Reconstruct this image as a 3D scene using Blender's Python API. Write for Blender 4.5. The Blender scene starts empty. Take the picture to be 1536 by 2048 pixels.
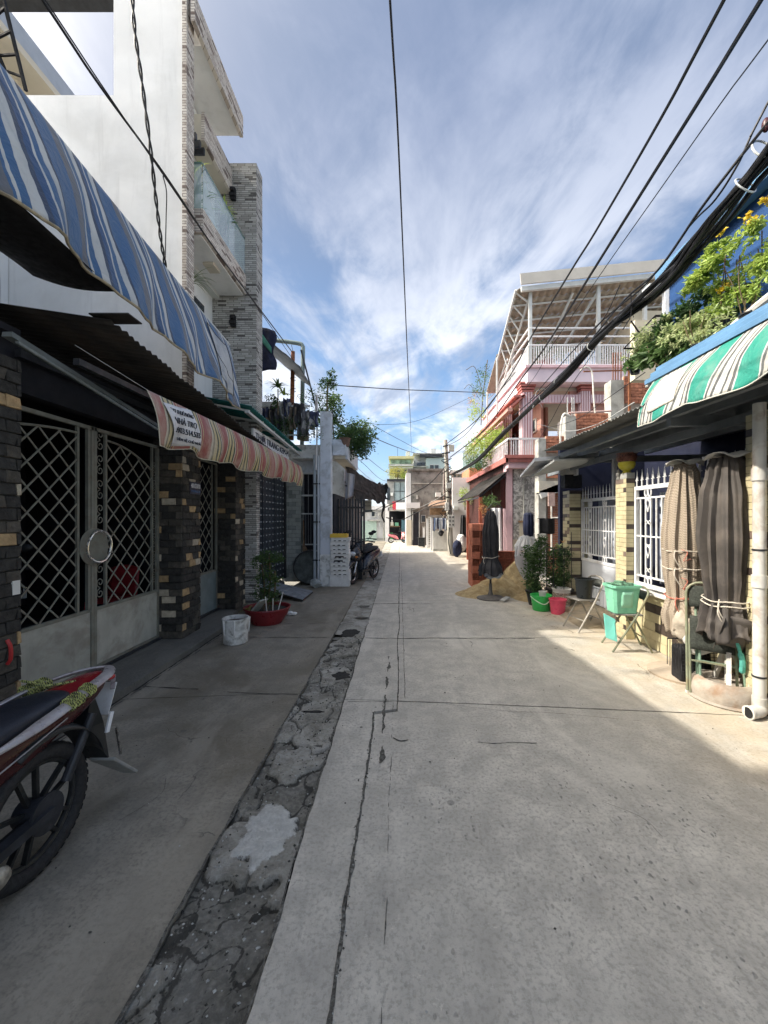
import bpy, bmesh, math, random
from mathutils import Vector, Matrix, noise as mnoise
random.seed(7)
S = bpy.context.scene
COL = S.collection
# ---------------------------------------------------------------- camera
F, H, CX, CY = 790.0, 1.62, 800.0, 1035.0
cam = bpy.data.cameras.new('camera'); camo = bpy.data.objects.new('camera', cam); COL.objects.link(camo)
camo.location = (0, 0, H); camo.rotation_euler = (math.radians(90), 0, 0)
cam.sensor_fit = 'HORIZONTAL'; cam.sensor_width = 36; cam.lens = F/1536*36
cam.shift_x = -32/1536; cam.shift_y = 11/1536
cam.clip_start = 0.05; cam.clip_end = 1200
S.camera = camo
# ---------------------------------------------------------------- light
SUN_EL = math.radians(43.5)
SUN_AZ = (1.0, 0.10)      # ground direction the light travels
SKY_K = 0.15
sd = bpy.data.lights.new('sun', 'SUN'); sd.energy = 2.0; sd.angle = math.radians(0.9); sd.color = (1, .93, .82)
so = bpy.data.objects.new('sun', sd); COL.objects.link(so)
d = Vector((SUN_AZ[0]*math.cos(SUN_EL), SUN_AZ[1]*math.cos(SUN_EL), -math.sin(SUN_EL)))
so.rotation_euler = d.to_track_quat('-Z', 'Y').to_euler(); so.location = (-20, 0, 30)
W = bpy.data.worlds.new('World'); S.world = W; W.use_nodes = True
nt = W.node_tree; N = nt.nodes; L = nt.links; N.clear()
out = N.new('ShaderNodeOutputWorld'); bg = N.new('ShaderNodeBackground'); L.new(bg.outputs[0], out.inputs[0])
bg.inputs[1].default_value = SKY_K
sky = N.new('ShaderNodeTexSky'); sky.sky_type = 'NISHITA'; sky.sun_disc = False
sky.sun_elevation = SUN_EL; sky.sun_rotation = math.atan2(-SUN_AZ[0], -SUN_AZ[1]); sky.dust_density = .6; sky.ozone_density = 2.2
tc = N.new('ShaderNodeTexCoord')
sx = N.new('ShaderNodeSeparateXYZ'); L.new(tc.outputs['Generated'], sx.inputs[0])
def wm(op, a, b=None, clamp=False):
    n = N.new('ShaderNodeMath'); n.operation = op; n.use_clamp = clamp
    for i, v in enumerate((a, b)):
        if v is None: continue
        if isinstance(v, (int, float)): n.inputs[i].default_value = v
        else: L.new(v, n.inputs[i])
    return n.outputs[0]
zz = wm('ADD', wm('MAXIMUM', sx.outputs[2], 0.0), .16)
cv = N.new('ShaderNodeCombineXYZ'); L.new(wm('DIVIDE', sx.outputs[0], zz), cv.inputs[0]); L.new(wm('DIVIDE', sx.outputs[1], zz), cv.inputs[1])
def wnoise(scale, detail, rough, dist, sc=(1, 1, 1), rot=0, loc=(0, 0, 0)):
    m = N.new('ShaderNodeMapping'); m.inputs['Scale'].default_value = sc; m.inputs['Rotation'].default_value = (0, 0, rot); m.inputs['Location'].default_value = loc
    L.new(cv.outputs[0], m.inputs[0])
    n = N.new('ShaderNodeTexNoise'); n.inputs['Scale'].default_value = scale; n.inputs['Detail'].default_value = detail
    n.inputs['Roughness'].default_value = rough; n.inputs['Distortion'].default_value = dist
    L.new(m.outputs[0], n.inputs['Vector']); return n.outputs[0]
def wramp(v, lo, hi):
    n = N.new('ShaderNodeMapRange'); n.interpolation_type = 'SMOOTHSTEP'; n.inputs[1].default_value = lo; n.inputs[2].default_value = hi
    L.new(v, n.inputs[0]); return n.outputs[0]
def wmix(f, a, b):
    n = N.new('ShaderNodeMix'); n.data_type = 'RGBA'
    if isinstance(f, (int, float)): n.inputs[0].default_value = f
    else: L.new(f, n.inputs[0])
    for i, v in ((6, a), (7, b)):
        if isinstance(v, tuple): n.inputs[i].default_value = (*v, 1)
        else: L.new(v, n.inputs[i])
    return n.outputs[2]
big = wnoise(.9, 4, .5, .5, (1, .8, 1), .5, (1.3, 4.1, 0))
det = wnoise(2.2, 9, .60, 1.0, (1.0, .5, 1), .35, (7.7, 2.2, 0))
fine = wnoise(6.0, 8, .62, .6, (1, .7, 1), -.3, (3, 9, 0))
m1 = wm('ADD', wm('MULTIPLY', big, .44), wm('ADD', wm('MULTIPLY', det, .42), wm('MULTIPLY', fine, .16)))
mask = wramp(m1, .42, .555)
lowz = wramp(sx.outputs[2], .80, .22)          # denser white cloud towards the horizon, thin veil higher up
# added glow round the sun, widened out of view to brighten the shaded street (sun stands to the left, 43 degrees up)
dt = N.new('ShaderNodeVectorMath'); dt.operation = 'DOT_PRODUCT'; L.new(tc.outputs['Generated'], dt.inputs[0]); dt.inputs[1].default_value = tuple(-d)
dv = wm('MAXIMUM', dt.outputs['Value'], 0.0); fill_glow = wm('ADD', wm('MULTIPLY', wm('POWER', dv, 6.0), .19), wm('MULTIPLY', wm('POWER', dv, 18.0), .9))
hz = wmix(.68, sky.outputs[0], (.26, .52, .92))
base = wmix(wm('MULTIPLY', wramp(sx.outputs[2], .25, .70), .78), hz, (.55, .69, 1.02))
dk = wramp(wnoise(1.6, 7, .6, .6, (1, .6, 1), .2, (2.2, 6.1, 0)), .38, .62)
cold = wmix(lowz, wmix(dk, (.72, .88, 1.30), (1.22, 1.38, 1.78)), wmix(dk, (1.15, 1.35, 1.75), (2.85, 2.92, 3.1)))
fin = wmix(wm('MULTIPLY', mask, wm('ADD', wm('MULTIPLY', lowz, .2), .74)), base, cold)
gl = N.new('ShaderNodeVectorMath'); gl.operation = 'SCALE'; gl.inputs[0].default_value = (27, 24, 19.5); L.new(fill_glow, gl.inputs[3])
gain = N.new('ShaderNodeVectorMath'); gain.operation = 'ADD'; L.new(fin, gain.inputs[0]); L.new(gl.outputs[0], gain.inputs[1])
fin = gain.outputs[0]
L.new(fin, bg.inputs[0])
S.view_settings.view_transform = 'Standard'; S.view_settings.look = 'None'; S.view_settings.gamma = 1
S.view_settings.use_curve_mapping = False
S.view_settings.exposure = 1.66
S.render.engine = 'CYCLES'

# ---------------------------------------------------------------- helpers
def P(x, y, Y): return Vector(((x-CX)/F*Y, Y, H-(y-CY)/F*Y))      # photo measurement -> place
def PX(x, y, X): return P(x, y, X*F/(x-CX))
ORG = {}
def thing(name, label, cat, loc=(0, 0, 0), group=None):
    o = bpy.data.objects.new(name, None); COL.objects.link(o); o.location = loc; o.empty_display_size = .1
    o['label'] = label; o['category'] = cat
    if group: o['group'] = group
    ORG[o.name] = Vector(loc); return o
def tag(o, label=None, cat=None, group=None, kind=None):
    for k, v in (('label', label), ('category', cat), ('group', group), ('kind', kind)):
        if v: o[k] = v
    return o
def root(o):
    while o.parent: o = o.parent
    return o
def place(o, parent):
    COL.objects.link(o)
    if parent: o.parent = parent
    return o
class MB:
    def __init__(s): s.v = []; s.f = []; s.m = None
    def add(s, vs, fs):
        n = len(s.v)
        s.v += [Vector(v) if s.m is None else s.m @ Vector(v) for v in vs]
        s.f += [tuple(i+n for i in f) for f in fs]; return s
    def box(s, x0, x1, y0, y1, z0, z1):
        x0, x1 = sorted((x0, x1)); y0, y1 = sorted((y0, y1)); z0, z1 = sorted((z0, z1))
        return s.add([(x0,y0,z0),(x1,y0,z0),(x1,y1,z0),(x0,y1,z0),(x0,y0,z1),(x1,y0,z1),(x1,y1,z1),(x0,y1,z1)],
              [(0,3,2,1),(4,5,6,7),(0,1,5,4),(1,2,6,5),(2,3,7,6),(3,0,4,7)])
    def hexa(s, p): return s.add(p, [(0,3,2,1),(4,5,6,7),(0,1,5,4),(1,2,6,5),(2,3,7,6),(3,0,4,7)])
    def bar(s, a, b, w, h=None, up=(0, 0, 1)):
        a, b = Vector(a), Vector(b); h = h or w; t = (b-a).normalized(); up = Vector(up)
        if abs(t.dot(up)) > .98: up = Vector((0, 1, 0)) if abs(t.y) < .9 else Vector((1, 0, 0))
        u = t.cross(up).normalized()*w/2; v = u.cross(t).normalized()*h/2
        return s.add([a-u-v, a+u-v, a+u+v, a-u+v, b-u-v, b+u-v, b+u+v, b-u+v], [(0,3,2,1),(4,5,6,7),(0,1,5,4),(1,2,6,5),(2,3,7,6),(3,0,4,7)])
    def tube(s, pts, r, n=8, close=False, cap=True):
        pts = [Vector(p) for p in pts]; k = len(pts)
        if k < 2: return s
        rs = r if isinstance(r, (list, tuple)) else [r]*k
        ref = Vector((0, 0, 1)); vs = []; pu = None
        for i, p in enumerate(pts):
            if close: t = (pts[(i+1) % k]-pts[i-1])
            else: t = (pts[min(i+1, k-1)]-pts[max(i-1, 0)])
            if t.length < 1e-9: t = Vector((0, 0, 1))
            t.normalize()
            if pu is None:
                u = t.cross(ref if abs(t.z) < .95 else Vector((1, 0, 0))).normalized()
            else:
                u = (pu - t*pu.dot(t)); u = u.normalized() if u.length > 1e-6 else t.orthogonal().normalized()
            pu = u; w = t.cross(u)
            for j in range(n):
                a = 2*math.pi*j/n; vs.append(p+(u*math.cos(a)+w*math.sin(a))*rs[i])
        fs = []
        for i in range(k if close else k-1):
            for j in range(n):
                a = i*n+j; b = i*n+(j+1) % n; c = ((i+1) % k)*n+(j+1) % n; e = ((i+1) % k)*n+j
                fs.append((a, b, c, e))
        if cap and not close: fs += [tuple(range(n))[::-1], tuple(range((k-1)*n, k*n))]
        return s.add(vs, fs)
    def cyl(s, a, b, r, r2=None, n=14): return s.tube([a, b], [r, r if r2 is None else r2], n)
    def lathe(s, prof, c=(0, 0, 0), n=24, fn=None):
        c = Vector(c); vs = []; k = len(prof)
        for i, (r, z) in enumerate(prof):
            for j in range(n):
                a = 2*math.pi*j/n; rr = r*(fn(a, i/(k-1)) if fn else 1)
                vs.append(c+Vector((rr*math.cos(a), rr*math.sin(a), z)))
        fs = [(i*n+j, i*n+(j+1) % n, (i+1)*n+(j+1) % n, (i+1)*n+j) for i in range(k-1) for j in range(n)]
        if prof[0][0] > 1e-4: fs.append(tuple(range(n))[::-1])
        if prof[-1][0] > 1e-4: fs.append(tuple(range((k-1)*n, k*n)))
        return s.add(vs, fs)
    def shell(s, prof, c=(0, 0, 0), n=24, fn=None):       # open lathe, no caps
        k = len(s.f); s.lathe(prof, c, n, fn)
        s.f = [f for f in s.f if len(f) <= 4 or n <= 4]; return s
    def ell(s, c, r, n=14, m=9, fn=None):
        c = Vector(c); vs = []; 
        for i in range(m+1):
            t = math.pi*i/m
            for j in range(n):
                a = 2*math.pi*j/n; q = Vector((math.sin(t)*math.cos(a)*r[0], math.sin(t)*math.sin(a)*r[1], -math.cos(t)*r[2]))
                if fn: q *= fn(q+c)
                vs.append(c+q)
        return s.add(vs, [(i*n+j, i*n+(j+1) % n, (i+1)*n+(j+1) % n, (i+1)*n+j) for i in range(m) for j in range(n)])
    def grid(s, fn, nu, nv):
        vs = [fn(i/nu, j/nv) for i in range(nu+1) for j in range(nv+1)]
        return s.add(vs, [(i*(nv+1)+j, (i+1)*(nv+1)+j, (i+1)*(nv+1)+j+1, i*(nv+1)+j+1) for i in range(nu) for j in range(nv)])
    def prism(s, poly, ax, a, b):       # poly 2D in the two other axes
        def mk(p, t):
            return {'x': (t, p[0], p[1]), 'y': (p[0], t, p[1]), 'z': (p[0], p[1], t)}[ax]
        k = len(poly)
        return s.add([mk(p, a) for p in poly]+[mk(p, b) for p in poly], [tuple(range(k))[::-1], tuple(range(k, 2*k))]+[(i, (i+1) % k, k+(i+1) % k, k+i) for i in range(k)])
    def mesh(s, name, off=None):
        me = bpy.data.meshes.new(name)
        o = off or Vector((0, 0, 0))
        me.from_pydata([tuple(v-o) for v in s.v], [], s.f); return me
    def build(s, name, m, parent=None, smooth=False, local=False, bev=0, thick=0, sub=0, fix=True):
        off = None if (local or not parent) else ORG.get(root(parent).name)
        me = s.mesh(name, off)
        if fix:
            b = bmesh.new(); b.from_mesh(me); bmesh.ops.remove_doubles(b, verts=b.verts, dist=1e-6); bmesh.ops.recalc_face_normals(b, faces=b.faces); b.to_mesh(me); b.free()
        if m: me.materials.append(m)
        if smooth:
            for p in me.polygons: p.use_smooth = True
        o = bpy.data.objects.new(name, me); place(o, parent)
        if thick: q = o.modifiers.new('t', 'SOLIDIFY'); q.thickness = thick; q.offset = 0
        if bev: q = o.modifiers.new('b', 'BEVEL'); q.width = bev; q.segments = 2; q.limit_method = 'ANGLE'
        if sub: q = o.modifiers.new('s', 'SUBSURF'); q.levels = sub; q.render_levels = sub
        if smooth and not sub:
            try: me.set_sharp_from_angle(angle=math.radians(38))
            except Exception: pass
        return o
def spline(pts, k=8):
    pts = [Vector(p) for p in pts]; q = [pts[0]*2-pts[1]]+pts+[pts[-1]*2-pts[-2]]; r = []
    for i in range(1, len(q)-2):
        a, b, c, e = q[i-1:i+3]
        for j in range(k):
            t = j/k; r.append(.5*((2*b)+(c-a)*t+(2*a-5*b+4*c-e)*t*t+(3*b-a-3*c+e)*t**3))
    r.append(pts[-1]); return r
def ns(x, y=0, z=0): return mnoise.noise(Vector((x, y, z)))
def copy_tree(o, parent=None):
    c = o.copy(); COL.objects.link(c)
    if parent: c.parent = parent
    for ch in list(o.children): copy_tree(ch, c)
    return c

# ---------------------------------------------------------------- materials
MATS = {}
class G:
    def __init__(s, name):
        s.mat = bpy.data.materials.new(name); s.mat.use_nodes = True; s.t = s.mat.node_tree; s.n = s.t.nodes; s.l = s.t.links
        s.b = s.n['Principled BSDF']; s.pos = s.n.new('ShaderNodeNewGeometry').outputs['Position']
    def put(s, sock, v):
        if isinstance(v, (int, float)): sock.default_value = v
        elif isinstance(v, tuple): sock.default_value = (*v, 1) if len(v) == 3 and len(sock.default_value) == 4 else v
        else: s.l.new(v, sock)
    def math(s, op, a, b=None, clamp=False):
        n = s.n.new('ShaderNodeMath'); n.operation = op; n.use_clamp = clamp; s.put(n.inputs[0], a)
        if b is not None: s.put(n.inputs[1], b)
        return n.outputs[0]
    def noise(s, scale, detail=4, rough=.55, dist=0, vec=None, sc=None):
        v = vec or s.pos
        if sc: m = s.n.new('ShaderNodeMapping'); m.inputs['Scale'].default_value = sc; s.l.new(v, m.inputs[0]); v = m.outputs[0]
        n = s.n.new('ShaderNodeTexNoise'); n.inputs['Scale'].default_value = scale; n.inputs['Detail'].default_value = detail
        n.inputs['Roughness'].default_value = rough; n.inputs['Distortion'].default_value = dist; s.l.new(v, n.inputs['Vector']); return n.outputs[0]
    def vor(s, scale, feat='F1', sc=None, rnd=1.0, out=0, vec=None):
        v = vec or s.pos
        if sc: m = s.n.new('ShaderNodeMapping'); m.inputs['Scale'].default_value = sc; s.l.new(v, m.inputs[0]); v = m.outputs[0]
        n = s.n.new('ShaderNodeTexVoronoi'); n.feature = feat; n.inputs['Scale'].default_value = scale; n.inputs['Randomness'].default_value = rnd; s.l.new(v, n.inputs['Vector'])
        return n.outputs[out]
    def ramp(s, v, lo, hi, a=0., b=1.):
        n = s.n.new('ShaderNodeMapRange'); n.interpolation_type = 'SMOOTHSTEP'; s.put(n.inputs[0], v)
        for i, q in zip((1, 2, 3, 4), (lo, hi, a, b)): n.inputs[i].default_value = q
        return n.outputs[0]
    def mix(s, f, a, b, mode='MIX'):
        n = s.n.new('ShaderNodeMix'); n.data_type = 'RGBA'; n.blend_type = mode; s.put(n.inputs[0], f); s.put(n.inputs[6], a); s.put(n.inputs[7], b); return n.outputs[2]
    def sep(s, v=None): n = s.n.new('ShaderNodeSeparateXYZ'); s.l.new(v or s.pos, n.inputs[0]); return n.outputs
    def bands(s, v, stops):
        n = s.n.new('ShaderNodeValToRGB'); r = n.color_ramp; r.interpolation = 'CONSTANT'
        while len(r.elements) > 1: r.elements.remove(r.elements[-1])
        r.elements[0].position = 0; r.elements[0].color = (*stops[0][1], 1)
        for p, c in stops[1:]: e = r.elements.new(p); e.color = (*c, 1)
        s.put(n.inputs[0], v); return n.outputs[0]
    def bump(s, h, d=.01, st=1.0):
        n = s.n.new('ShaderNodeBump'); n.inputs['Distance'].default_value = d; n.inputs['Strength'].default_value = st; s.put(n.inputs['Height'], h); s.l.new(n.outputs[0], s.b.inputs['Normal'])
    def rand(s): return s.n.new('ShaderNodeObjectInfo').outputs['Random']
    def col(s, c): s.put(s.b.inputs['Base Color'], c)
    def rough(s, r): s.put(s.b.inputs['Roughness'], r)
def mat(name, c, r=.75, var=.2, sc=6, bump=.002, bs=90, metal=0, dirt=None, streak=0, rnd=0, spec=.4, trans=0):
    if name in MATS: return MATS[name]
    g = G(name); k = tuple(c)
    lo = tuple(max(0, x*(1-var)) for x in k); hi = tuple(min(1, x*(1+var)) for x in k)
    col = g.mix(g.ramp(g.noise(sc, 5, .6), .3, .7), lo, hi)
    if rnd: 
        rr = g.math('ADD', g.math('MULTIPLY', g.rand(), 2*rnd), 1-rnd); col = g.mix(1.0, col, g.mix(0.0, rr, rr), 'MULTIPLY') if False else g.mix(g.math('MULTIPLY', g.rand(), rnd), col, tuple(x*.35 for x in k))
    if streak:
        col = g.mix(g.math('MULTIPLY', g.ramp(g.noise(5, 6, .65, .3, None, (1, 1, .12)), .5, .75), streak), col, tuple(x*.3 for x in k))
    if dirt: col = g.mix(g.math('MULTIPLY', g.ramp(g.noise(dirt[2], 7, .65, .4), .45, .68), dirt[1]), col, dirt[0])
    g.col(col); g.rough(g.ramp(g.noise(sc*2.3, 3), .3, .7, max(.03, r-.12), min(1, r+.1)))
    g.b.inputs['Metallic'].default_value = metal; g.b.inputs['Specular IOR Level'].default_value = spec
    if bump: g.bump(g.noise(bs, 5, .6), bump)
    MATS[name] = g.mat; return g.mat
def leafmat(name, a, b, sc=9):
    g = G(name); col = g.mix(g.ramp(g.noise(sc, 3, .6), .35, .65), a, b); g.col(col); g.rough(.55)
    tr = g.n.new('ShaderNodeBsdfTranslucent'); g.put(tr.inputs[0], g.mix(.5, col, tuple(min(1, x*2.2) for x in b)))
    mx = g.n.new('ShaderNodeMixShader'); mx.inputs[0].default_value = .3; g.l.new(g.b.outputs[0], mx.inputs[1]); g.l.new(tr.outputs[0], mx.inputs[2])
    g.l.new(mx.outputs[0], g.n['Material Output'].inputs[0]); return g.mat
def glassmat(name, c, alpha=.35, r=.08):
    g = G(name); g.col(c); g.rough(r); g.b.inputs['Alpha'].default_value = alpha; g.b.inputs['Specular IOR Level'].default_value = .9; return g.mat
white_paint = mat('white paint', (.62,.64,.62), .7, .07, 3, .0015, 60, streak=.18)
wall_white = mat('white wall paint', (.80,.805,.79), .8, .05, 1.2, .002, 120, streak=.22, dirt=((.42,.42,.38), .18, 1.4))
white_metal = mat('white painted metal', (.78,.79,.80), .4, .05, 20, .0004, 80, dirt=((.35,.25,.16), .25, 9))
blueish_white = mat('bluish white paint', (.58,.63,.70), .75, .06, 3, .002, 70, dirt=((.20,.22,.22), .5, 5))
peel_white = mat('peeling white paint', (.66,.68,.68), .8, .1, 4, .004, 50, dirt=((.16,.17,.15), .75, 6))
dark_metal = mat('dark metal', (.025,.027,.032), .45, .3, 12, .0008, 60)
gate_metal = mat('grey green gate paint', (.18,.185,.155), .55, .15, 7, .0006, 70, dirt=((.13,.08,.045), .4, 12))
gate_panel_m = mat('worn grey gate panel', (.40,.40,.35), .5, .16, 2.4, .0012, 25, dirt=((.13,.10,.07), .45, 3.2), streak=.25)
black = mat('matte black', (.012,.012,.014), .7, .3, 9, .0006)
navy = mat('navy cloth', (.012,.017,.045), .85, .3, 6, .002, 40)
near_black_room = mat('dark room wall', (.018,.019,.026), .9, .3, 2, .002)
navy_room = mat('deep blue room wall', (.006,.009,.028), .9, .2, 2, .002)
concrete = mat('rough concrete', (.42,.42,.39), .9, .18, 4, .006, 45, dirt=((.15,.15,.13), .55, 3))
dark_conc = mat('stained old concrete wall', (.22,.215,.20), .92, .35, 1.3, .012, 14, dirt=((.045,.045,.04), .8, 1.9), streak=.5)
pink = mat('pink paint', (.72,.50,.54), .75, .07, 2, .002, 60, dirt=((.35,.22,.22), .25, 2.5), streak=.1)
salmon = mat('salmon paint', (.52,.29,.24), .8, .08, 2, .002, 60)
red_paint = mat('red brown paint', (.42,.15,.13), .6, .15, 5, .002, 60)
cream = mat('cream plaster', (.58,.54,.44), .85, .08, 2, .003, 50, streak=.15)
soffit = mat('beige soffit', (.55,.51,.42), .85, .05, 2, .001)
brick_red = mat('red clay brick', (.50,.21,.13), .88, .25, 14, .004, 120, rnd=.55)
hollow_red = mat('orange hollow brick', (.56,.20,.12), .85, .18, 20, .002, 150, rnd=.35)
mortar = mat('pale mortar', (.36,.31,.26), .95, .15, 12, .003)
dark_mortar = mat('dark grout', (.05,.048,.043), .95, .2, 12, .003)
rust = mat('rusty pole', (.23,.09,.045), .85, .35, 14, .003, 60)
pipe_grey = mat('blue grey pipe', (.33,.38,.42), .5, .1, 5, .0005)
pvc = mat('off white plastic pipe', (.66,.65,.60), .45, .08, 4, .0008, 40, dirt=((.25,.13,.06), .55, 5))
rubber = mat('tyre rubber', (.018,.018,.019), .75, .25, 30, .002, 90)
chrome = mat('worn chrome', (.55,.55,.56), .28, .2, 12, .001, 60, metal=1, dirt=((.12,.10,.08), .4, 20))
cable_m = mat('black cable sheath', (.012,.012,.014), .5, .2, 10, 0)
wood = mat('weathered wood', (.22,.14,.08), .85, .3, 9, .004, 40)
glass_dark = glassmat('dark window glass', (.03,.04,.05), 1, .1)
glass_clear = glassmat('clear balcony glass', (.50,.62,.66), .45, .06)
glass_blue = glassmat('blue mirror glass', (.22,.34,.40), 1, .12)
# ---------------------------------------------------------------- special materials
def road_mat(name, tint, stain, stain_c, warm=0.0):
    g = G(name); X, Y, Z = g.sep()
    a = g.noise(.9, 6, .6, .4); b = g.noise(5, 7, .65, .3); c = g.noise(48, 4, .7); e = g.noise(1.7, 5, .6, .8, None, (1, .35, 1))
    col = g.mix(g.ramp(b, .3, .7), tuple(x*.76 for x in tint), tuple(x*1.12 for x in tint))
    col = g.mix(g.math('MULTIPLY', g.ramp(c, .45, .65), .6), col, tuple(x*.5 for x in tint))
    col = g.mix(g.math('MULTIPLY', g.ramp(g.noise(11, 8, .75, .6), .56, .66), .35), col, tuple(x*.5 for x in tint))
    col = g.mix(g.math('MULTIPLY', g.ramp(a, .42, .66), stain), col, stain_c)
    col = g.mix(g.math('MULTIPLY', g.ramp(e, .52, .66), .45), col, tuple(min(1, x*1.25) for x in tint))
    st = g.noise(1.6, 8, .7, .7, None, (1.6, .22, 1)); col = g.mix(g.math('MULTIPLY', g.ramp(st, .50, .66), .5), col, tuple(x*.62 for x in tint))
    col = g.mix(g.math('MULTIPLY', g.ramp(g.noise(20, 7, .8, 1.0), .60, .68), .55), col, tuple(min(1, x*1.3) for x in tint))
    # sandy dust towards the right-hand houses
    sand = g.math('MULTIPLY', g.ramp(X, 1.5, 3.0), g.ramp(g.noise(2.2, 5, .6), .30, .62))
    col = g.mix(g.math('MULTIPLY', sand, .62), col, (.46, .36, .23))
    # exposed dark aggregate, in worn areas
    wv = g.n.new('ShaderNodeVectorMath'); wv.operation = 'ADD'; g.l.new(g.pos, wv.inputs[0])
    nn = g.n.new('ShaderNodeTexNoise'); nn.inputs['Scale'].default_value = 14; g.l.new(g.pos, nn.inputs[0])
    sc_ = g.n.new('ShaderNodeVectorMath'); sc_.operation = 'SCALE'; sc_.inputs[3].default_value = .045; g.l.new(nn.outputs['Color'], sc_.inputs[0]); g.l.new(sc_.outputs[0], wv.inputs[1])
    v = g.vor(44, 'F1', (1, .6, 1), 1.0, 0, wv.outputs[0]); rc = g.vor(44, 'F1', (1, .6, 1), 1.0, 1, wv.outputs[0])
    rsep = g.n.new('ShaderNodeSeparateColor'); g.l.new(rc, rsep.inputs[0])
    size = g.math('MULTIPLY', g.ramp(rsep.outputs[0], .35, 1.0), .36)
    dot = g.ramp(g.math('SUBTRACT', size, v), 0, .1)
    worn = g.math('MULTIPLY', g.ramp(g.noise(1.3, 5, .65, .5), .42, .56), g.ramp(X, -.4, .3))
    worn = g.math('MULTIPLY', worn, g.ramp(Y, 3.4, 2.2))
    dm = g.math('MULTIPLY', dot, worn)
    col = g.mix(g.math('MULTIPLY', dm, .62), col, (.13, .13, .12))
    # few round oil spots
    v2 = g.vor(2.6, 'F1'); r2 = g.vor(2.6, 'F1', None, 1.0, 1); s2 = g.n.new('ShaderNodeSeparateColor'); g.l.new(r2, s2.inputs[0])
    sp = g.math('MULTIPLY', g.ramp(v2, g_spot_lo, g_spot_hi, 1, 0), g.ramp(s2.outputs[1], .55, .6))
    col = g.mix(g.math('MULTIPLY', sp, .5), col, (.09, .09, .085))
    # hairline cracks
    wv2 = g.n.new('ShaderNodeVectorMath'); wv2.operation = 'ADD'; g.l.new(g.pos, wv2.inputs[0]); n3 = g.n.new('ShaderNodeTexNoise'); n3.inputs['Scale'].default_value = 3.5; n3.inputs['Detail'].default_value = 6; g.l.new(g.pos, n3.inputs[0]); s3 = g.n.new('ShaderNodeVectorMath'); s3.operation = 'SCALE'; s3.inputs[3].default_value = .45; g.l.new(n3.outputs['Color'], s3.inputs[0]); g.l.new(s3.outputs[0], wv2.inputs[1])
    cr = g.vor(.75, 'DISTANCE_TO_EDGE', None, 1.0, 0, wv2.outputs[0])
    crm = g.math('MULTIPLY', g.ramp(cr, .0008, .004, 1, 0), g.ramp(g.noise(1.1, 3), .56, .62))
    col = g.mix(g.math('MULTIPLY', crm, .65), col, (.06, .06, .055))
    g.col(col); g.rough(g.ramp(b, .3, .7, .72, .92))
    h = g.math('ADD', g.math('MULTIPLY', c, .45), g.math('MULTIPLY', g.noise(160, 3, .7), .35))
    h = g.math('SUBTRACT', h, g.math('MULTIPLY', crm, 1.0)); h = g.math('SUBTRACT', h, g.math('MULTIPLY', dm, .35)); h = g.math('ADD', h, g.math('MULTIPLY', b, .9))
    g.bump(h, .007); return g.mat
g_spot_lo, g_spot_hi = .05, .075
road_m = road_mat('road concrete', (.53,.50,.435), .45, (.38,.36,.31))
road_left_m = road_mat('stained shade-toned road concrete', (.28,.255,.205), .8, (.135,.115,.08))  # left slabs: real stains, plus the awnings' shade put into the tint
def rough_strip():
    g = G('broken strip cement'); b = g.noise(4, 8, .7, .6); c = g.noise(26, 6, .7)
    col = g.mix(g.ramp(b, .3, .7), (.20,.19,.155), (.50,.48,.42)); col = g.mix(g.math('MULTIPLY', g.ramp(c, .5, .7), .6), col, (.11,.105,.09)); col = g.mix(g.math('MULTIPLY', g.ramp(g.noise(2.2, 8, .7, .8), .50, .62), .6), col, (.50,.49,.45))
    col = g.mix(g.math('MULTIPLY', g.ramp(g.noise(60, 4, .7), .58, .7), .5), col, (.50,.50,.47))
    at = g.n.new('ShaderNodeAttribute'); at.attribute_name = 'wear'; sp = g.n.new('ShaderNodeSeparateColor'); g.l.new(at.outputs['Color'], sp.inputs[0])
    j = g.math('MULTIPLY', g.math('SUBTRACT', g.noise(70, 5, .7), .5), 1.1)
    low = g.ramp(g.math('ADD', sp.outputs[1], j), .62, .95); col = g.mix(g.math('MULTIPLY', low, .6), col, g.mix(g.ramp(g.noise(35, 5), .4, .65), (.075,.072,.058), (.25,.24,.20)))
    ck = g.ramp(g.math('ADD', sp.outputs[0], j), .52, .78); col = g.mix(g.math('MULTIPLY', ck, .85), col, (.045,.043,.036))
    pt = g.ramp(g.math('ADD', sp.outputs[2], g.math('MULTIPLY', j, .9)), .42, .62); col = g.mix(pt, col, g.mix(g.ramp(g.noise(25, 7, .75), .35, .7), (.56,.56,.52), (.74,.735,.69)))
    g.col(col); g.rough(.95); g.bump(g.math('ADD', g.math('MULTIPLY', g.noise(60, 8, .75), 1.0), g.math('MULTIPLY', g.noise(18, 5, .7), 1.2)), .02); return g.mat
strip_m = rough_strip()
dirt_m = mat('packed dark dirt', (.045,.042,.036), .97, .4, 16, .012, 60)
ground_m = mat('outer ground', (.30,.29,.26), .95, .2, .4, .01, 8)
pale_cement = mat('pale cement patch', (.50,.50,.47), .9, .12, 9, .01, 90)
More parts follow.
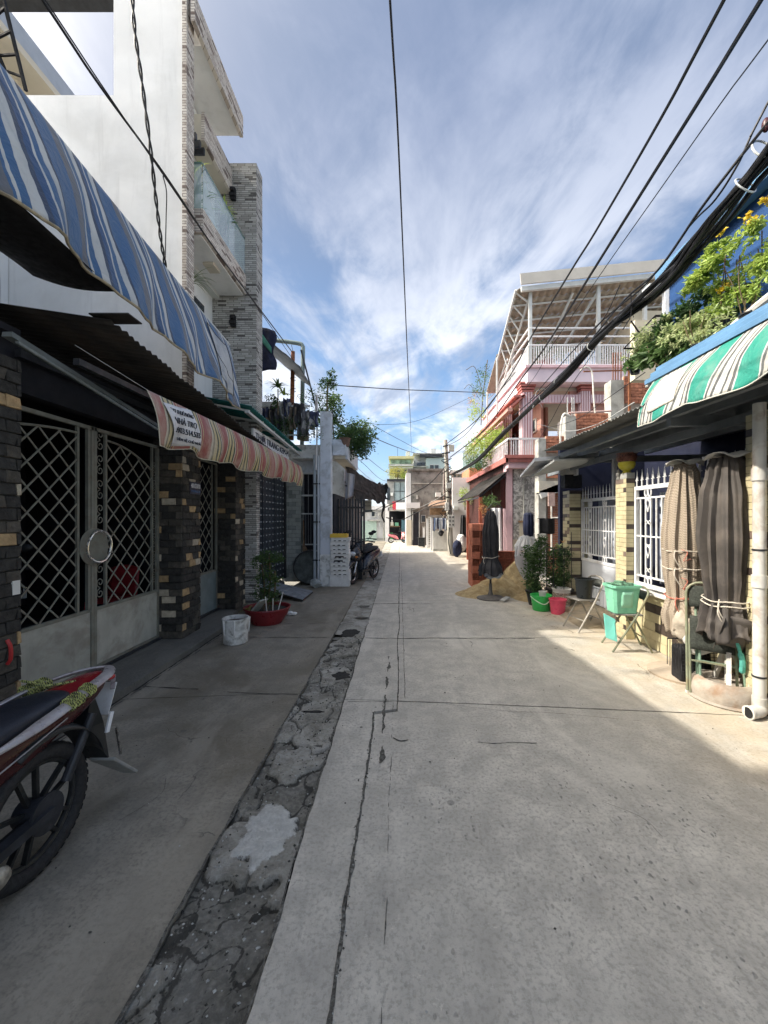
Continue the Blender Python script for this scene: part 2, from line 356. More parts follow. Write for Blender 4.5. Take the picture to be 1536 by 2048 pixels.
def stripes(name, stops, axis=1, period=.5, off=0, wob=.015, crumple=.02, r=.5, shade=(.25, (.2,.2,.2)), dirt=.3):
    g = G(name); s = g.sep(); v = g.math('ADD', s[axis], g.math('MULTIPLY', g.noise(3.2, 3, .5), wob*4))
    fr = g.math('FRACT', g.math('DIVIDE', g.math('ADD', v, off), period)); col = g.bands(fr, stops)
    col = g.mix(g.math('MULTIPLY', g.ramp(g.noise(3.5, 6, .65, .5, None, (1, 1, .4)), .42, .7), dirt), col, shade[1])
    g.col(col); g.rough(r); g.bump(g.math('ADD', g.noise(7, 5, .6, 1.2), g.math('MULTIPLY', g.noise(30, 3), .2)), crumple)
    tr = g.n.new('ShaderNodeBsdfTranslucent'); g.put(tr.inputs[0], col); mx = g.n.new('ShaderNodeMixShader'); mx.inputs[0].default_value = .22
    g.l.new(g.b.outputs[0], mx.inputs[1]); g.l.new(tr.outputs[0], mx.inputs[2]); g.l.new(mx.outputs[0], g.n['Material Output'].inputs[0]); return g.mat
BL = (.055,.145,.30); GY = (.17,.175,.19); WH = (.62,.63,.61); DB = (.05,.07,.12)
blue_aw = stripes('blue striped awning cloth', [(0, GY), (.13, BL), (.155, WH), (.18, BL), (.26, WH), (.37, DB), (.42, (.04,.10,.23)), (.50, WH), (.525, BL), (.60, WH), (.68, DB), (.72, BL)], 1, .66, -.30, .02, .03, .42, (.2, (.10,.17,.27)), .35)
RD = (.36,.085,.075); YE = (.60,.50,.26); GN = (.06,.07,.04); CR = (.62,.58,.46)
red_aw = stripes('red striped awning cloth', [(0, RD), (.34, CR), (.40, GN), (.45, YE), (.56, GN), (.63, YE), (.72, GN), (.78, CR), (.82, RD), (.90, YE), (.93, RD)], 1, .42, .1, .02, .022, .5, (.2, (.58,.50,.40)), .8)
TL = (.035,.33,.25); BG = (.60,.58,.53); DG = (.11,.115,.115)
green_aw = stripes('green striped awning cloth', [(0, TL), (.30, WH), (.33, DG), (.39, BG), (.46, DG), (.50, WH), (.53, BG), (.60, WH), (.64, DG), (.70, BG), (.78, DG), (.83, WH), (.86, TL)], 1, .46, .05, .02, .02, .5, (.2, (.35,.38,.34)), .3)
def cladding(name, a, b, d, scz=26, scx=5, ang=0):
    g = G(name); s = g.sep(); cv_ = g.n.new('ShaderNodeCombineXYZ'); g.put(cv_.inputs[0], g.math('ADD', s[0], s[1])); g.put(cv_.inputs[1], s[2])
    br = g.n.new('ShaderNodeTexBrick'); g.l.new(cv_.outputs[0], br.inputs[0]); br.inputs['Scale'].default_value = 1
    br.inputs['Brick Width'].default_value = .135; br.inputs['Row Height'].default_value = .036; br.inputs['Mortar Size'].default_value = .0045; br.inputs['Mortar Smooth'].default_value = .3
    br.inputs['Bias'].default_value = -.1; br.inputs['Color1'].default_value = (.02, .02, .02, 1); br.inputs['Color2'].default_value = (1, 1, 1, 1); br.inputs['Mortar'].default_value = (0, 0, 0, 1); br.inputs['Bias'].default_value = 0
    br.offset_frequency = 2; br.squash = 1.5; br.squash_frequency = 3
    col = g.bands(br.outputs[0], [(0, d), (.11, b), (.42, a), (.60, tuple(x*1.12 for x in a)), (.78, tuple((x+y)/2 for x, y in zip(a, b))), (.9, a)])
    col = g.mix(g.math('MULTIPLY', g.ramp(g.noise(30, 5, .7), .45, .7), .3), col, b)
    g.col(col); g.rough(.85); g.bump(g.math('ADD', g.math('MULTIPLY', br.outputs[0], .8), g.math('MULTIPLY', g.noise(60, 4), .25)), .014); return g.mat
clad_warm = cladding('warm split stone cladding', (.66,.61,.54), (.50,.44,.38), (.17,.13,.11))
clad_grey = cladding('grey split stone cladding', (.46,.455,.43), (.33,.325,.30), (.10,.095,.09))
def mottled():
    g = G('mottled marbled render'); col = g.mix(g.ramp(g.noise(5, 8, .75, 1.4), .42, .60), (.22,.22,.21), (.68,.68,.66)); col = g.mix(g.math('MULTIPLY', g.ramp(g.noise(2.2, 7, .7, .5), .55, .7), .7), col, (.07,.07,.065))
    g.col(col); g.rough(.85); g.bump(g.noise(30, 6), .006); return g.mat
mottle_m = mottled()
def brickwall(name, a, b, mo):
    g = G(name); s = g.sep(); cv_ = g.n.new('ShaderNodeCombineXYZ'); g.put(cv_.inputs[0], g.math('ADD', s[0], s[1])); g.put(cv_.inputs[1], s[2])
    br = g.n.new('ShaderNodeTexBrick'); g.l.new(cv_.outputs[0], br.inputs[0]); br.inputs['Scale'].default_value = 1
    br.inputs['Brick Width'].default_value = .19; br.inputs['Row Height'].default_value = .062; br.inputs['Mortar Size'].default_value = .008
    br.inputs['Color1'].default_value = (*a, 1); br.inputs['Color2'].default_value = (*b, 1); br.inputs['Mortar'].default_value = (*mo, 1)
    col = g.mix(g.math('MULTIPLY', g.ramp(g.noise(3, 6), .4, .7), .4), br.outputs[0], tuple(x*1.3 for x in a)); g.col(col); g.rough(.9); g.bump(br.outputs[1], -.01); return g.mat
brickwall_m = brickwall('far brick infill', (.42,.17,.10), (.34,.12,.07), (.36,.27,.22))
def sandm():
    g = G('heap sand'); col = g.mix(g.ramp(g.noise(7, 7, .7, .5), .3, .7), (.34,.24,.11), (.56,.44,.24)); col = g.mix(g.math('MULTIPLY', g.ramp(g.noise(120, 3, .8), .5, .7), .35), col, (.2,.14,.07))
    g.col(col); g.rough(.98); g.bump(g.noise(50, 8, .75), .03); return g.mat
sand_m = sandm()
def weave(name, a, b):
    g = G(name); s = g.sep(); v = g.math('ADD', g.math('MULTIPLY', g.math('ADD', s[0], s[1]), 190), 0.)
    w = g.math('MULTIPLY', g.math('SINE', g.math('ADD', g.math('MULTIPLY', g.math('ADD', s[0], g.math('MULTIPLY', s[1], 1.0)), 290), g.math('MULTIPLY', s[2], 330))), g.math('SINE', g.math('MULTIPLY', s[2], 620)))
    col = g.mix(g.ramp(w, -.1, .5), a, b); col = g.mix(g.math('MULTIPLY', g.ramp(g.noise(4, 6), .4, .7), .35), col, tuple(x*.6 for x in a)); g.col(col); g.rough(.9); g.bump(w, .002); return g.mat
beige_cloth = weave('beige woven umbrella cloth', (.50,.42,.33), (.24,.19,.14))
brown_cloth = mat('dark brown umbrella cloth', (.075,.066,.06), .72, .18, 4, .003, 6, dirt=((.20,.17,.14), .35, 4))
black_cloth = mat('black umbrella cloth', (.028,.028,.032), .7, .3, 5, .008, 18)
def plastic(n, c, r=.38): return mat(n, c, r, .06, 6, .0006, 30, dirt=(tuple(x*.55 for x in c), .25, 7))
mint = plastic('mint green plastic', (.24,.62,.42)); mint2 = plastic('aqua plastic', (.18,.58,.50)); green_pl = plastic('bright green plastic', (.05,.50,.11)); pink_pl = plastic('pink plastic', (.72,.09,.16))
red_pl = plastic('dark red plastic', (.20,.02,.025)); black_pl = plastic('black plastic', (.015,.018,.02)); white_pl = plastic('white bucket plastic', (.62,.62,.58))
foam = mat('white foam', (.74,.745,.73), .9, .06, 14, .004, 160, dirt=((.30,.29,.26), .35, 7))
yellow_pl = plastic('yellow plastic crate', (.72,.48,.06))
leaf_dark = leafmat('dark leaves', (.018,.045,.015), (.05,.11,.03)); leaf_mid = leafmat('mid green leaves', (.05,.10,.03), (.11,.19,.06))
leaf_lime = leafmat('lime green leaves', (.20,.32,.05), (.40,.52,.12)); leaf_pale = leafmat('pale variegated leaves', (.24,.34,.12), (.48,.54,.28)); flower_y = leafmat('yellow petals', (.65,.42,.02), (.75,.55,.05)); flower_p = leafmat('dry orange flowers', (.35,.12,.08), (.5,.3,.12))
stem_m = mat('plant stem', (.12,.09,.05), .9, .3, 20, .002)
corr_dark = mat('dark corrugated sheet', (.024,.023,.023), .8, .35, 3, .002, 30, dirt=((.06,.042,.03), .4, 3))
corr_grey = mat('grey corrugated sheet', (.17,.175,.165), .7, .2, 4, .002, 40, dirt=((.09,.08,.06), .45, 5))
corr_teal = mat('teal corrugated sheet', (.02,.16,.16), .5, .2, 4, .001, 40)
tileroof_m = mat('clay coloured roof sheet', (.34,.29,.23), .75, .12, 3, .002, 40, dirt=((.2,.15,.11), .3, 4))
light_metal = mat('pale steel', (.56,.58,.57), .5, .08, 6, .0005, 60)
steel_beam = mat('grey steel purlin', (.20,.22,.23), .5, .15, 5, .0005, 60)
gutter_blue = mat('light blue metal gutter', (.12,.25,.42), .45, .12, 4, .001, 30)
blue_wall = mat('deep blue wall', (.012,.06,.19), .7, .15, 2, .003, 40)

# ---------------------------------------------------------------- generic builders
TM = {}
def tile_mesh(w, t, h, m, bev=.004, rough=0, seed=0, name='tile'):
    k = (round(w, 3), round(t, 3), round(h, 3), m.name, seed)
    if k in TM: return TM[k]
    b = bmesh.new(); bmesh.ops.create_cube(b, size=1)
    rr = random.Random(seed+11)
    for v in b.verts:
        v.co = Vector((v.co.x*w, v.co.y*t, v.co.z*h))
        if rough and v.co.y > 0: v.co += Vector((rr.uniform(-1, 1), rr.uniform(-.6, 1.5), rr.uniform(-1, 1)))*rough
    bmesh.ops.bevel(b, geom=[e for e in b.edges if all(v.co.y > 0 for v in e.verts)], offset=bev, segments=1, affect='EDGES')
    me = bpy.data.meshes.new(name); b.to_mesh(me); b.free(); me.materials.append(m); TM[k] = me; return me
def tile_face(parent, name, o, u, n, W_, H_, tw, th, mats, gap=.004, t=.02, rough=0, stagger=.5, seed=1, bev=.003, pick=None):
    """tiles with outward normal n, along u and z, starting from the lower corner o"""
    u = Vector(u).normalized(); n = Vector(n).normalized(); o = Vector(o); z = Vector((0, 0, 1)); rr = random.Random(seed); org = ORG[root(parent).name]
    rows = int(round(H_/th)); th = H_/rows
    R = Matrix((u, n, z)).transposed().to_4x4()
    if R.determinant() < 0: R = Matrix((-u, n, z)).transposed().to_4x4()
    for r in range(rows):
        x = -(tw*stagger if r % 2 else 0)
        while x < W_-.01:
            a, b = max(x, 0), min(x+tw, W_); x += tw
            if b-a < .02: continue
            m = pick(r, a, rr) if pick else rr.choices([q[0] for q in mats], [q[1] for q in mats])[0]
            me = tile_mesh(tw-gap, t, th-gap, m, bev, rough, rr.randrange(5) if rough else 0, name)
            ob = bpy.data.objects.new(name, me); COL.objects.link(ob); ob.parent = parent
            ob.matrix_local = Matrix.Translation(o+u*((a+b)/2)+z*((r+.5)*th)+n*(t/2)-org) @ R @ Matrix.Diagonal(((b-a-gap)/(tw-gap), 1, 1, 1))
def leaves(mb, c, r, n, size, clump=.25, ncl=None, asp=.45, droop=0, rr=random):
    c = Vector(c); r = Vector(r) if not isinstance(r, (int, float)) else Vector((r, r, r)); cl = []
    for _ in range(ncl or max(3, n//14)):
        while True:
            q = Vector((rr.uniform(-1, 1), rr.uniform(-1, 1), rr.uniform(-1, 1)))
            if .15 < q.length < 1: break
        cl.append(c+Vector((q.x*r.x, q.y*r.y, q.z*r.z)))
    m = min(r)*clump*2
    for _ in range(n):
        k = rr.choice(cl); p = k+Vector((rr.gauss(0, .5), rr.gauss(0, .5), rr.gauss(0, .5)))*m
        a = Vector((rr.gauss(0, 1), rr.gauss(0, 1), rr.gauss(0, .6)-droop)).normalized(); b = a.orthogonal(); b.rotate(Matrix.Rotation(rr.uniform(0, 6.28), 3, a)); b.normalize()
        s = size*rr.uniform(.6, 1.4); w = b*s*asp*.5; nn = a.cross(b).normalized()*s*.12
        mb.add([p, p+a*s*.45+w+nn, p+a*s, p+a*s*.45-w+nn], [(0, 1, 2), (0, 2, 3)])
def blades(mb, c, n, ln, wd, up=.8, rr=random, seg=4, droop=.9):
    c = Vector(c)
    for _ in range(n):
        a = rr.uniform(0, 6.28); h = Vector((math.cos(a), math.sin(a), 0)); side = Vector((-h.y, h.x, 0)); l = ln*rr.uniform(.6, 1.15); e = up*rr.uniform(.5, 1.3)
        vs = []
        for i in range(seg+1):
            t = i/seg; p = c+h*l*t*.8+Vector((0, 0, 1))*(l*e*t-l*droop*t*t*.7); w = wd*(1-t)**.7*.5+.001
            vs += [p+side*w, p-side*w]
        mb.add(vs, [(2*i, 2*i+1, 2*i+3, 2*i+2) for i in range(seg)])
FONT = None
def text(s, size, loc, ex, m, parent, name='lettering', depth=.004, ey=(0, 0, 1), align='CENTER', width=None):
    cu = bpy.data.curves.new(name, 'FONT'); cu.body = s; cu.size = size; cu.extrude = depth; cu.align_x = align; cu.align_y = 'CENTER'
    t = bpy.data.objects.new('tmp', cu); COL.objects.link(t); dg = bpy.context.evaluated_depsgraph_get(); dg.update()
    me = bpy.data.meshes.new_from_object(t.evaluated_get(dg)); bpy.data.objects.remove(t); me.name = name; me.materials.clear(); me.materials.append(m)
    ex = Vector(ex).normalized(); ey = Vector(ey).normalized(); ez = ex.cross(ey)
    if width and len(me.vertices):
        w = max(v.co.x for v in me.vertices)-min(v.co.x for v in me.vertices)
        for v in me.vertices: v.co.x *= width/w
    o = bpy.data.objects.new(name, me); COL.objects.link(o); o.parent = parent
    o.matrix_local = Matrix.Translation(Vector(loc)-(ORG[root(parent).name] if parent else Vector((0, 0, 0)))) @ Matrix((ex, ey, ez)).transposed().to_4x4(); return o
ink = mat('printing ink', (.012,.02,.03), .6, .1, 5, 0)
def corrugated(name, a, b, c, m, parent, pitch=.076, amp=.012, jag=0, thick=.003):
    """sheet from corner a: waves repeat along a->b, ridges run along a->c"""
    a, b, c = Vector(a), Vector(b), Vector(c); n = int((b-a).length/pitch*6); up = (b-a).cross(c-a).normalized(); mb = MB()
    if up.z < 0: up = -up
    js = [random.uniform(0, jag) for _ in range(n+1)]
    vs = []
    for i in range(n+1):
        p = a+(b-a)*(i/n)+up*amp*math.sin(i/6*2*math.pi); q = p+(c-a)
        vs += [p-(c-a).normalized()*js[i//6*6 if i//6*6 <= n else n], q]
    mb.add(vs, [(2*i, 2*i+1, 2*i+3, 2*i+2) for i in range(n)]); return mb.build(name, m, parent, True, thick=thick, fix=False)
def rail(parent, a, b, h, n, m, bw=.02, top=True, name='baluster', bar='rail'):
    a, b = Vector(a), Vector(b)
    for i in range(n+1):
        p = a+(b-a)*(i/n); MB().bar(p, p+Vector((0, 0, h)), bw).build(name, m, parent)
    MB().bar(a+Vector((0, 0, h+bw/2)), b+Vector((0, 0, h+bw/2)), bw*1.8).build(bar, m, parent); MB().bar(a+Vector((0,0,.02)), b+Vector((0,0,.02)), bw*1.3).build(bar, m, parent)
# ================================================================ SETTING
def slab_edge(idv, t): return .006*ns(t*3.1, idv*7.3)+.005*ns(t*11, idv*3.7)+.003*ns(t*33, idv)
GAP = .004
def xl(i, y):                       # longitudinal joints
    base = [-2.5, -.915, -.495, -.215 if y < 3.3 else -.02, 3.6][i]
    if i == 3: base += 0.03*ns(y*.9, 4)
    return base+(slab_edge(i, y)*1.3 if 0 < i < 4 else 0)
base_dirt = MB().box(-2.6, 3.62, -3, 27, -.12, -.052).build('joint_dirt', dirt_m); tag(base_dirt, kind='structure')
gm = MB().add([(-400, -200, -.14), (400, -200, -.14), (400, 600, -.14), (-400, 600, -.14)], [(0, 1, 2, 3)]).build('ground', ground_m); tag(gm, kind='structure')
road = bpy.data.objects.new('road', None); COL.objects.link(road); road['kind'] = 'structure'; ORG['road'] = Vector((0, 0, 0))
def yl(v, x): return v[0]+v[1]*x+slab_edge(v[0]*5, x)
def slab(i, ya, yb, m, crown=0):
    n = max(2, int((yb[0]-ya[0])/.05)); pts = []
    y0 = lambda x: yl(ya, x)+GAP*1.4*max(.25, .9+ns(x*2.1, ya[0])); y1 = lambda x: yl(yb, x)-GAP*1.4*max(.25, .9+ns(x*2.7, yb[0]))
    def xa(y): return xl(i, y)+GAP*(1+.8*max(0, ns(y*2.3, i*5)))
    def xb(y): return xl(i+1, y)-GAP*(1+.8*max(0, ns(y*2.7, i*9)))
    poly = []
    xA, xB = xa(ya[0]), xb(ya[0]); k = max(2, int((xB-xA)/.06))
    for j in range(k+1): x = xA+(xB-xA)*j/k; poly.append((x, y0(x)))
    for j in range(1, n): y = y0(xB)+(y1(xB)-y0(xB))*j/n; poly.append((xb(y), y))
    xA2, xB2 = xa(yb[0]), xb(yb[0])
    for j in range(k+1): x = xB2+(xA2-xB2)*j/k; poly.append((x, y1(x)))
    for j in range(n-1, 0, -1): y = y0(xA)+(y1(xA)-y0(xA))*j/n; poly.append((xa(y), y))
    dz = .003*ns(i*3.3, ya[0]*2)
    mb = MB(); q = len(poly); mb.add([(x, y, dz) for x, y in poly]+[(x, y, -.056) for x, y in poly], [tuple(range(q))]+[(j, j+q, (j+1) % q+q, (j+1) % q) for j in range(q)])
    return mb.build('slab', m, road, bev=0)
ys = {0: [(-3, 0), (.5, 0), (3.72, .08), (5.32, .02), (7.4, 0), (9.8, 0), (12.4, 0), (15.5, 0), (19, 0), (22.5, 0), (27, 0)],
      2: [(-3, 0), (3.5, -.02), (5.32, 0), (7.42, 0), (10, 0), (13, 0), (16.5, 0), (20, 0), (27, 0)],
      3: [(-3, 0), (3.49, -.09), (5.3, .02), (7.7, 0), (10.6, 0), (14, 0), (18, 0), (22, 0), (27, 0)]}
for i in (0, 2, 3):
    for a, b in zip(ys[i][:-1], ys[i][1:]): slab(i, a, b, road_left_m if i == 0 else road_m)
# the broken strip between the slabs
def strip_h(x, y):
    h = -.010+.012*ns(x*4, y*3.2)+.007*ns(x*13, y*11, 3)+.003*ns(x*40, y*36, 5)
    w = Vector((x*3.4+.35*ns(x*9, y*7), y*2.6+.35*ns(x*8, y*9, 4), 0)); dd, pp_ = mnoise.voronoi(w); e = dd[1]-dd[0]
    key = ns(pp_[0].x*5.1, pp_[0].y*5.1, 2)
    if key > -.05: h = h*.22-.002-(.020 if e < .05 else .006 if e < .09 else 0)     # remaining cement plates, cracked apart
    else: h = h*1.8-.016
    return max(-.045, min(.003, h))
mb = MB(); mb.grid(lambda u, v: (lambda y: (lambda x: (x, y, strip_h(x, y)))(xl(1, y)+.004+(xl(2, y)-xl(1, y)-.008)*u))(.9+v*4.6), 56, 640)
bs_ = mb.build('broken_strip', strip_m, road, True)
def in_patch(x, y):
    a = math.atan2(y-2.03, x+.68); r = math.hypot((x+.68)/.135, (y-2.03)/.185); return 1+.45*ns(math.cos(a)*1.9, math.sin(a)*1.9, 5)+.25*ns(math.cos(a)*4.5, math.sin(a)*4.5, 8)-r
wear = bs_.data.color_attributes.new('wear', 'FLOAT_COLOR', 'POINT')
for i_, v_ in enumerate(bs_.data.vertices):
    x, y, z = v_.co; w = Vector((x*3.4+.35*ns(x*9, y*7), y*2.6+.35*ns(x*8, y*9, 4), 0)); dd, pp_ = mnoise.voronoi(w); d2, p2 = mnoise.voronoi(Vector((x*11+.3*ns(x*20, y*20), y*7, 3)))
    c1 = 1-(dd[1]-dd[0])/.075; c2 = (1-(d2[1]-d2[0])/.10) if ns(x*2.2, y*2.2, 9) > .10 else 0
    wear.data[i_].color = (max(0, c1, c2*.9), max(0, min(1, (-z-.004)/.016)), max(0, min(1, .5+in_patch(x, y)*2.2)), 1)
    if in_patch(x, y) > 0: v_.co.z = max(z, -.006)+.008*min(1, in_patch(x, y)*6)+.002*ns(x*30, y*30)
mb = MB(); mb.grid(lambda u, v: (lambda y: (lambda x: (x, y, strip_h(x*.7, y*.7)*.6))(xl(1, y)+.004+(xl(2, y)-xl(1, y)-.008)*u))(5.5+v*21), 12, 300)
mb.build('broken_strip', strip_m, road, True)
def blob(c, rx, ry, z, h, seed, n=40, rot=0):
    mb = MB(); vs = []; rings = [(1, 0), (.93, h*.7), (.8, h), (.4, h*1.05)]
    for q, hh in rings:
        for j in range(n):
            a = 2*math.pi*j/n; r = q*(1+.45*ns(math.cos(a)*1.6+seed, math.sin(a)*1.6)+.18*ns(math.cos(a)*3+seed, math.sin(a)*3, 3)+.07*ns(math.cos(a)*13+seed, math.sin(a)*13, 3)); x, y = rx*r*math.cos(a), ry*r*math.sin(a)
            vs.append((c[0]+x*math.cos(rot)-y*math.sin(rot), c[1]+x*math.sin(rot)+y*math.cos(rot), z+hh))
    vs.append((c[0], c[1], z+h*1.05)); k = len(rings)
    mb.add(vs, [(i*n+j, i*n+(j+1) % n, (i+1)*n+(j+1) % n, (i+1)*n+j) for i in range(k-1) for j in range(n)]+[((k-1)*n+j, (k-1)*n+(j+1) % n, k*n) for j in range(n)]); return mb
def ribbon(name, pts, w, m, z=.0035, seed=0, chop=0, k=14):
    """thin irregular seam of crumbled cement lying in and over a joint"""
    q = spline([(x, y, 0) for x, y in pts], k); vs = []; L_ = 0; mb = MB(); run = []
    def flush():
        if len(run) > 2: mb.add([v for r in run for v in r], [(2*i, 2*i+1, 2*i+3, 2*i+2) for i in range(len(run)-1)])
        run.clear()
    for i, p in enumerate(q):
        t = (q[min(i+1, len(q)-1)]-q[max(i-1, 0)]).normalized(); n_ = Vector((-t.y, t.x, 0)); s = p.x*7+p.y*5
        a = w*(.55+ns(s, seed)*1.1+.5*ns(s*3.7, seed+3)-chop); b = w*(.55+ns(s, seed+9)*1.1+.5*ns(s*3.1, seed+13)-chop)
        j = .004*ns(s*2.2, seed+20)
        if a+b <= .0006: flush(); continue
        c = p+n_*j; run.append(((c+n_*max(a, .0004))+Vector((0, 0, z)), (c-n_*max(b, .0004))+Vector((0, 0, z))))
    flush(); o = mb.build(name, m, road, fix=False); return o
crum = mat('crumbled joint cement', (.085,.08,.068), .97, .6, 40, .01, 120, dirt=((.30,.30,.27), .6, 60)); crk = mat('open crack dirt', (.028,.027,.024), .98, .3, 40, .002)
yy_ = lambda a, b, n: [a+(b-a)*i/n for i in range(n+1)]
ribbon('seam', [(xl(3, y)-.002, y) for y in yy_(1.0, 3.28, 30)], .011, crum, seed=1); ribbon('seam', [(xl(3, y)-.002, y) for y in yy_(1.0, 1.9, 16)], .022, crum, .0037, seed=5, chop=.35)
ribbon('seam', [(-.06+.012*ns(y*2), y) for y in yy_(1.0, 3.45, 30)], .007, crum, seed=2, chop=.5)
ribbon('seam', [(-2.487+.012*ns(y*2, 3), y) for y in yy_(2.6, 6.0, 40)], .022, crk, .0045, seed=60); ribbon('seam', [(-2.45+.012*ns(y*2, 5), y) for y in yy_(2.6, 6.0, 40)], .03, crum, .0042, seed=61, chop=.35)
ribbon('seam', [(xl(3, y), y) for y in yy_(3.55, 16, 60)], .008, crum, seed=3); ribbon('seam', [(.045+.006*ns(y*3), y) for y in yy_(3.55, 12, 50)], .006, crum, seed=4, chop=.1)
ribbon('seam', [(-.13-.03*ns(y*2.4), y) for y in yy_(2.6, 4.6, 24)], .030, crum, .0031, seed=6, chop=.35)
ribbon('seam', [(xl(1, y)+.004, y) for y in yy_(1.0, 6, 60)], .013, crum, seed=7, chop=.05); ribbon('seam', [(xl(2, y)-.004, y) for y in yy_(1.0, 6, 60)], .009, crum, seed=8, chop=.1)
for i, (pts, w) in enumerate(([((.56, 2.845), (.68, 2.825), (.80, 2.84), (.98, 2.83)), .0055], [((-.05, 2.9), (0, 2.86), (.06, 2.87)), .006], [((.4, 3.42), (.9, 3.3), (1.3, 3.26), (1.9, 3.14)), .0022], [((-.46, 5.30), (0, 5.27), (.5, 5.30), (1.1, 5.27), (1.8, 5.28)), .011], [((-.5, 7.4), (0, 7.42), (.62, 7.38)), .016], [((-2.3, 5.35), (-1.7, 5.33), (-.95, 5.33)), .010], [((-2.45, 3.78), (-2.1, 3.74), (-1.9, 3.72)), .010], [((-1.6, 3.66), (-1.2, 3.62), (-.93, 3.60)), .008], [((.5, 8.4), (1.0, 8.2), (1.5, 8.3)), .01], [((-2.2, 6.3), (-1.6, 6.0), (-1.0, 6.05), (-.6, 5.9)), .006], [((-.46, 3.47), (.2, 3.46), (1.2, 3.38), (2.4, 3.27)), .0045], [((1.15, 2.25), (1.3, 2.13), (1.33, 2.0)), .0015], [((-1.5, 2.1), (-1.4, 2.3), (-1.45, 2.45)), .0015])): ribbon('crack', pts, w, crk, .0042, seed=30+i, k=26)
for i, (x, y, rx, ry) in enumerate(((-.70, 5.55, .13, .20), (-.78, 5.0, .07, .05), (-.60, 4.05, .09, .10), (-.66, 7.2, .10, .10), (-.72, 3.3, .09, .02), (-.62, 6.4, .12, .05))):
    mb = blob((x, y), rx, ry, -.002, .004, 3.3+i*2.7, 50); mb.build('dark_debris_patch', crum if i % 2 else crk, road, True)
for i in range(16):
    r_ = random.Random(i); x, y = r_.uniform(-2.2, 2.0), r_.uniform(1.2, 4.5); blob((x, y), r_.uniform(.004, .011), r_.uniform(.004, .012), .003, .0012, i*3.1, 14).build('tar_spot', crum, road)
# rubble and grit
rr = random.Random(3); mb = MB(); dark = MB()
for k in range(1700):
    if k < 1150: y = rr.uniform(1.0, 5.3); x = rr.uniform(xl(1, y), xl(2, y)); z = strip_h(x, y)
    elif k < 1450: y = rr.uniform(1.1, 3.3); x = xl(3, y)+rr.gauss(0, .010); z = 0
    else: y = rr.uniform(1.1, 9); x = rr.uniform(-2.3, 2.8); z = 0
    s = rr.uniform(.0015, .0065)*(1 if k > 1150 else 1.4); c = Vector((x, y, z+s*.3))
    vs = [c+Vector((rr.uniform(.6, 1.2)*s*a, rr.uniform(.6, 1.2)*s*b, rr.uniform(.5, 1)*s*e)) for a, b, e in ((1,0,0),(-1,0,0),(0,1,0),(0,-1,0),(0,0,1),(0,0,-1))]
    (mb if rr.random() < .6 else dark).add(vs, [(0,2,4),(2,1,4),(1,3,4),(3,0,4),(2,0,5),(1,2,5),(3,1,5),(0,3,5)])
tag(mb.build('gravel', mat('pale grit', (.40,.40,.37), .95, .4, 60, .002)), 'loose pale grit scattered along the broken strip and joints', 'gravel', kind='stuff')
tag(dark.build('gravel', mat('dark grit', (.06,.058,.05), .95, .4, 60, .002)), 'dark grit and crumbs scattered along the broken road strip', 'gravel', kind='stuff')
# pavement on the left with a broken edge
mb = MB(); k = 90; vs = []
for j in range(k+1):
    y = -3+12.6*j/k; x = -2.5+.02*ns(y*2, 3)+.018*ns(y*7, 8); 
    if y > 5.6: x -= min(.3, (y-5.6)*.25)
    vs += [(-3.4, y, .09), (x-.05, y, .09+.004*ns(y*5)), (x, y, .065), (x+.012, y, -.02)]
mb.add(vs, [(4*j+q, 4*j+q+1, 4*j+q+5, 4*j+q+4) for j in range(k) for q in range(3)])
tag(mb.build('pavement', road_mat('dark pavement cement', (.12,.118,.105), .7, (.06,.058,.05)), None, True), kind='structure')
# small entry slope at the right-hand gate
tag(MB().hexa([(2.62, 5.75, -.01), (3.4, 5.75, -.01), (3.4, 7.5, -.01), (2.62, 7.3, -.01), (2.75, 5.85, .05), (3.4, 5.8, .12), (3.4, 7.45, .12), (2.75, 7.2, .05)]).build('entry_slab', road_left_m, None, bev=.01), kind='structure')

# ================================================================ LEFT: house with the grey gate
stone_dk = mat('dark rock face tile', (.036,.034,.030), .85, .35, 18, .012, 35, rnd=.3); stone_md = mat('brown grey rock tile', (.085,.075,.06), .85, .3, 18, .012, 35, rnd=.4); stone_tan = mat('tan rock tile', (.42,.29,.15), .85, .25, 18, .01, 35, rnd=.35); stone_pale = mat('pale cream rock tile', (.46,.40,.30), .85, .2, 18, .01, 35, rnd=.3)
gate_house = thing('gated_house', 'low dark house front with stone pillars and wide grey lattice gate on the left', 'house', (-3.05, 4, 0))
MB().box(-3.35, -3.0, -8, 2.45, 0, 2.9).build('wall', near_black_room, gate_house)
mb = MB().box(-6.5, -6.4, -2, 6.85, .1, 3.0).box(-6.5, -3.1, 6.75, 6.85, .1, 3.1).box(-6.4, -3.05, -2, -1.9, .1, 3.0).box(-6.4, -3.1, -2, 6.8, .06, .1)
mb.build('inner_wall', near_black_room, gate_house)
MB().box(-5.3, -5.15, -2, 5.19, 3.35, 6.45).build('upper_wall', wall_white, gate_house)  # unseen wall, added to stop sun leaking onto the road
MB().box(-3.12, -3.02, 2.4, 6.75, 2.62, 3.0).build('lintel', near_black_room, gate_house)
def stone_pick(r, a, rr):
    k = rr.random(); return stone_tan if k < .07 else stone_pale if k < .11 else stone_md if k < .36 else stone_dk
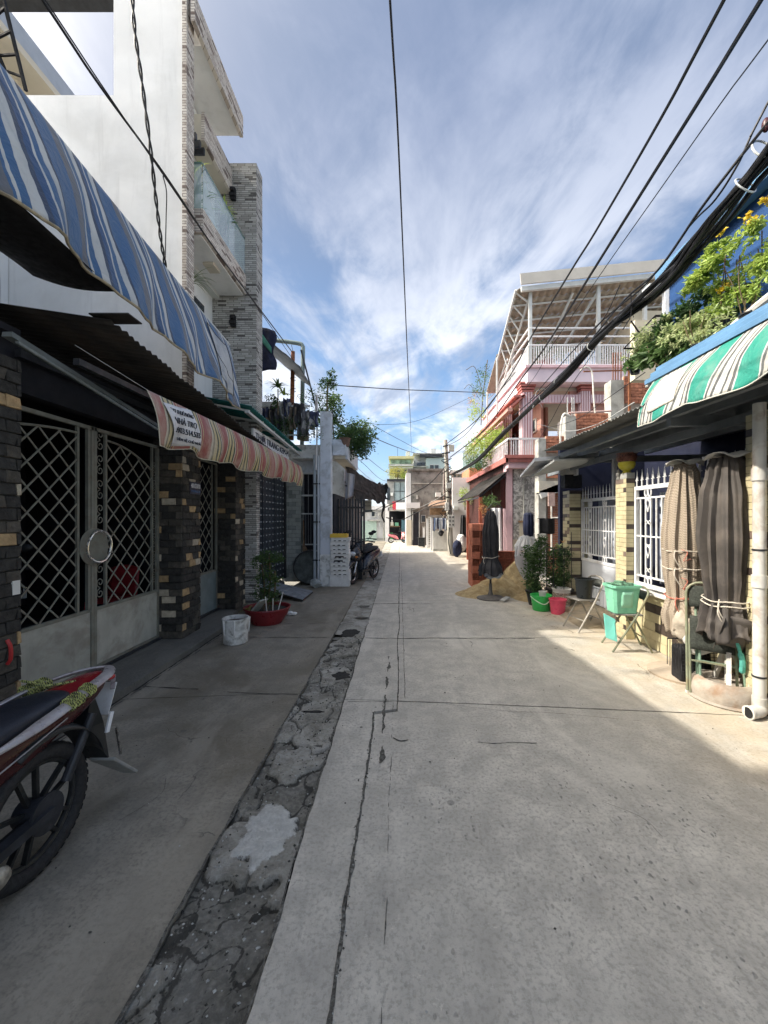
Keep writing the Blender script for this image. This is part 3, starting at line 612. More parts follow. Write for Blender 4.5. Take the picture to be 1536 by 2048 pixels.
def pillar(name, y0, y1, z1, seed, x0=-3.05, x1=-2.75, z0=.09):
    MB().box(x0-.08, x1-.012, y0+.012, y1-.012, z0, z1).build(name, dark_mortar, gate_house)
    tile_face(gate_house, 'stone_tile', (x1-.014, y0, z0), (0, 1, 0), (1, 0, 0), y1-y0, z1-z0, .155, .088, None, .004, .022, .006, .5, seed, .004, stone_pick)
    tile_face(gate_house, 'stone_tile', (x0-.05, y0+.014, z0), (1, 0, 0), (0, -1, 0), x1-x0+.05, z1-z0, .18, .088, None, .004, .022, .006, .5, seed+5, .004, stone_pick)
pillar('pillar', 4.99, 5.43, 2.75, 3); pillar('pillar', 6.6, 7.0, 2.75, 8); pillar('pillar', 2.44, 2.86, 2.75, 14)
# switch plate, gecko-free corner post and small red handle on the near pillar
MB().box(-2.748, -2.735, 2.79, 2.845, 1.07, 1.17).build('switch_plate', white_pl, gate_house)
MB().tube(spline([(-2.73, 2.745, .77), (-2.71, 2.748, .72), (-2.71, 2.75, .64), (-2.73, 2.748, .60)], 5), .012).build('handle', plastic('red plastic grip', (.45,.03,.03)), gate_house)
# house number plate
pl = MB().box(-2.732, -2.726, 5.13, 5.40, 1.93, 2.09).build('number_plate', mat('deep blue enamel', (.012,.022,.05), .4, .2, 8, 0), gate_house)
text('401/33/10', .085, (-2.722, 5.265, 2.035), (0, 1, 0), white_metal, pl, 'lettering', .002, width=.23)
text('PHƯỜNG 10', .04, (-2.722, 5.265, 1.965), (0, 1, 0), mat('pale blue print', (.10,.18,.35), .5, .1, 5, 0), pl, 'lettering', .002, width=.22)
def lattice(parent, x, y0, y1, z0, zf, m, py=.2, pz=.21, w=.014):
    """diagonal bars clipped to y0..y1, z0..zf(y)"""
    s = pz/py; k = 0
    for sg in (1, -1):
        c = (z0-sg*s*(y1 if sg > 0 else y0))
        lo = z0-3-abs(s)*(y1-y0)*2; q = z0 - (s*(y1-y0)) - 3; v = -40
        while v < 40:
            b = v*pz; v += 1
            pts = []; N_ = 120
            for i in range(N_+1):
                y = y0+(y1-y0)*i/N_; z = z0+sg*s*(y-y0)+b
                if z0 <= z <= zf(y): pts.append((x+sg*.005, y, z))
            if len(pts) > 4:
                MB().bar(pts[0], pts[-1], w, .006, up=(1, 0, 0)).build('lattice_bar', m, parent)
def scroll(mb, c, r, ax, turns=1.25, rad=.004, sg=1, st=0):
    pts = []
    for i in range(22):
        t = i/21; a = st+sg*turns*2*math.pi*t; q = r*(1-t*.75); pts.append(Vector(c)+Vector(ax)*(q*math.cos(a))+Vector((0, 0, q*math.sin(a))))
    mb.tube(pts, rad, 5)
lgate = thing('double_gate', 'wide worn grey green double gate with diamond lattice and round handle plate', 'gate', (-3.05, 3.92, .1))
GX = -3.05
def gate_leaf(ya, yb, hinge_far, inner_first):
    lf = MB().bar((GX, ya+.012, .12), (GX, ya+.012, 2.52), .035).bar((GX, yb-.012, .12), (GX, yb-.012, 2.52), .035).bar((GX, ya, .705), (GX, yb, .705), .03).bar((GX, ya, 2.5), (GX, yb, 2.5), .035).bar((GX, ya, .13), (GX, yb, .13), .03).build('leaf_frame', gate_metal, lgate)
    MB().box(GX-.006, GX+.006, ya+.02, yb-.02, .13, .70).build('lower_panel', gate_panel_m, lf)
    return lf
for (ya, yb, ina, inb, arc) in ((2.88, 3.912, 2.92, 3.72, 0), (3.925, 4.97, 4.10, 4.84, 1)):
    lf = gate_leaf(ya, yb, 0, 0)
    for yy in ((inb+.012,) if not arc else (ina-.012, inb+.012)): MB().bar((GX, yy, .71), (GX, yy, 2.49), .024).build('bar', gate_metal, lf)
    zf = (lambda y, a=ina, b=inb, k=arc: 2.42-(.22 if k else .10)*((y-a)/(b-a) if k else (b-y)/(b-a))**2)
    MB().tube([(GX, ina+(inb-ina)*i/14, zf(ina+(inb-ina)*i/14)) for i in range(15)], .012, 6).build('arched_bar', gate_metal, lf)
    before = len(lf.children)
    lattice(lf, GX, ina, inb, .72, zf, gate_metal, .205, .21, .015)
    mb = MB(); yc = (4.10-.012+3.945)/2 if arc else 3.81
    if arc:
        for k in range(7):
            z = .85+k*.25
            if 1.15 < z < 1.5: continue
            scroll(mb, (GX, yc, z), .05, (0, 1, 0), 1.3, .005, 1, 1.6); scroll(mb, (GX, yc, z+.11), .05, (0, 1, 0), 1.3, .005, -1, 4.7)
        mb.build('scrollwork', gate_metal, lf)
        mb = MB()
        for k in range(7):
            z = .85+k*.22; scroll(mb, (GX, 4.905, z), .04, (0, 1, 0), 1.3, .004, 1, 1.6); scroll(mb, (GX, 4.905, z+.1), .04, (0, 1, 0), 1.3, .004, -1, 4.7)
        mb.build('scrollwork', gate_metal, lf)
    else: MB().bar((GX, 3.86, .71), (GX, 3.86, 2.49), .03).build('bar', gate_metal, lf)
MB().tube([(GX+.012, 3.92, 1.33), (GX+.02, 3.92, 1.33)], .185, 40).build('handle_plate', gate_metal, lgate, bev=.002)
MB().tube([(GX+.065+.004*math.sin(a*3), 3.93+.155*math.cos(a), 1.33+.155*math.sin(a)) for a in [i*2*math.pi/40 for i in range(40)]], .0125, 8, close=True).build('ring_handle', mat('bright steel ring', (.62,.62,.60), .25, .1, 12, 0, metal=.9), lgate, True)
MB().cyl((GX, 3.93, 1.485), (GX+.06, 3.93, 1.485), .014).cyl((GX, 3.93, 1.175), (GX+.06, 3.93, 1.175), .014).build('handle_stud', chrome, lgate)
sg = thing('single_gate', 'narrow grey lattice door between the two dark stone pillars', 'gate', (GX, 6, .1))
MB().bar((GX, 5.45, .12), (GX, 5.45, 2.5), .03).bar((GX, 6.55, .12), (GX, 6.55, 2.5), .03).bar((GX, 5.45, .75), (GX, 6.55, .75), .03).bar((GX, 5.45, 2.5), (GX, 6.55, 2.5), .03).bar((GX, 6.4, .75), (GX, 6.4, 2.5), .02).build('frame', gate_metal, sg)
MB().box(GX-.006, GX+.006, 5.46, 6.54, .12, .74).build('lower_panel', mat('blue grey gate panel', (.16,.20,.20), .5, .2, 3, .001, 30), sg)
lattice(sg, GX, 5.5, 6.38, .76, lambda y: 2.45, gate_metal, .2, .21, .014)
# ---- roof sheet over the gate
lroof = thing('corrugated_roof', 'dark rusty corrugated roof sheets with a jagged edge above the grey gate', 'roof', (-2.9, 4.5, 3))
def rz(y): return 3.12-.10*(y-3.0)
yy = 3.0
for k in range(5):
    y2 = yy+.78
    corrugated('roof_sheet', (-2.2-random.uniform(0, .03), yy, rz(yy)+.004*k), (-2.2, y2+.04, rz(y2)+.004*k), (-4.2, yy, rz(yy)+.30+.004*k), corr_dark, lroof, .076, .011, .02); yy = y2
MB().box(-2.35, -2.05, 2.98, 3.14, 3.155, 3.165).build('loose_sheet', corr_dark, lroof)
for x in (-2.5, -2.95): MB().box(x-.025, x+.025, 3.05, 6.9, 2.86 if x < -2.7 else 2.80, 2.92 if x < -2.7 else 2.85).build('purlin', dark_metal, lroof)
MB().box(-3.1, -3.0, 2.4, 5.0, .06, .115).box(-3.1, -3.0, 5.4, 6.62, .06, .115).build('added_threshold', dark_metal, gate_house)  # bar added to block light showing under the gate
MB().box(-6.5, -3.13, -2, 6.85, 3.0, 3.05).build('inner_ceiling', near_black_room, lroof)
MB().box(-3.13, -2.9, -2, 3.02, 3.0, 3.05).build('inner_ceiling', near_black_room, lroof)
tl = thing('tube_lamp', 'unlit grey fluorescent tube fitting hanging under the dark roof', 'lamp', (-2.78, 3.6, 2.8))
a = PX(14, 668, -2.72); b = PX(316, 855, -2.72)
MB().bar(a, b, .07, .035).build('housing', mat('dusty lamp housing', (.13,.15,.15), .5, .2, 6, .001), tl)
MB().cyl(a+Vector((.02, .05, -.03)), b+Vector((.02, -.05, -.03)), .014).build('tube', mat('dusty glass tube', (.25,.28,.28), .3, .1, 8, 0), tl)
tag(MB().tube([PX(150, 690, -2.25), PX(298, 782, -2.05)], .0018, 4).tube([PX(298, 782, -2.05), Vector((-2.05, 8.1, 2.74))], .003, 4).build('awning_string', light_metal), 'thin pale string holding up the red striped awning', 'string')
# ---- blue awning
ba = thing('blue_awning', 'long blue and white striped cloth awning hanging high on the left', 'awning', (-2.4, 4, 3.8))
def baw(u, v):
    y = 1.2+u*4.75; top = Vector((-2.62, y+.12*u, 4.60-.095*(y-2.5) if y > 2.5 else 4.60)); zb = 3.52-.085*(y-2.3)+.07*ns(y*1.7, 4)+.03*math.sin(y*5.1)
    bot = Vector((-2.28+.05*ns(y*2.1, 9), y-.30*u, zb)); p = top.lerp(bot, v)
    p.x += .035*math.sin(math.pi*v)*1.0+.05*math.sin(y*7+v*2)*v+.012*math.sin(y*23+3*v)*v; return p
MB().grid(baw, 190, 22).build('cloth', blue_aw, ba, True, thick=.002, fix=False)
MB().tube([baw(i/60, 1)+Vector((0, 0, -.006)) for i in range(61)], .011, 6).build('hem', mat('dirty hem cord', (.32,.27,.18), .9, .3, 20, .001), ba)
MB().tube([baw(0, 0), baw(1, 0)], .016, 8).build('top_rod', light_metal, ba)
def patch(u, v):
    p = baw(.835+.115*u+.02*v, .14+.72*v+.05*math.sin(u*3)); p.x += .008; return p
pm_ = stripes('crumpled pale patch cloth', [(0, (.62,.63,.62))], 1, 1, 0, 0, .06, .45, (.2, (.33,.36,.40)), .75)
MB().grid(patch, 16, 16).build('patch', pm_, ba, True, thick=.002)
MB().tube([patch(i/8, 0)+Vector((.004, 0, 0)) for i in range(9)]+[patch(1, i/8)+Vector((.004, 0, 0)) for i in range(9)], .004, 5).tube([patch(0, i/8)+Vector((.004, 0, 0)) for i in range(9)], .004, 5).tube([patch(i/8, .55+.2*i/8)+Vector((.004, 0, 0)) for i in range(9)], .003, 5).build('patch_cord', black, ba)
tarp = thing('dark_tarp', 'dark tarpaulin stretched behind the lower edge of the blue awning', 'tarpaulin', (-2.7, 2, 3.4))
def tp(u, v):
    y = .9+2.35*u; a = Vector((-2.34, y, 3.56-.085*(y-2.3))); b = Vector((-3.0-.05*(1-u), y*1.0-.02, 3.60-.02*u+.04*math.sin(u*9))); p = a.lerp(b, v); p.z -= .04*math.sin(math.pi*v); return p
MB().grid(tp, 30, 8).build('cloth', black, tarp, True, thick=.003)
MB().tube(spline([(-3.02, 2.85, 3.62), (-3.0, 2.86, 3.4), (-2.98, 2.84, 3.15), (-3.0, 2.84, 3.0)], 5), .075, 9).build('hanging_fold', black, tarp)
# ---- red awning with banner
ra = thing('red_awning', 'red, cream and green striped cloth valance hung along a string below the dark roof', 'awning', (-2.05, 5.5, 2.5))
def raw(u, v):
    y = 3.2+4.95*u; y += .12*v*(1-u)*(1 if u < .3 else 0); zt = 2.655+.02*u+.03*math.sin(math.pi*u); sc = abs(math.sin(y*3.3)); zb = 2.27+.02*ns(y*3)-.045*sc+.04*u
    if u < .02: zb += .0
    p = Vector((-2.05, y, zt+(zb-zt)*v)); p.x += v*(.06*ns(y*2.2, 3)+.03*math.sin(y*13+2*v)*v)+.05*math.sin(math.pi*v); return p
MB().grid(raw, 200, 14).build('cloth', red_aw, ra, True, thick=.002, fix=False)
MB().tube([raw(i/90, 1) for i in range(91)], .004, 5).tube([raw(0, i/10) for i in range(11)], .004, 5).build('hem', mat('cream piping', (.6,.57,.45), .8, .1, 5, 0), ra)
def bn(u, v): p = raw(.03+.098*u+.012*v, .13+.80*v-.10*u*(1-v)); p.x += .012+.006*math.sin(u*9+v*4); return p
banner = MB().grid(bn, 16, 10).build('banner', mat('white banner vinyl', (.62,.62,.63), .5, .08, 4, .003, 8, dirt=((.3,.3,.32), .4, 6)), ra, True, thick=.0015)
for i, (s, vv, sz, ww) in enumerate((('CHO THUÊ PHÒNG', .16, .045, .38), ('NHÀ TRỌ', .40, .075, .36), ('0903.514.533', .64, .075, .40), ('LIÊN HỆ CHỦ NHÀ', .88, .035, .36))):
    q = bn(.5, vv); r_ = (bn(.95, vv)-bn(.05, vv)).normalized(); text(s, sz, q+Vector((.014, 0, 0)), r_, ink, banner, 'lettering', .003, (0, 0, 1), width=ww)

# ================================================================ LEFT: tall white house (in front of its own plot)
tall = thing('tall_white_house', 'tall white modern house with stone clad balconies on the left', 'house', (-4, 6, 0))
# near side wall : stepped top
MB().prism([(-7.5, 3.06), (-2.86, 3.06), (-2.86, 9.4), (-3.77, 9.4), (-3.77, 7.18), (-7.5, 7.18)], 'y', 5.2, 5.36).build('side_wall', wall_white, tall)
MB().box(-6.2, -3.35, 6.9, 7.3, .0, 3.0).build('lower_wall', wall_white, tall)
MB().box(-7.5, -3.32, 5.37, 7.2, 3.06, 3.2).build('floor_slab', white_paint, tall)
MB().box(-3.45, -3.32, 5.37, 6.99, 3.2, 5.5).build('front_wall', wall_white, tall)
MB().box(-7.5, -3.2, 5.37, 7.0, 5.5, 5.62).build('floor_slab', white_paint, tall)
MB().box(-3.40, -3.28, 5.9, 6.99, 5.62, 8.16).build('front_wall', wall_white, tall)
MB().box(-7.5, -7.3, 5.36, 7.5, 3.2, 7.3).build('back_wall', wall_white, tall)
# stone strip at the front edge of the side wall
MB().box(-2.858, -2.80, 5.18, 5.37, 3.06, 9.4).build('stone_strip', clad_warm, tall)
MB().box(-2.86, -3.0, 5.362, 5.42, 3.06, 9.4).build('stone_strip', clad_warm, tall)
# balcony one
MB().box(-3.3, -2.77, 5.5, 6.98, 5.54, 5.88).build('balcony_slab', wall_white, tall)
MB().box(-2.768, -2.72, 5.49, 6.98, 5.56, 5.89).build('balcony_cladding', clad_warm, tall)
MB().box(-3.3, -2.722, 5.455, 5.498, 5.56, 5.89).build('balcony_cladding', clad_warm, tall)
MB().box(-2.75, -2.738, 5.50, 6.3, 5.89, 6.52).build('glass_pane', glass_clear, tall); MB().box(-2.75, -2.738, 6.31, 6.97, 5.89, 6.52).build('glass_pane', glass_clear, tall)
MB().box(-3.2, -2.752, 5.47, 5.482, 5.89, 6.52).build('glass_pane', glass_clear, tall)
MB().box(-2.753, -2.735, 5.49, 6.97, 6.52, 6.545).box(-3.2, -2.74, 5.466, 5.486, 6.52, 6.545).build('glass_rail', mat('green glass edge', (.12,.20,.17), .2, .1, 5, 0), tall)
MB().box(-3.02, -2.86, 6.05, 6.28, 5.50, 5.538).build('ceiling_light', soffit, tall)
MB().box(-3.325, -3.27, 6.15, 6.6, 4.75, 5.15).build('window_frame', dark_metal, tall)
MB().box(-3.272, -3.262, 6.18, 6.36, 4.79, 5.11).box(-3.272, -3.262, 6.39, 6.57, 4.79, 5.11).build('window_pane', glass_dark, tall)
# top overhang
MB().box(-3.6, -2.76, 5.5, 6.80, 8.19, 8.50).build('roof_overhang', wall_white, tall)
MB().box(-2.757, -2.70, 5.2, 6.80, 8.16, 8.52).build('roof_cladding', clad_warm, tall)
MB().box(-3.27, -3.02, 6.0, 6.99, 7.35, 7.75).build('pergola_beam', soffit, tall)
MB().box(-3.018, -2.97, 6.0, 6.99, 7.35, 7.78).build('beam_cladding', clad_warm, tall)
for k in range(5): MB().box(-3.28, -3.02, 5.6+.12*k, 5.64+.12*k, 7.22, 7.32).build('pergola_slat', dark_metal, tall)
# stone tower
MB().box(-3.42, -2.545, 7.0, 7.16, 0.1, 7.90).build('stone_tower', clad_grey, tall)
MB().box(-3.42, -2.545, 7.161, 7.3, 3.2, 7.9).build('tower_back', clad_grey, tall)
for z in (7.22, 4.98):
    w = MB().box(-2.98, -2.90, 6.93, 6.998, z, z+.20).build('wall_lamp', black, tall); MB().box(-2.99, -2.89, 6.90, 6.95, z+.04, z+.09).box(-2.97, -2.91, 6.88, 6.94, z+.12, z+.17).build('lamp_head', black, w)
# rear roof slab behind the wall and ladder rail
MB().hexa([(-6.3, 5.6, 9.1), (-6.0, 5.6, 9.1), (-6.0, 7.3, 9.1), (-6.3, 7.3, 9.1), (-6.3, 5.6, 9.42), (-6.0, 5.6, 9.42), (-6.0, 7.3, 9.42), (-6.3, 7.3, 9.42)]).build('rear_slab', mat('grey blue slab paint', (.34,.38,.44), .7, .08, 3, .001), tall)
MB().box(-7.4, -6.0, 5.6, 7.3, 8.98, 9.098).build('rear_soffit', soffit, tall); MB().box(-6.6, -6.45, 5.6, 7.3, 5.7, 8.98).build('rear_wall', cream, tall)
MB().box(-7.5, -3.775, 5.21, 5.34, 8.45, 8.8).build('top_beam', dark_metal, tall)
lad = thing('metal_ladder', 'black metal ladder frame standing above the blue awning at the far left edge', 'ladder', (-3.4, 3.6, 4.9))
for x in (0, 46): 
    pass
q0, q1 = P(0, -30, 3.4), P(52, 182, 3.6)
r0, r1 = P(-40, 20, 3.4), P(18, 160, 3.6)
MB().bar(q0, q1, .022).build('side_rail', black, lad); MB().bar(r0, r1, .022).build('side_rail', black, lad)
for t in (.2, .42, .64, .86): MB().bar(q0.lerp(q1, t), r0.lerp(r1, t), .016).build('rung', black, lad)
# neighbour beyond the frame on the left: throws the shade over the foreground
nb = thing('neighbour_house', 'plain plastered neighbour house unseen beyond the left edge, shading the foreground', 'house', (-5, -3, 0))
MB().box(-8, -3.4, -9, 1.75, 3.5, 7.6).build('upper_wall', wall_white, nb); MB().box(-8, -3.4, -9, 1.9, 0, 3.49).build('lower_wall', near_black_room, nb)
# ================================================================ LEFT: riveted gate front, teal roof, sign
tile_a = mat('pale grey glazed tile', (.40,.42,.39), .5, .12, 7, .003, 30, rnd=.22, dirt=((.25,.26,.22), .4, 5)); tile_b = mat('grey green tile', (.27,.30,.28), .5, .15, 7, .003, 30, rnd=.3)
rg = thing('riveted_gate_front', 'black riveted metal gate between pale tiled pillars under the teal roof', 'gate', (-2.8, 8.5, 0))
def tp_pillar(y0, y1, x0, x1, z1, seed):
    MB().box(x0, x1-.012, y0+.012, y1, 0, z1).build('pillar', dark_mortar, rg)
    tile_face(rg, 'tile', (x1-.014, y0, 0.02), (0, 1, 0), (1, 0, 0), y1-y0, z1-.02, .18, .10, [(tile_a, 8), (tile_b, 2)], .004, .016, .001, .5, seed)
    tile_face(rg, 'tile', (x0, y0+.013, 0.02), (1, 0, 0), (0, -1, 0), x1-x0, z1-.02, .18, .10, [(tile_a, 6), (tile_b, 3)], .004, .016, .001, .5, seed+3)
tp_pillar(7.02, 7.54, -3.2, -2.73, 3.0, 4); tp_pillar(9.96, 10.3, -2.9, -2.50, 2.9, 7)
fr = MB().box(-3.0, -2.86, 7.54, 7.60, .1, 2.75).box(-3.0, -2.86, 9.88, 9.95, .1, 2.75).box(-3.0, -2.86, 7.6, 9.88, 2.66, 2.75).build('gate_frame', dark_metal, rg)
gate_blk = mat('blue black gate paint', (.035,.042,.052), .4, .2, 8, .001, 60)
rivet_m = mat('steel rivet', (.62,.64,.64), .35, .1, 20, 0)
for li, (a, b) in enumerate(((7.61, 8.30), (8.31, 9.08), (9.09, 9.87))):
    lf = MB().box(-2.95, -2.905, a, b, .12, 2.65).build('gate_leaf', gate_blk, rg)
    rv = MB(); cols = 3 if li == 0 else 4
    for r in range(17):
        z = .22+r*.145
        if li == 0: MB().box(-2.904, -2.892, a+.05, b-.05, z+.05, z+.095).build('raised_bar', gate_blk, lf)
        for c in range(cols):
            y = a+.06+(b-a-.12)*c/(cols-1); rv.ell((-2.903, y, z), (.014, .017, .017), 7, 4)
    rv.build('rivets', rivet_m, lf)['kind'] = 'stuff'
    MB().bar((-2.90, a+.01, .12), (-2.90, a+.01, 2.65), .03).build('leaf_edge', gate_blk, lf)
MB().box(-2.905, -2.87, 7.75, 7.85, 1.2, 1.35).build('lock_box', black, rg)
for z in (2.45, ): MB().box(-2.9, -2.86, 7.7, 7.82, z, z+.14).build('hinge_box', black, rg)
# two papers on the pale pillar
for z, h, c in ((1.88, .22, (.38,.38,.20)), (1.44, .40, (.45,.45,.30))):
    MB().box(-2.712, -2.708, 7.22, 7.42, z, z+h).build('paper_notice', mat('faded paper notice %d' % (z*100), c, .8, .5, 22, .001), rg)
MB().box(-2.712, -2.69, 7.27, 7.34, 1.22, 1.36).build('bell_box', plastic('grey plastic', (.3,.32,.3)), rg)
MB().box(-5.5, -3.0, 7.5, 10.0, .1, .12).box(-5.5, -5.4, 7.5, 10.0, .1, 3.1).build('inner_wall', near_black_room, rg)
MB().box(-3.05, -2.9, 7.54, 9.96, 2.76, 3.3).build('lintel_wall', cream, rg)
teal = thing('teal_roof', 'teal corrugated roof sheets sloping over the shop sign', 'roof', (-2.6, 7.5, 3.1))
y = 6.1
for k in range(4):
    corrugated('roof_sheet', (-2.30, y, 3.34-.05*(y-6.1)), (-2.30, y+.78, 3.34-.05*(y-5.32)), (-3.5, y, 3.58-.05*(y-6.1)), corr_teal, teal, .09, .012, 0); y += .80
MB().hexa([(-2.42, 6.15, 3.25), (-2.36, 6.15, 3.25), (-2.36, 9.4, 3.09), (-2.42, 9.4, 3.09), (-2.42, 6.15, 3.29), (-2.36, 6.15, 3.29), (-2.36, 9.4, 3.13), (-2.42, 9.4, 3.13)]).build('eave_bar', light_metal, teal)
for k in range(6): MB().bar((-2.36, 6.2+.62*k, 3.29-.03*k), (-3.3, 6.2+.62*k, 3.46-.03*k), .03).build('rafter', light_metal, teal)
sgn = thing('shop_sign', 'white shop sign reading THỜI TRANG under the teal roof', 'sign', (-2.5, 7.8, 2.95))
MB().box(-2.54, -2.50, 6.75, 8.9, 2.70, 3.15).build('board', mat('white sign face', (.66,.68,.70), .5, .04, 3, 0), sgn)
text('THỜI TRANG KEM-M', .17, (-2.492, 7.83, 3.03), (0, 1, 0), mat('navy sign ink', (.015,.03,.06), .5, .1, 5, 0), sgn, 'lettering', .003, width=2.0)
for yy in (7.45, 8.35):
    MB().ell((-2.497, yy, 2.83), (.004, .10, .12), 14, 8).build('portrait_patch', mat('faded portrait print', (.42,.30,.27), .6, .35, 12, 0), sgn)

# structures on the roof behind the teal roof: shed with tarpaulins
shed = thing('rooftop_shed', 'cluttered rooftop shed with tarpaulins beside the stone tower', 'shed', (-3.5, 8.6, 3.3))
MB().box(-5.5, -3.4, 7.4, 10.3, 3.3, 3.4).build('deck', concrete, shed)
MB().box(-5.4, -3.6, 9.6, 9.7, 3.4, 5.6).box(-5.4, -5.3, 7.5, 9.6, 3.4, 5.6).build('wall', mat('old shed boards', (.20,.17,.14), .9, .4, 4, .006, 20, streak=.4), shed)
MB().box(-4.7, -4.6, 7.35, 10.2, 3.4, 7.4).build('added_shade_board', MATS['old shed boards'], shed)  # unseen board, added so its shadow covers the road and sand
MB().box(-3.55, -2.6, 9.3, 9.36, 3.45, 4.35).build('parapet_wall', mat('grey white parapet', (.50,.50,.48), .85, .12, 3, .003, 40, streak=.4), shed)
MB().grid(lambda u, v: Vector((-3.5+.9*u+.04*math.sin(v*9), 8.2+.03*math.sin(u*20), 5.75-.25*u-1.15*v*(1-.3*u)+.05*ns(u*3, v*3))), 16, 12).build('blue_tarpaulin', navy, shed, True, thick=.003)
MB().grid(lambda u, v: Vector((-3.0+.9*u, 8.3+1.2*v, 5.55-.75*u-.1*v+.03*ns(u*5, v*5))), 12, 12).build('grey_tarpaulin', mat('grey tarpaulin', (.28,.31,.36), .6, .1, 5, .004, 20), shed, True, thick=.003)
MB().grid(lambda u, v: Vector((-3.4+.75*u, 8.15, 5.9-.9*u+.02*math.sin(v*5)+(.35-.2*u)*v)), 12, 4).build('green_mesh_sheet', mat('green mesh', (.06,.22,.17), .8, .2, 8, .001), shed, True, thick=.003)
MB().box(-3.45, -3.2, 8.1, 8.14, 4.7, 5.5).build('door_board', wood, shed)
MB().grid(lambda u, v: Vector((-3.35+.55*u, 8.0+.05*math.sin(u*15), 4.5-.75*v+.04*ns(u*4, v*4))), 10, 10).build('hanging_cloth', mat('crumpled grey cloth', (.36,.36,.36), .8, .5, 8, .02, 9), shed, True, thick=.003)
for k in range(9): MB().bar((-3.3+.14*k, 9.0, 3.45), (-3.3+.14*k, 9.0, 4.15), .018).build('rail_post', dark_metal, shed)
MB().bar((-3.35, 9.0, 4.16), (-2.05, 9.0, 4.16), .04).bar((-3.35, 9.0, 3.5), (-2.05, 9.0, 3.5), .03).build('rail', light_metal, shed)
rr = random.Random(12)
for k in range(14):
    x, z, w, h = -3.45+.105*k+rr.uniform(-.03, .03), rr.uniform(3.9, 4.3), rr.uniform(.12, .28), rr.uniform(.25, .6); c_ = [(.03,.03,.035), (.10,.10,.11), (.30,.30,.30), (.05,.06,.12), (.16,.13,.10)][k % 5]; s_ = rr.uniform(0, 9)
    MB().grid(lambda u, v: Vector((x+w*u+.02*math.sin(v*6+s_), 8.85+.06*rr.random()*0+.05*math.sin(u*11+s_)+.03*ns(u*5, v*5, s_), z-h*v+.03*ns(u*6, s_))), 9, 8).build('hanging_cloth', mat('hung cloth %d' % (k % 5), c_, .9, .3, 9, .01, 20), shed, True, thick=.006)
for k in range(9):
    x, y_, z, s_ = rr.uniform(-3.4, -2.3), rr.uniform(9.05, 9.25), 3.42+.3*(k % 3), rr.uniform(.12, .26); MB().box(x, x+s_, y_, y_+.12, z, z+rr.uniform(.15, .28)).build('stored_box', mat('stored box %d' % (k % 3), [(.20,.17,.13), (.10,.11,.12), (.40,.40,.38)][k % 3], .9, .3, 6, .004), shed, bev=.01)
gal = thing('drain_pipe', 'grey green pipe bent like a gallows beside the stone tower', 'pipe', (-2.4, 9.6, 3.6))
MB().tube(spline([P(505, 677, 9.6), P(560, 682, 9.6), P(597, 687, 9.6), P(605, 692, 9.6), P(606, 705, 9.6), P(605, 780, 9.6), P(604, 890, 9.6)], 5), .05, 10).build('pipe', mat('grey green pipe', (.20,.26,.25), .5, .1, 5, .001), gal, True)
MB().bar(P(602, 700, 9.55), P(636, 830, 9.55), .035).build('brace', dark_metal, gal)
rp = thing('rusty_pole', 'rusty brown pole wrapped in wires standing above the teal roof', 'pole', (-2.5, 9.3, 3.3))
MB().cyl(P(583, 880, 9.3), P(586, 703, 9.3), .052, .045).build('pole', rust, rp, True)
MB().cyl(P(586, 703, 9.3), P(583, 690, 9.3), .006).build('tip_wire', black, rp)
for y_ in (735, 760, 783, 812): MB().tube(spline([P(586, y_, 9.24)+Vector((.06*math.cos(a), .06*math.sin(a), .01*a)) for a in [i*.8 for i in range(9)]], 2), .008, 5).build('wire_coil', black, rp)
# ================================================================ LEFT: small white house with roof plants
wh = thing('white_house', 'small white house with a square post, grilled window and planted roof ledge', 'house', (-2, 9.8, 0))
MB().box(-1.88, -1.63, 9.3, 9.55, 0, 4.12).build('post', blueish_white, wh, bev=.006)
MB().box(-1.884, -1.626, 9.294, 9.5, 0.0, .75).build('peeled_post_foot', peel_white, wh)
MB().box(-3.0, -1.9, 10.05, 10.2, 0, .78).build('low_wall', peel_white, wh)
MB().box(-3.0, -1.9, 10.05, 10.2, 2.75, 3.35).build('upper_wall', blueish_white, wh)
MB().box(-2.05, -1.9, 10.05, 10.2, .78, 2.75).build('side_pier', blueish_white, wh)
MB().box(-2.95, -1.95, 10.30, 10.35, .7, 2.8).build('dark_shutter', near_black_room, wh)
win = MB().box(-2.5, -2.05, 10.02, 10.06, 2.16, 2.20).box(-2.5, -2.05, 10.02, 10.06, 1.70, 1.73).box(-2.5, -2.05, 10.02, 10.06, .92, .95).box(-2.5, -2.05, 10.02, 10.06, 2.72, 2.76).build('window_grille', light_metal, wh)
for k in range(7): MB().bar((-2.46+.065*k, 10.04, .93), (-2.46+.065*k, 10.04, 1.72 if k % 2 else 2.74), .014).build('grille_bar', mat('grey bar', (.22,.23,.24), .5, .1, 9, 0), win)
MB().box(-2.7, -1.63, 9.56, 10.05, 3.05, 3.38).build('roof_slab', peel_white, wh)
MB().box(-1.62, -1.30, 9.5, 9.62, 3.12, 3.50).build('ledge_front', blueish_white, wh, bev=.01)
MB().hexa([(-1.33, 9.62, 3.05), (-1.28, 9.62, 3.05), (-1.28, 12.0, 3.05), (-1.33, 12.0, 3.05), (-1.33, 9.62, 3.5), (-1.28, 9.62, 3.5), (-1.28, 12.0, 3.5), (-1.33, 12.0, 3.5)]).build('ledge_side', blueish_white, wh)
MB().box(-1.62, -1.33, 9.62, 12, 3.05, 3.12).build('ledge_soffit', soffit, wh)
MB().box(-3.0, -1.7, 12.0, 12.15, 0, 3.3).box(-3, -1.62, 10.2, 12, 3.3, 3.38).build('rear_wall', blueish_white, wh)
MB().box(-1.66, -1.60, 9.6, 12, .02, 2.2).build('dark_front', near_black_room, wh)
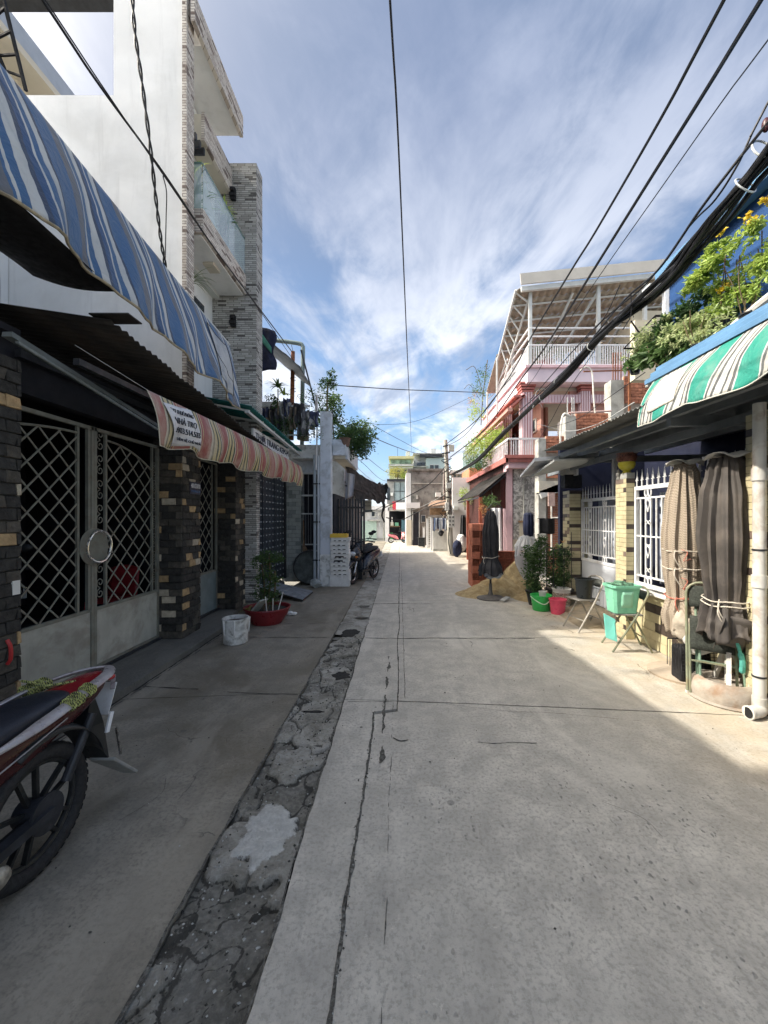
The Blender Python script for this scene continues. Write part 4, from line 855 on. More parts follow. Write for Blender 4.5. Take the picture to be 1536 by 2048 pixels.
pp = thing('wall_pipes', 'pair of blue grey pipes and a meter wire running up beside the white post', 'pipe', (-2, 9.35, 0))
MB().cyl((-2.02, 9.36, .02), (-2.02, 9.36, 3.1), .038).build('pipe', pipe_grey, pp, True); MB().cyl((-1.925, 9.33, .02), (-1.925, 9.33, 3.08), .032).build('pipe', mat('pale pipe', (.5,.54,.58), .5, .1, 5, 0), pp, True)
for z in (.6, 1.5, 2.4): MB().box(-2.07, -1.885, 9.30, 9.41, z, z+.03).build('clamp', dark_metal, pp)
MB().tube(spline([P(628, 875, 9.3), P(630, 830, 9.3), P(634, 790, 9.2), P(634, 870, 9.3), P(632, 940, 9.3)], 6), .018, 6).build('white_hose', mat('white hose', (.62,.62,.62), .5, .1, 9, 0), pp)
# folding black gate
fg = thing('black_folding_gate', 'black metal folding gate of vertical slats standing open beside the white post', 'gate', (-1.4, 10, 0))
for k in range(11):
    x = -1.68+.072*k; yk = 10.05+(.05 if k % 2 else 0)+.02*k
    MB().box(x, x+.052, yk, yk+.03, .12, 2.10+(.03 if k in (2, 6) else 0)).build('slat', dark_metal if k % 3 else MATS['blue black gate paint'], fg)
MB().box(-1.69, -.90, 10.12, 10.15, .4, .45).box(-1.69, -.90, 10.12, 10.15, 1.85, 1.9).build('cross_rail', dark_metal, fg); MB().box(-1.69, -.98, 10.2, 10.3, .02, .9).build('lower_sheet', dark_metal, fg)
# foam boxes
zb = 0.0; bw = .44
foam_lab = ['large plain white foam box at the bottom of the stack beside the white post']
ords = ['second', 'third', 'fourth', 'fifth', 'sixth', 'seventh', 'eighth', 'ninth', 'tenth', 'eleventh']
slot_shade_m = mat('slot shadow grey', (.05,.05,.05), .8, .3, 20, 0)
for k in range(10):
    h = .265 if k == 0 else .088+.01*((k*7) % 3); w = bw*(1.05 if k == 0 else 1-.01*((k*5) % 4)); x0 = -1.645+.008*((k*3) % 4); y0 = 9.25+.01*((k*5) % 3)
    fb = thing('foam_box', foam_lab[0] if k == 0 else 'white slatted foam box, %s from the bottom of the stack' % ords[k-1] if k < 9 else 'topmost white foam box of the stack, under the yellow crate', 'foam box', (x0, y0, zb), 'white foam boxes stacked beside the post')
    MB().box(x0, x0+w, y0, y0+.3, zb, zb+h-.022).build('tub', foam, fb, bev=.008)
    MB().box(x0-.006, x0+w+.006, y0-.006, y0+.306, zb+h-.020, zb+h-.002).build('lid', foam, fb, bev=.006)
    if k:
        for q in range(3): MB().box(x0+.07+.11*q, x0+.12+.12*q, y0-.004, y0+.01, zb+.006, zb+.024+.004*(q % 2)).build('hand_slot', slot_shade_m, fb)  # dark blocks on the front, painting the shade inside the slots
    if k == 4 or k == 5: MB().box(x0+.1, x0+.3, y0-.0045, y0+.0, zb+.025, zb+.06).build('black_label', black, fb)
    zb += h
yc = thing('yellow_crate', 'small yellow plastic crate on top of the foam box stack', 'crate', (-1.6, 9.3, zb))
mb = MB().box(-1.64, -1.24, 9.25, 9.27, zb, zb+.085).box(-1.64, -1.24, 9.5, 9.52, zb, zb+.085).box(-1.64, -1.62, 9.27, 9.5, zb, zb+.085).box(-1.26, -1.24, 9.27, 9.5, zb, zb+.085).box(-1.62, -1.26, 9.27, 9.5, zb+.001, zb+.012)
mb.build('crate_body', yellow_pl, yc)
for k in range(6): MB().ell((-1.58+.06*k, 9.4, zb+.07), (.035, .05, .03), 8, 5).build('fruit', mat('yellow mango skin', (.70,.42,.05), .5, .15, 9, 0), yc)
# ---- motor scooters (local: forward = +x)
def scooter(name, label, cat, loc, rz, bodym, accent, group=None):
    t = thing(name, label, cat, (0, 0, 0), group)
    def wheel(x, r):
        w = MB().tube([(x+r*math.cos(a), 0, r+.03+r*math.sin(a)) for a in [i*2*math.pi/28 for i in range(28)]], .045, 8, close=True).build('tyre', rubber, t, True)
        w.name = 'wheel'; MB().tube([(x+(r-.045)*math.cos(a), 0, r+.03+(r-.045)*math.sin(a)) for a in [i*2*math.pi/24 for i in range(24)]], .014, 6, close=True).build('rim', chrome, w, True)
        mb = MB().cyl((x, -.05, r+.03), (x, .05, r+.03), .05)
        for k in range(5): a = k*2*math.pi/5; mb.bar((x, 0, r+.03), (x+(r-.05)*math.cos(a), 0, r+.03+(r-.05)*math.sin(a)), .03, .015)
        mb.build('spokes', dark_metal, w)
    wheel(.62, .24); wheel(-.60, .235)
    MB().grid(lambda u, v: Vector((.62+.31*math.cos(.35+u*2.1), (v-.5)*.13, .27+.31*math.sin(.35+u*2.1)-.05*(2*v-1)**2)), 14, 6).build('front_fender', bodym, t, True, thick=.006)
    def sec(x, w, z0, z1): return [(x, w*math.cos(a)*(1-.15*math.sin(a)), (z0+z1)/2+(z1-z0)/2*math.sin(a)) for a in [i*2*math.pi/14 for i in range(14)]]
    def loft(name, secs, m):
        mb = MB(); vs = []
        for q in secs: vs += sec(*q)
        n = 14; k = len(secs); mb.add(vs, [(i*n+j, i*n+(j+1) % n, (i+1)*n+(j+1) % n, (i+1)*n+j) for i in range(k-1) for j in range(n)]+[tuple(range(n))[::-1], tuple(range((k-1)*n, k*n))]); return mb.build(name, m, t, True, sub=1)
    loft('rear_body', [(-.93, .03, .70, .76), (-.85, .09, .60, .80), (-.62, .13, .50, .80), (-.3, .14, .40, .76), (-.05, .12, .28, .62), (.1, .08, .24, .36)], bodym)
    loft('leg_shield', [(.28, .12, .26, .36), (.36, .17, .30, .62), (.42, .17, .42, .86), (.40, .12, .62, .98), (.36, .08, .85, 1.02)], bodym)
    loft('front_fairing', [(.36, .15, .5, .95), (.48, .17, .50, .93), (.58, .11, .56, .84), (.66, .04, .60, .72)], accent)
    MB().box(-.1, .33, -.13, .13, .25, .30).build('footboard', black_pl, t, bev=.01)
    loft('seat', [(-.82, .06, .78, .84), (-.6, .12, .77, .88), (-.3, .12, .74, .84), (-.02, .09, .70, .80), (.06, .03, .68, .74)], black)
    MB().tube(spline([(.22, -.34, 1.02), (.30, -.2, 1.04), (.36, 0, 1.0), (.30, .2, 1.04), (.22, .34, 1.02)], 6), .014, 8).build('handlebar', dark_metal, t, True)
    for s in (-1, 1):
        MB().cyl((.20, s*.30, 1.02), (.17, s*.40, 1.01), .02).build('grip', black, t)
        m = MB().tube(spline([(.27, s*.24, 1.04), (.27, s*.30, 1.14), (.29, s*.33, 1.20)], 5), .007, 6).build('mirror_stem', dark_metal, t); m.name = 'mirror'
        MB().ell((.29, s*.35, 1.225), (.02, .075, .045), 12, 7).build('mirror_head', black_pl, m, True)
        MB().cyl((.62, s*.06, .27), (.42, s*.05, .66), .02).build('fork_leg', chrome, t)
    MB().ell((.615, 0, .74), (.05, .10, .055), 14, 8).build('headlight', mat('headlight glass', (.55,.57,.60), .12, .1, 20, 0, spec=.9), t, True)
    for s in (-1, 1): MB().ell((.60, s*.11, .66), (.04, .04, .025), 8, 6).build('indicator', mat('amber lens', (.5,.16,.02), .3, .1, 9, 0), t, True)
    MB().tube(spline([(-.1, -.15, .22), (-.4, -.17, .24), (-.75, -.17, .34)], 5), [.03]*5+[.05]*6, 10).build('exhaust', chrome, t, True)
    MB().bar((-.1, .12, .28), (-.05, .26, .02), .02).build('side_stand', dark_metal, t)
    MB().box(-.97, -.93, -.08, .08, .55, .68).build('number_plate', white_metal, t)
    t.location = loc; t.rotation_euler = (0, math.radians(0), rz); return t
dk_paint = mat('glossy dark blue paint', (.02,.026,.04), .22, .2, 10, 0, spec=.7); dk2 = mat('glossy black paint', (.02,.02,.022), .2, .3, 10, 0, spec=.7)
s1 = scooter('motor_scooter', 'black and dark blue scooter parked nearest, facing the camera beside the foam boxes', 'scooter', (-.93, 10.15, 0), math.radians(-112), dk_paint, dk2, 'scooters parked by the black folding gate')
s2 = copy_tree(s1); s2.location = (-1.02, 11.3, 0); s2.rotation_euler = (0, 0, math.radians(-100)); s2['label'] = 'dark scooter half hidden behind the nearest parked black scooter'
ORG[s2.name] = Vector((0, 0, 0))
s3 = scooter('motor_scooter', 'red and white scooter parked in front of the dark garage at the far end', 'scooter', (-.15, 25.3, 0), math.radians(12), mat('pink red scooter paint', (.60,.20,.22), .3, .2, 9, 0), mat('white scooter paint', (.7,.7,.7), .3, .1, 9, 0))
s3.scale = (.72, .72, .72)
s4 = scooter('motor_scooter', 'dark scooter standing inside the house behind the lattice gate', 'scooter', (-4.1, 3.9, .1), math.radians(-60), dk2, dk_paint)
# red plastic chair inside
rc = thing('plastic_chair', 'red plastic chair inside behind the right leaf of the lattice gate', 'chair', (-3.75, 5.2, .1))
redp = plastic('bright red plastic', (.40,.03,.04))
MB().box(-4.0, -3.6, 5.0, 5.4, .52, .55).build('seat', redp, rc, bev=.01)
for sx_, sy_ in ((0, 0), (0, 1), (1, 0), (1, 1)): MB().bar((-3.98+.36*sx_, 5.02+.36*sy_, .52), (-4.0+.4*sx_, 5.0+.4*sy_, .1), .035).build('leg', redp, rc)
MB().grid(lambda u, v: Vector((-4.0+.4*u, 5.4+.06*v, .55+.42*v-.05*(2*u-1)**2*v)), 8, 6).build('backrest', redp, rc, True, thick=.012)

# ---- things on the ground, left
def plant_basin():
    t = thing('plant_basin', 'wide dark red plastic basin holding a bushy green shrub on the pavement edge', 'planter', (-2.05, 6.1, 0))
    MB().lathe([(.20, 0.0), (.22, 0.0), (.31, .14), (.335, .225), (.355, .235), (.35, .25), (.325, .245), (.29, .12), (.02, .10)], (-2.05, 6.1, .0), 32).build('basin', red_pl, t, True)
    MB().lathe([(0, .19), (.2, .205), (.318, .20)], (-2.05, 6.1, 0), 20, lambda a, k: 1+.05*math.sin(5*a)).build('soil', dirt_m, t)
    mb = MB()
    for a, b in (((-2.05, 6.1, .18), (-2.02, 6.1, 1.05)), ((-2.0, 6.12, .18), (-1.93, 6.1, .8)), ((-2.1, 6.08, .18), (-2.14, 6.1, .9))): mb.tube(spline([a, Vector(a).lerp(Vector(b), .5)+Vector((.03, 0, 0)), b], 4), .013, 6)
    mb.build('stem', stem_m, t)
    mb = MB(); rr = random.Random(2)
    for c, r, n in (((-2.03, 6.1, 1.02), (.19, .17, .10), 500), ((-1.88, 6.1, 1.0), (.11, .12, .07), 220), ((-2.15, 6.12, .92), (.13, .13, .12), 320), ((-2.07, 6.12, .72), (.16, .16, .16), 500), ((-1.94, 6.1, .60), (.11, .12, .10), 260), ((-2.12, 6.1, .46), (.12, .14, .14), 320), ((-1.97, 6.08, .40), (.12, .12, .12), 320)):
        leaves(mb, c, r, n, .035, .22, rr=rr, asp=.5)
    mb.build('foliage', leafmat('shrub leaves', (.02,.05,.014), (.07,.13,.03), 14), t)
    MB().bar((-2.2, 5.95, .2), (-2.02, 5.86, .40), .16, .02).build('broken_tile', mat('broken grey tile', (.36,.37,.34), .8, .1, 9, .001), t)
    for a, b in (((-1.9, 5.9, .2), (-1.88, 5.85, .42)), ((-1.98, 5.88, .2), (-1.99, 5.84, .45)), ((-1.84, 5.95, .2), (-1.76, 5.95, .5))): MB().bar(a, b, .012).build('stake', white_pl, t)
    mb = MB(); blades(mb, (-2.3, 5.98, .2), 9, .22, .05, .9, rr); mb.build('broad_leaves', leafmat('yellowing broad leaves', (.22,.20,.05), (.34,.30,.10)), t)
plant_basin()
pb = thing('paint_bucket', 'small white paint spattered bucket standing on the road by the pavement', 'bucket', (-2.2, 5.3, 0))
cb = G0 = P(470, 1287, 5.08); cb = Vector((-2.13, 5.12, 0))
MB().lathe([(.135, 0), (.15, .01), (.158, .30), (.165, .305), (.165, .325), (.15, .325), (.145, .30), (.13, .03), (0, .03)], cb, 28).build('tub', mat('paint stained white plastic', (.60,.60,.57), .7, .15, 7, .004, 40, dirt=((.14,.13,.11), .8, 8)), pb, True)
MB().lathe([(0, .27), (.08, .285), (.147, .275)], cb, 18, lambda a, k: 1+.04*math.sin(3*a)).build('dried_mud', mat('dried mud', (.12,.10,.085), .95, .3, 14, .01, 30), pb)
for a in (.4, 2.0, 4.1, 5.0): MB().tube([cb+Vector((.168*math.cos(a), .168*math.sin(a), .32)), cb+Vector((.163*math.cos(a), .163*math.sin(a), .2)), cb+Vector((.16*math.cos(a+.05), .16*math.sin(a+.05), .12))], [.012, .009, .003], 6).build('paint_drip', mat('white paint drip', (.7,.7,.68), .6, .05, 5, 0), pb)
tb = thing('tile_sheet', 'grey sheet patterned with small tiles lying askew over the kerb', 'board', (-2.0, 7.2, .1))
c = [P(490, 1162, 8.3), P(528, 1156, 8.9), P(626, 1186, 8.35), P(605, 1207, 7.55)]
zz_ = [.24, .22, .05, .04]
q = [Vector((p.x, p.y, z)) for p, z in zip(c, zz_)]
def lp(u, v): a = q[0].lerp(q[1], v); b = q[3].lerp(q[2], v); return a.lerp(b, u)
MB().hexa([lp(0,0)-Vector((0,0,.02)), lp(1,0)-Vector((0,0,.02)), lp(1,1)-Vector((0,0,.02)), lp(0,1)-Vector((0,0,.02)), lp(0,0), lp(1,0), lp(1,1), lp(0,1)]).build('backing', dark_mortar, tb)
stm = mat('slate tile', (.25,.27,.29), .7, .2, 10, .004, 50, rnd=.3)
for i in range(9):
    for j in range(5):
        e = .004; u0, u1, v0, v1 = i/9+e, (i+1)/9-e, j/5+e, (j+1)/5-e
        z = Vector((0, 0, .003)); z2 = Vector((0, 0, .013+.003*((i*j) % 3)))
        MB().hexa([lp(u0, v0)+z, lp(u1, v0)+z, lp(u1, v1)+z, lp(u0, v1)+z, lp(u0, v0)+z2, lp(u1, v0)+z2, lp(u1, v1)+z2, lp(u0, v1)+z2]).build('tile', stm, tb)
bs = thing('straw_broom', 'straw broom leaning bristles down in the corner by the grilled window', 'broom', (-2.2, 9.7, .1))
MB().cyl((-2.42, 9.9, 1.55), (-2.36, 9.7, .95), .014).build('handle', wood, bs)
mb = MB(); rr = random.Random(9)
for k in range(150):
    a = Vector((-2.37, 9.72, .98)); b = Vector((-2.22+rr.uniform(-.18, .24), 9.55+rr.uniform(-.05, .05), .22+rr.uniform(0, .1))); mb.tube([a+Vector((rr.gauss(0, .012), 0, 0)), a.lerp(b, .5)+Vector((.0, 0, .02)), b], .005, 3, cap=False)
mb.build('bristles', mat('broom straw', (.16,.11,.07), .95, .4, 30, .002), bs)
ft = thing('round_tray', 'large round dark tray leaning on the wall under the grilled window', 'tray', (-2.1, 9.6, .1))
MB().tube([(-2.16, 9.52, .42), (-2.16, 9.49, .43)], [.40, .38], 32).build('tray', mat('dark dented tray', (.06,.07,.065), .6, .5, 7, .01, 9), ft)
MB().tube([(-2.16+.4*math.cos(a), 9.50, .42+.4*math.sin(a)) for a in [i*2*math.pi/36 for i in range(36)]], .018, 6, close=True).build('rim', dark_metal, ft)
bg_ = thing('plastic_bag', 'crumpled pale grey plastic bag lying at the foot of the white post', 'bag', (-1.95, 9.1, 0))
MB().ell((-1.93, 9.12, .1), (.12, .1, .11), 18, 12, lambda q: 1+.5*ns(q.x*14, q.y*14, q.z*14)).build('bag', mat('thin plastic film', (.35,.38,.38), .35, .2, 9, .004, 20), bg_)
tag(MB().ell((-1.80, 6.55, .03), (.09, .06, .035), 16, 10, lambda q: 1+.6*ns(q.x*20, q.y*20, q.z*20)).build('paper_scrap', foam), 'crumpled white plastic scrap on the road beside the red basin', 'litter')

# ---- plants, left
def plant(name, label, parts, stems=(), pot=None, loc=None, cat='plant', seed=1, group=None):
    rr = random.Random(seed); c0 = Vector(loc or parts[0][1]); t = thing(name, label, cat, c0, group)
    for s in stems: MB().tube(spline(s[0], 5), s[1], 6).build('stem', stem_m, t)
    for kind, c, r, n, size, m in parts:
        mb = MB()
        if kind == 'b': blades(mb, c, n, r, size, 1.0, rr)
        else: leaves(mb, c, r, n, size, .25, rr=rr)
        mb.build('foliage' if kind != 'f' else 'flowers', m, t)
    if pot: 
        p, r, h, m = pot; MB().lathe([(r*.7, 0), (r, h), (r*1.06, h), (r*1.06, h*.9), (r*.9, h*.92), (0, h*.8)], p, 16).build('pot', m, t, True)
    return t
plant('roof_shrub', 'dense dark green shrub spilling over the ledge of the white house', [('l', P(700, 880, 10.3), (.44, .6, .38), 2300, .075, leaf_dark), ('l', P(722, 868, 10.6), (.34, .5, .34), 1300, .075, leaf_mid), ('l', P(728, 895, 10.3), (.26, .4, .26), 800, .07, leaf_dark), ('l', P(655, 835, 10.2), (.35, .5, .25), 700, .08, leaf_dark), ('l', P(668, 812, 10.2), (.18, .3, .28), 400, .09, leaf_mid)], [([P(690, 905, 10.3), P(700, 880, 10.3), P(735, 850, 10.4)], .02), ([P(668, 880, 10), P(665, 830, 10.1), P(668, 800, 10.2)], .018)], seed=5)
plant('roof_shrub', 'tall thin plant with a tufted top standing on the white house roof', [('l', P(656, 768, 9.8), (.28, .25, .10), 420, .06, leaf_dark), ('l', P(663, 748, 9.8), (.10, .1, .16), 130, .06, leaf_dark)], [([P(655, 860, 9.8), P(654, 810, 9.8), P(656, 765, 9.8)], .022), ([P(657, 770, 9.8), P(662, 745, 9.8)], .008)], seed=6)
plant('agave_plant', 'spiky green plant with long narrow leaves on the white house ledge', [('b', P(690, 868, 9.6), .40, 34, .035, leaf_mid)], pot=(P(690, 885, 9.6)-Vector((0, 0, .1)), .14, .2, mat('clay pot', (.14,.09,.07), .9, .2, 9, .001)), seed=7)
plant('balcony_plant', 'green spiky plant hanging by the stone tower above the teal roof', [('b', P(492, 748, 7.6), .28, 26, .03, leaf_mid), ('l', P(485, 775, 7.6), (.14, .14, .22), 160, .05, leaf_dark), ('l', P(470, 730, 7.4), (.10, .1, .16), 110, .05, leaf_dark)], [([P(488, 800, 7.6), P(490, 750, 7.6)], .01)], seed=8)
plant('balcony_plant', 'leafy yellow green plant in front of the crumpled grey cloth', [('b', P(556, 775, 8.6), .34, 24, .05, leaf_mid), ('b', P(568, 790, 8.6), .28, 16, .05, leaf_lime), ('l', P(545, 800, 8.6), (.18, .2, .12), 150, .06, leaf_dark)], [([P(556, 830, 8.6), P(556, 778, 8.6)], .012)], seed=9)
plant('roof_plants', 'row of dark creeping plants behind the rooftop railing', [('l', P(575, 850, 8.9), (.30, .2, .30), 500, .05, leaf_dark), ('l', P(620, 860, 8.9), (.22, .2, .30), 360, .05, leaf_dark), ('l', P(620, 800, 9.4), (.35, .2, .22), 420, .05, leaf_dark), ('l', P(645, 790, 9.8), (.25, .2, .2), 240, .05, leaf_mid)], seed=10)
plant('balcony_palm', 'green palm with arching fronds behind the glass balcony panel', [('b', (-2.98, 5.62, 5.95), .42, 30, .022, leaf_mid), ('b', (-2.95, 5.66, 6.25), .38, 26, .02, leaf_dark), ('b', (-2.95, 5.62, 6.5), .3, 20, .02, leaf_lime)], [([(-2.98, 5.62, 5.89), (-2.96, 5.64, 6.2), (-2.95, 5.64, 6.5)], .012)], pot=(Vector((-2.98, 5.62, 5.885)), .07, .12, black_pl), seed=11)
plant('balcony_plant', 'yellow green grassy plant spilling over the glass balcony edge', [('b', (-2.82, 6.35, 6.5), .26, 26, .03, leaf_lime), ('b', (-2.80, 6.45, 6.42), .2, 18, .03, leaf_mid)], pot=(Vector((-2.87, 6.4, 6.2)), .07, .28, black_pl), seed=13)
plant('balcony_palm', 'feathery palm fronds hanging in the lower balcony above the blue awning', [('b', (-3.0, 5.62, 4.95), .42, 26, .014, leaf_mid), ('b', (-3.05, 5.6, 4.6), .3, 20, .02, leaf_dark)], [([(-3.1, 5.6, 3.25), (-3.05, 5.6, 4.3), (-3.0, 5.62, 4.9)], .014)], seed=14)
# canopy + sign beyond the folding gate
ct = thing('ragged_canopy', 'ragged black tarpaulin canopy sagging over the street end on the left', 'awning', (-1.2, 13, 2.4))
def cn(u, v):
    a = P(688, 922, 11.0).lerp(P(772, 972, 13.6), u); b = P(700, 985+12*math.sin(u*9), 10.8).lerp(P(770, 1003, 13.4), u); p = a.lerp(b, v); p.z += .035*ns(u*14, v*5)+.03*math.sin(u*23)*v-.12*math.sin(math.pi*u); p.y += .5*v*(1-u)+.06*ns(u*11, v*8, 3); return p
MB().grid(cn, 60, 24).build('cloth', mat('black tarpaulin', (.02,.022,.024), .7, .4, 4, .01, 12), ct, True, thick=.004)
MB().grid(lambda u, v: P(752+22*u+3*math.sin(v*7), 968+32*v+8*ns(u*5, v*4), 13.5)+Vector((.05*ns(u*7, v*7), .15*ns(u*6, v*6, 3), .04*ns(u*9, v*9, 5))), 22, 22).build('gathered_end', MATS['black tarpaulin'], ct, True, thick=.004)
MB().tube(spline([P(762, 995, 13.4), P(768, 1012, 13.4), P(764, 1030, 13.4), P(769, 1045, 13.4)], 5), [.05]*8+[.03]*8, 7).build('hanging_tail', MATS['black tarpaulin'], ct)
MB().grid(lambda u, v: P(692+18*u, 945+4*u, 10.9).lerp(P(690+16*u, 1000-8*u, 10.9), v)+Vector((0, .05*math.sin(u*9), 0)), 8, 8).build('pale_flap', mat('pale grey flap', (.40,.41,.46), .8, .1, 5, .003), ct, True, thick=.003)
MB().bar((-1.5, 10.9, 2.5), (-.55, 13.6, 2.25), .04).bar((-1.6, 13.4, 0), (-1.6, 13.4, 3.0), .06).build('frame', dark_metal, ct)
ks = thing('small_sign', 'small beige sign hanging beyond the black folding gate', 'sign', (-1.1, 13.6, 1.9))
MB().box(-1.30, -.98, 13.6, 13.63, 1.88, 2.22).build('board', mat('beige sign face', (.50,.47,.38), .7, .08, 5, 0), ks)
text('KARAOKE', .07, (-1.14, 13.596, 2.02), (1, 0, 0), ink, ks, 'lettering', .002, width=.26); text('LÝ BÁN NHÀ', .04, (-1.14, 13.596, 2.14), (1, 0, 0), ink, ks, 'lettering', .002, width=.26)
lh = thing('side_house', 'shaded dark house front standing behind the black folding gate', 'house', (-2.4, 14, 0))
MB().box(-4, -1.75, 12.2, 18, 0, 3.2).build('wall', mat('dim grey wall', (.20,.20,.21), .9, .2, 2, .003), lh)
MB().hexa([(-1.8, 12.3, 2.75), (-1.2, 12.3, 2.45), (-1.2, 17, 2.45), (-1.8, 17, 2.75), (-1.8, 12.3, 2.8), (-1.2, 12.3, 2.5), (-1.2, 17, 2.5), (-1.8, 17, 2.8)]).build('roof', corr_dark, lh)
# ================================================================ FAR END
def pbox(mb, x0, x1, ya, yb, Y, dep, z0=None):
    a = P(x0, ya, Y); b = P(x1, yb, Y); return mb.box(a.x, b.x, Y, Y+dep, b.z if z0 is None else z0, a.z)
bright_wall = mat('plain white wall', (.66,.66,.66), .8, .05, 2, .002, dirt=((.4,.4,.38), .25, 1))  # even white paint shared by several far parts
fa = thing('far_white_house', 'white house with a pale mint roller door closing the street on the left', 'house', (-1.8, 27.5, 0))
pbox(MB(), 640, 772, 1018, 1200, 27.5, .3, 0).build('wall', bright_wall, fa)
pbox(MB(), 640, 768, 1012, 1019, 27.2, .8).build('cornice', bright_wall, fa)
pbox(MB(), 735, 760, 1039, 1042, 27.2, .28).build('door_canopy', concrete, fa)
dr = pbox(MB(), 700, 753, 1042, 1081, 27.42, .06).build('roller_door', mat('mint roller door', (.48,.62,.55), .5, .06, 3, 0), fa)
for k in range(14): MB().box(P(700,0,27.4).x, P(753,0,27.4).x, 27.405, 27.42, .04+.095*k, .10+.095*k).build('slat', MATS['mint roller door'], dr)
pbox(MB(), 728, 745, 1014, 1024, 27.4, .08).build('window', glass_dark, fa)
fb_ = thing('garage_house', 'dark open garage house with a blue glass upper panel at the street end', 'house', (-.2, 26.6, 0))
pbox(MB(), 770, 778, 1008, 1200, 26.6, .3, 0).build('pier', bright_wall, fb_); pbox(MB(), 776, 815, 1015, 1022, 26.6, .3).build('lintel', concrete, fb_)
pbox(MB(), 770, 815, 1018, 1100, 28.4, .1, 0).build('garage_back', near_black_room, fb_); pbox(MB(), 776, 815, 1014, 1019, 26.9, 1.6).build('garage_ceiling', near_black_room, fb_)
pbox(MB(), 803, 813, 1040, 1078, 26.62, .1, 0).build('teal_door', mat('dark teal door', (.04,.10,.13), .6, .1, 5, 0), fb_)
pbox(MB(), 774, 815, 958, 1008, 26.8, .3).build('upper_wall', mat('old grey upper wall', (.28,.29,.29), .85, .3, 2, .004), fb_)
pbox(MB(), 788, 813, 965, 1000, 26.74, .05).build('glass_panel', mat('pale blue glass panel', (.35,.45,.48), .25, .15, 1.2, 0), fb_)
pbox(MB(), 774, 780, 975, 1000, 26.74, .05).build('window', glass_dark, fb_)
pbox(MB(), 774, 818, 958, 962, 26.2, .5).build('roof_edge', dark_metal, fb_)
ad = thing('shop_banner', 'small red and white advertising board above the dark garage', 'sign', (0, 26.4, 1.9))
pbox(MB(), 785, 792, 1003, 1020, 26.45, .05).build('red_panel', mat('red sign face', (.5,.04,.06), .6, .1, 5, 0), ad); pbox(MB(), 792, 814, 1005, 1019, 26.45, .05).build('white_panel', MATS['white sign face'], ad)
fc = thing('grey_stained_house', 'tall bare grey house with a mould stained side wall behind the laundry', 'house', (2, 23, 0))
pbox(MB(), 823, 893, 941, 1100, 23, 5, 0).build('wall', dark_conc, fc); pbox(MB(), 812, 822, 946, 1100, 23.1, 4, 0).build('white_pier', bright_wall, fc); pbox(MB(), 815, 895, 937, 941, 22.9, 5.2).build('roof_edge', dark_conc, fc)
pbox(MB(), 812, 840, 1005, 1016, 22.6, .5).build('awning_slab', bright_wall, fc)
pbox(MB(), 826, 838, 1024, 1080, 22.9, .1, 0).build('dark_door', near_black_room, fc); pbox(MB(), 813, 823, 1040, 1080, 22.8, .1, 0).build('door', cream, fc)
fd = thing('yellow_house', 'yellow green flat roofed house beyond the dark garage', 'house', (.3, 36, 0))
ygw = mat('yellow green wall', (.46,.50,.28), .8, .08, 1.4, .002, streak=.15)
pbox(MB(), 779, 826, 913, 1040, 36, 6, 0).build('wall', ygw, fd); pbox(MB(), 777, 828, 912, 917, 35.7, 6.6).build('parapet', mat('yellow parapet', (.58,.55,.30), .8, .06, 2, 0), fd); pbox(MB(), 777, 828, 928, 931, 35.6, .6).build('band', concrete, fd)
pbox(MB(), 781, 822, 920, 928, 35.9, .1).build('planted_band', mat('green stained band', (.22,.32,.22), .8, .5, 3, .004), fd)
pbox(MB(), 790, 800, 940, 956, 35.9, .1).build('window', glass_dark, fd); pbox(MB(), 806, 818, 940, 956, 35.9, .1).build('window', glass_dark, fd)
fe = thing('mint_house', 'pale mint and grey house with dark windows beyond the stained grey wall', 'house', (3, 38, 0))
mintw = mat('pale mint wall', (.50,.60,.58), .8, .06, 1.4, .002)
pbox(MB(), 828, 852, 908, 1040, 38, 6, 0).build('wall', mat('light grey wall', (.46,.48,.50), .8, .08, 2, .002), fe); pbox(MB(), 852, 890, 916, 1040, 37.5, 6, 0).build('wall', mintw, fe)
pbox(MB(), 826, 892, 906, 909, 37.3, 6).build('roof_edge', concrete, fe); pbox(MB(), 840, 884, 908, 914, 37.2, .3).build('roof_railing', dark_metal, fe)
for x in (834, 842): pbox(MB(), x, x+9, 925, 931, 37.9, .1).build('window', glass_dark, fe)
for x in (860, 870): pbox(MB(), x, x+7, 930, 938, 37.4, .1).build('window', glass_dark, fe)
fg2 = thing('columned_house', 'pale blue and white house with tall columns behind the utility pole', 'house', (4, 24, 0))
pbox(MB(), 906, 960, 945, 1040, 24, 6, 0).build('wall', mat('pale blue wall', (.45,.56,.58), .8, .07, 1.5, .002), fg2); pbox(MB(), 925, 985, 905, 1040, 26, 6, 0).build('upper_wall', mintw, fg2)
for x in (903, 912, 919): pbox(MB(), x, x+4, 948, 1002, 23.5, .15).build('column', white_paint, fg2)
pbox(MB(), 900, 952, 940, 948, 23.2, 1).build('roof_slab', white_paint, fg2); pbox(MB(), 900, 950, 1000, 1010, 23.2, 1).build('balcony_slab', cream, fg2)
pbox(MB(), 924, 938, 955, 985, 23.9, .1).build('window', glass_blue, fg2); pbox(MB(), 940, 950, 955, 985, 23.9, .1).build('window', glass_blue, fg2)
pbox(MB(), 905, 940, 955, 1035, 19.9, .2, 0).build('side_wall', bright_wall, fg2)
tiled = thing('tiled_canopy', 'small weathered tile canopy above the laundry line', 'canopy', (1.8, 19.8, 1.9))
a, b, c, d_ = P(856, 1015, 19.2), P(897, 1010, 19.2), P(893, 1002, 21), P(862, 1004, 21)
tr_ = mat('weathered roof tile', (.30,.20,.14), .9, .3, 9, .01, 30, rnd=.4)
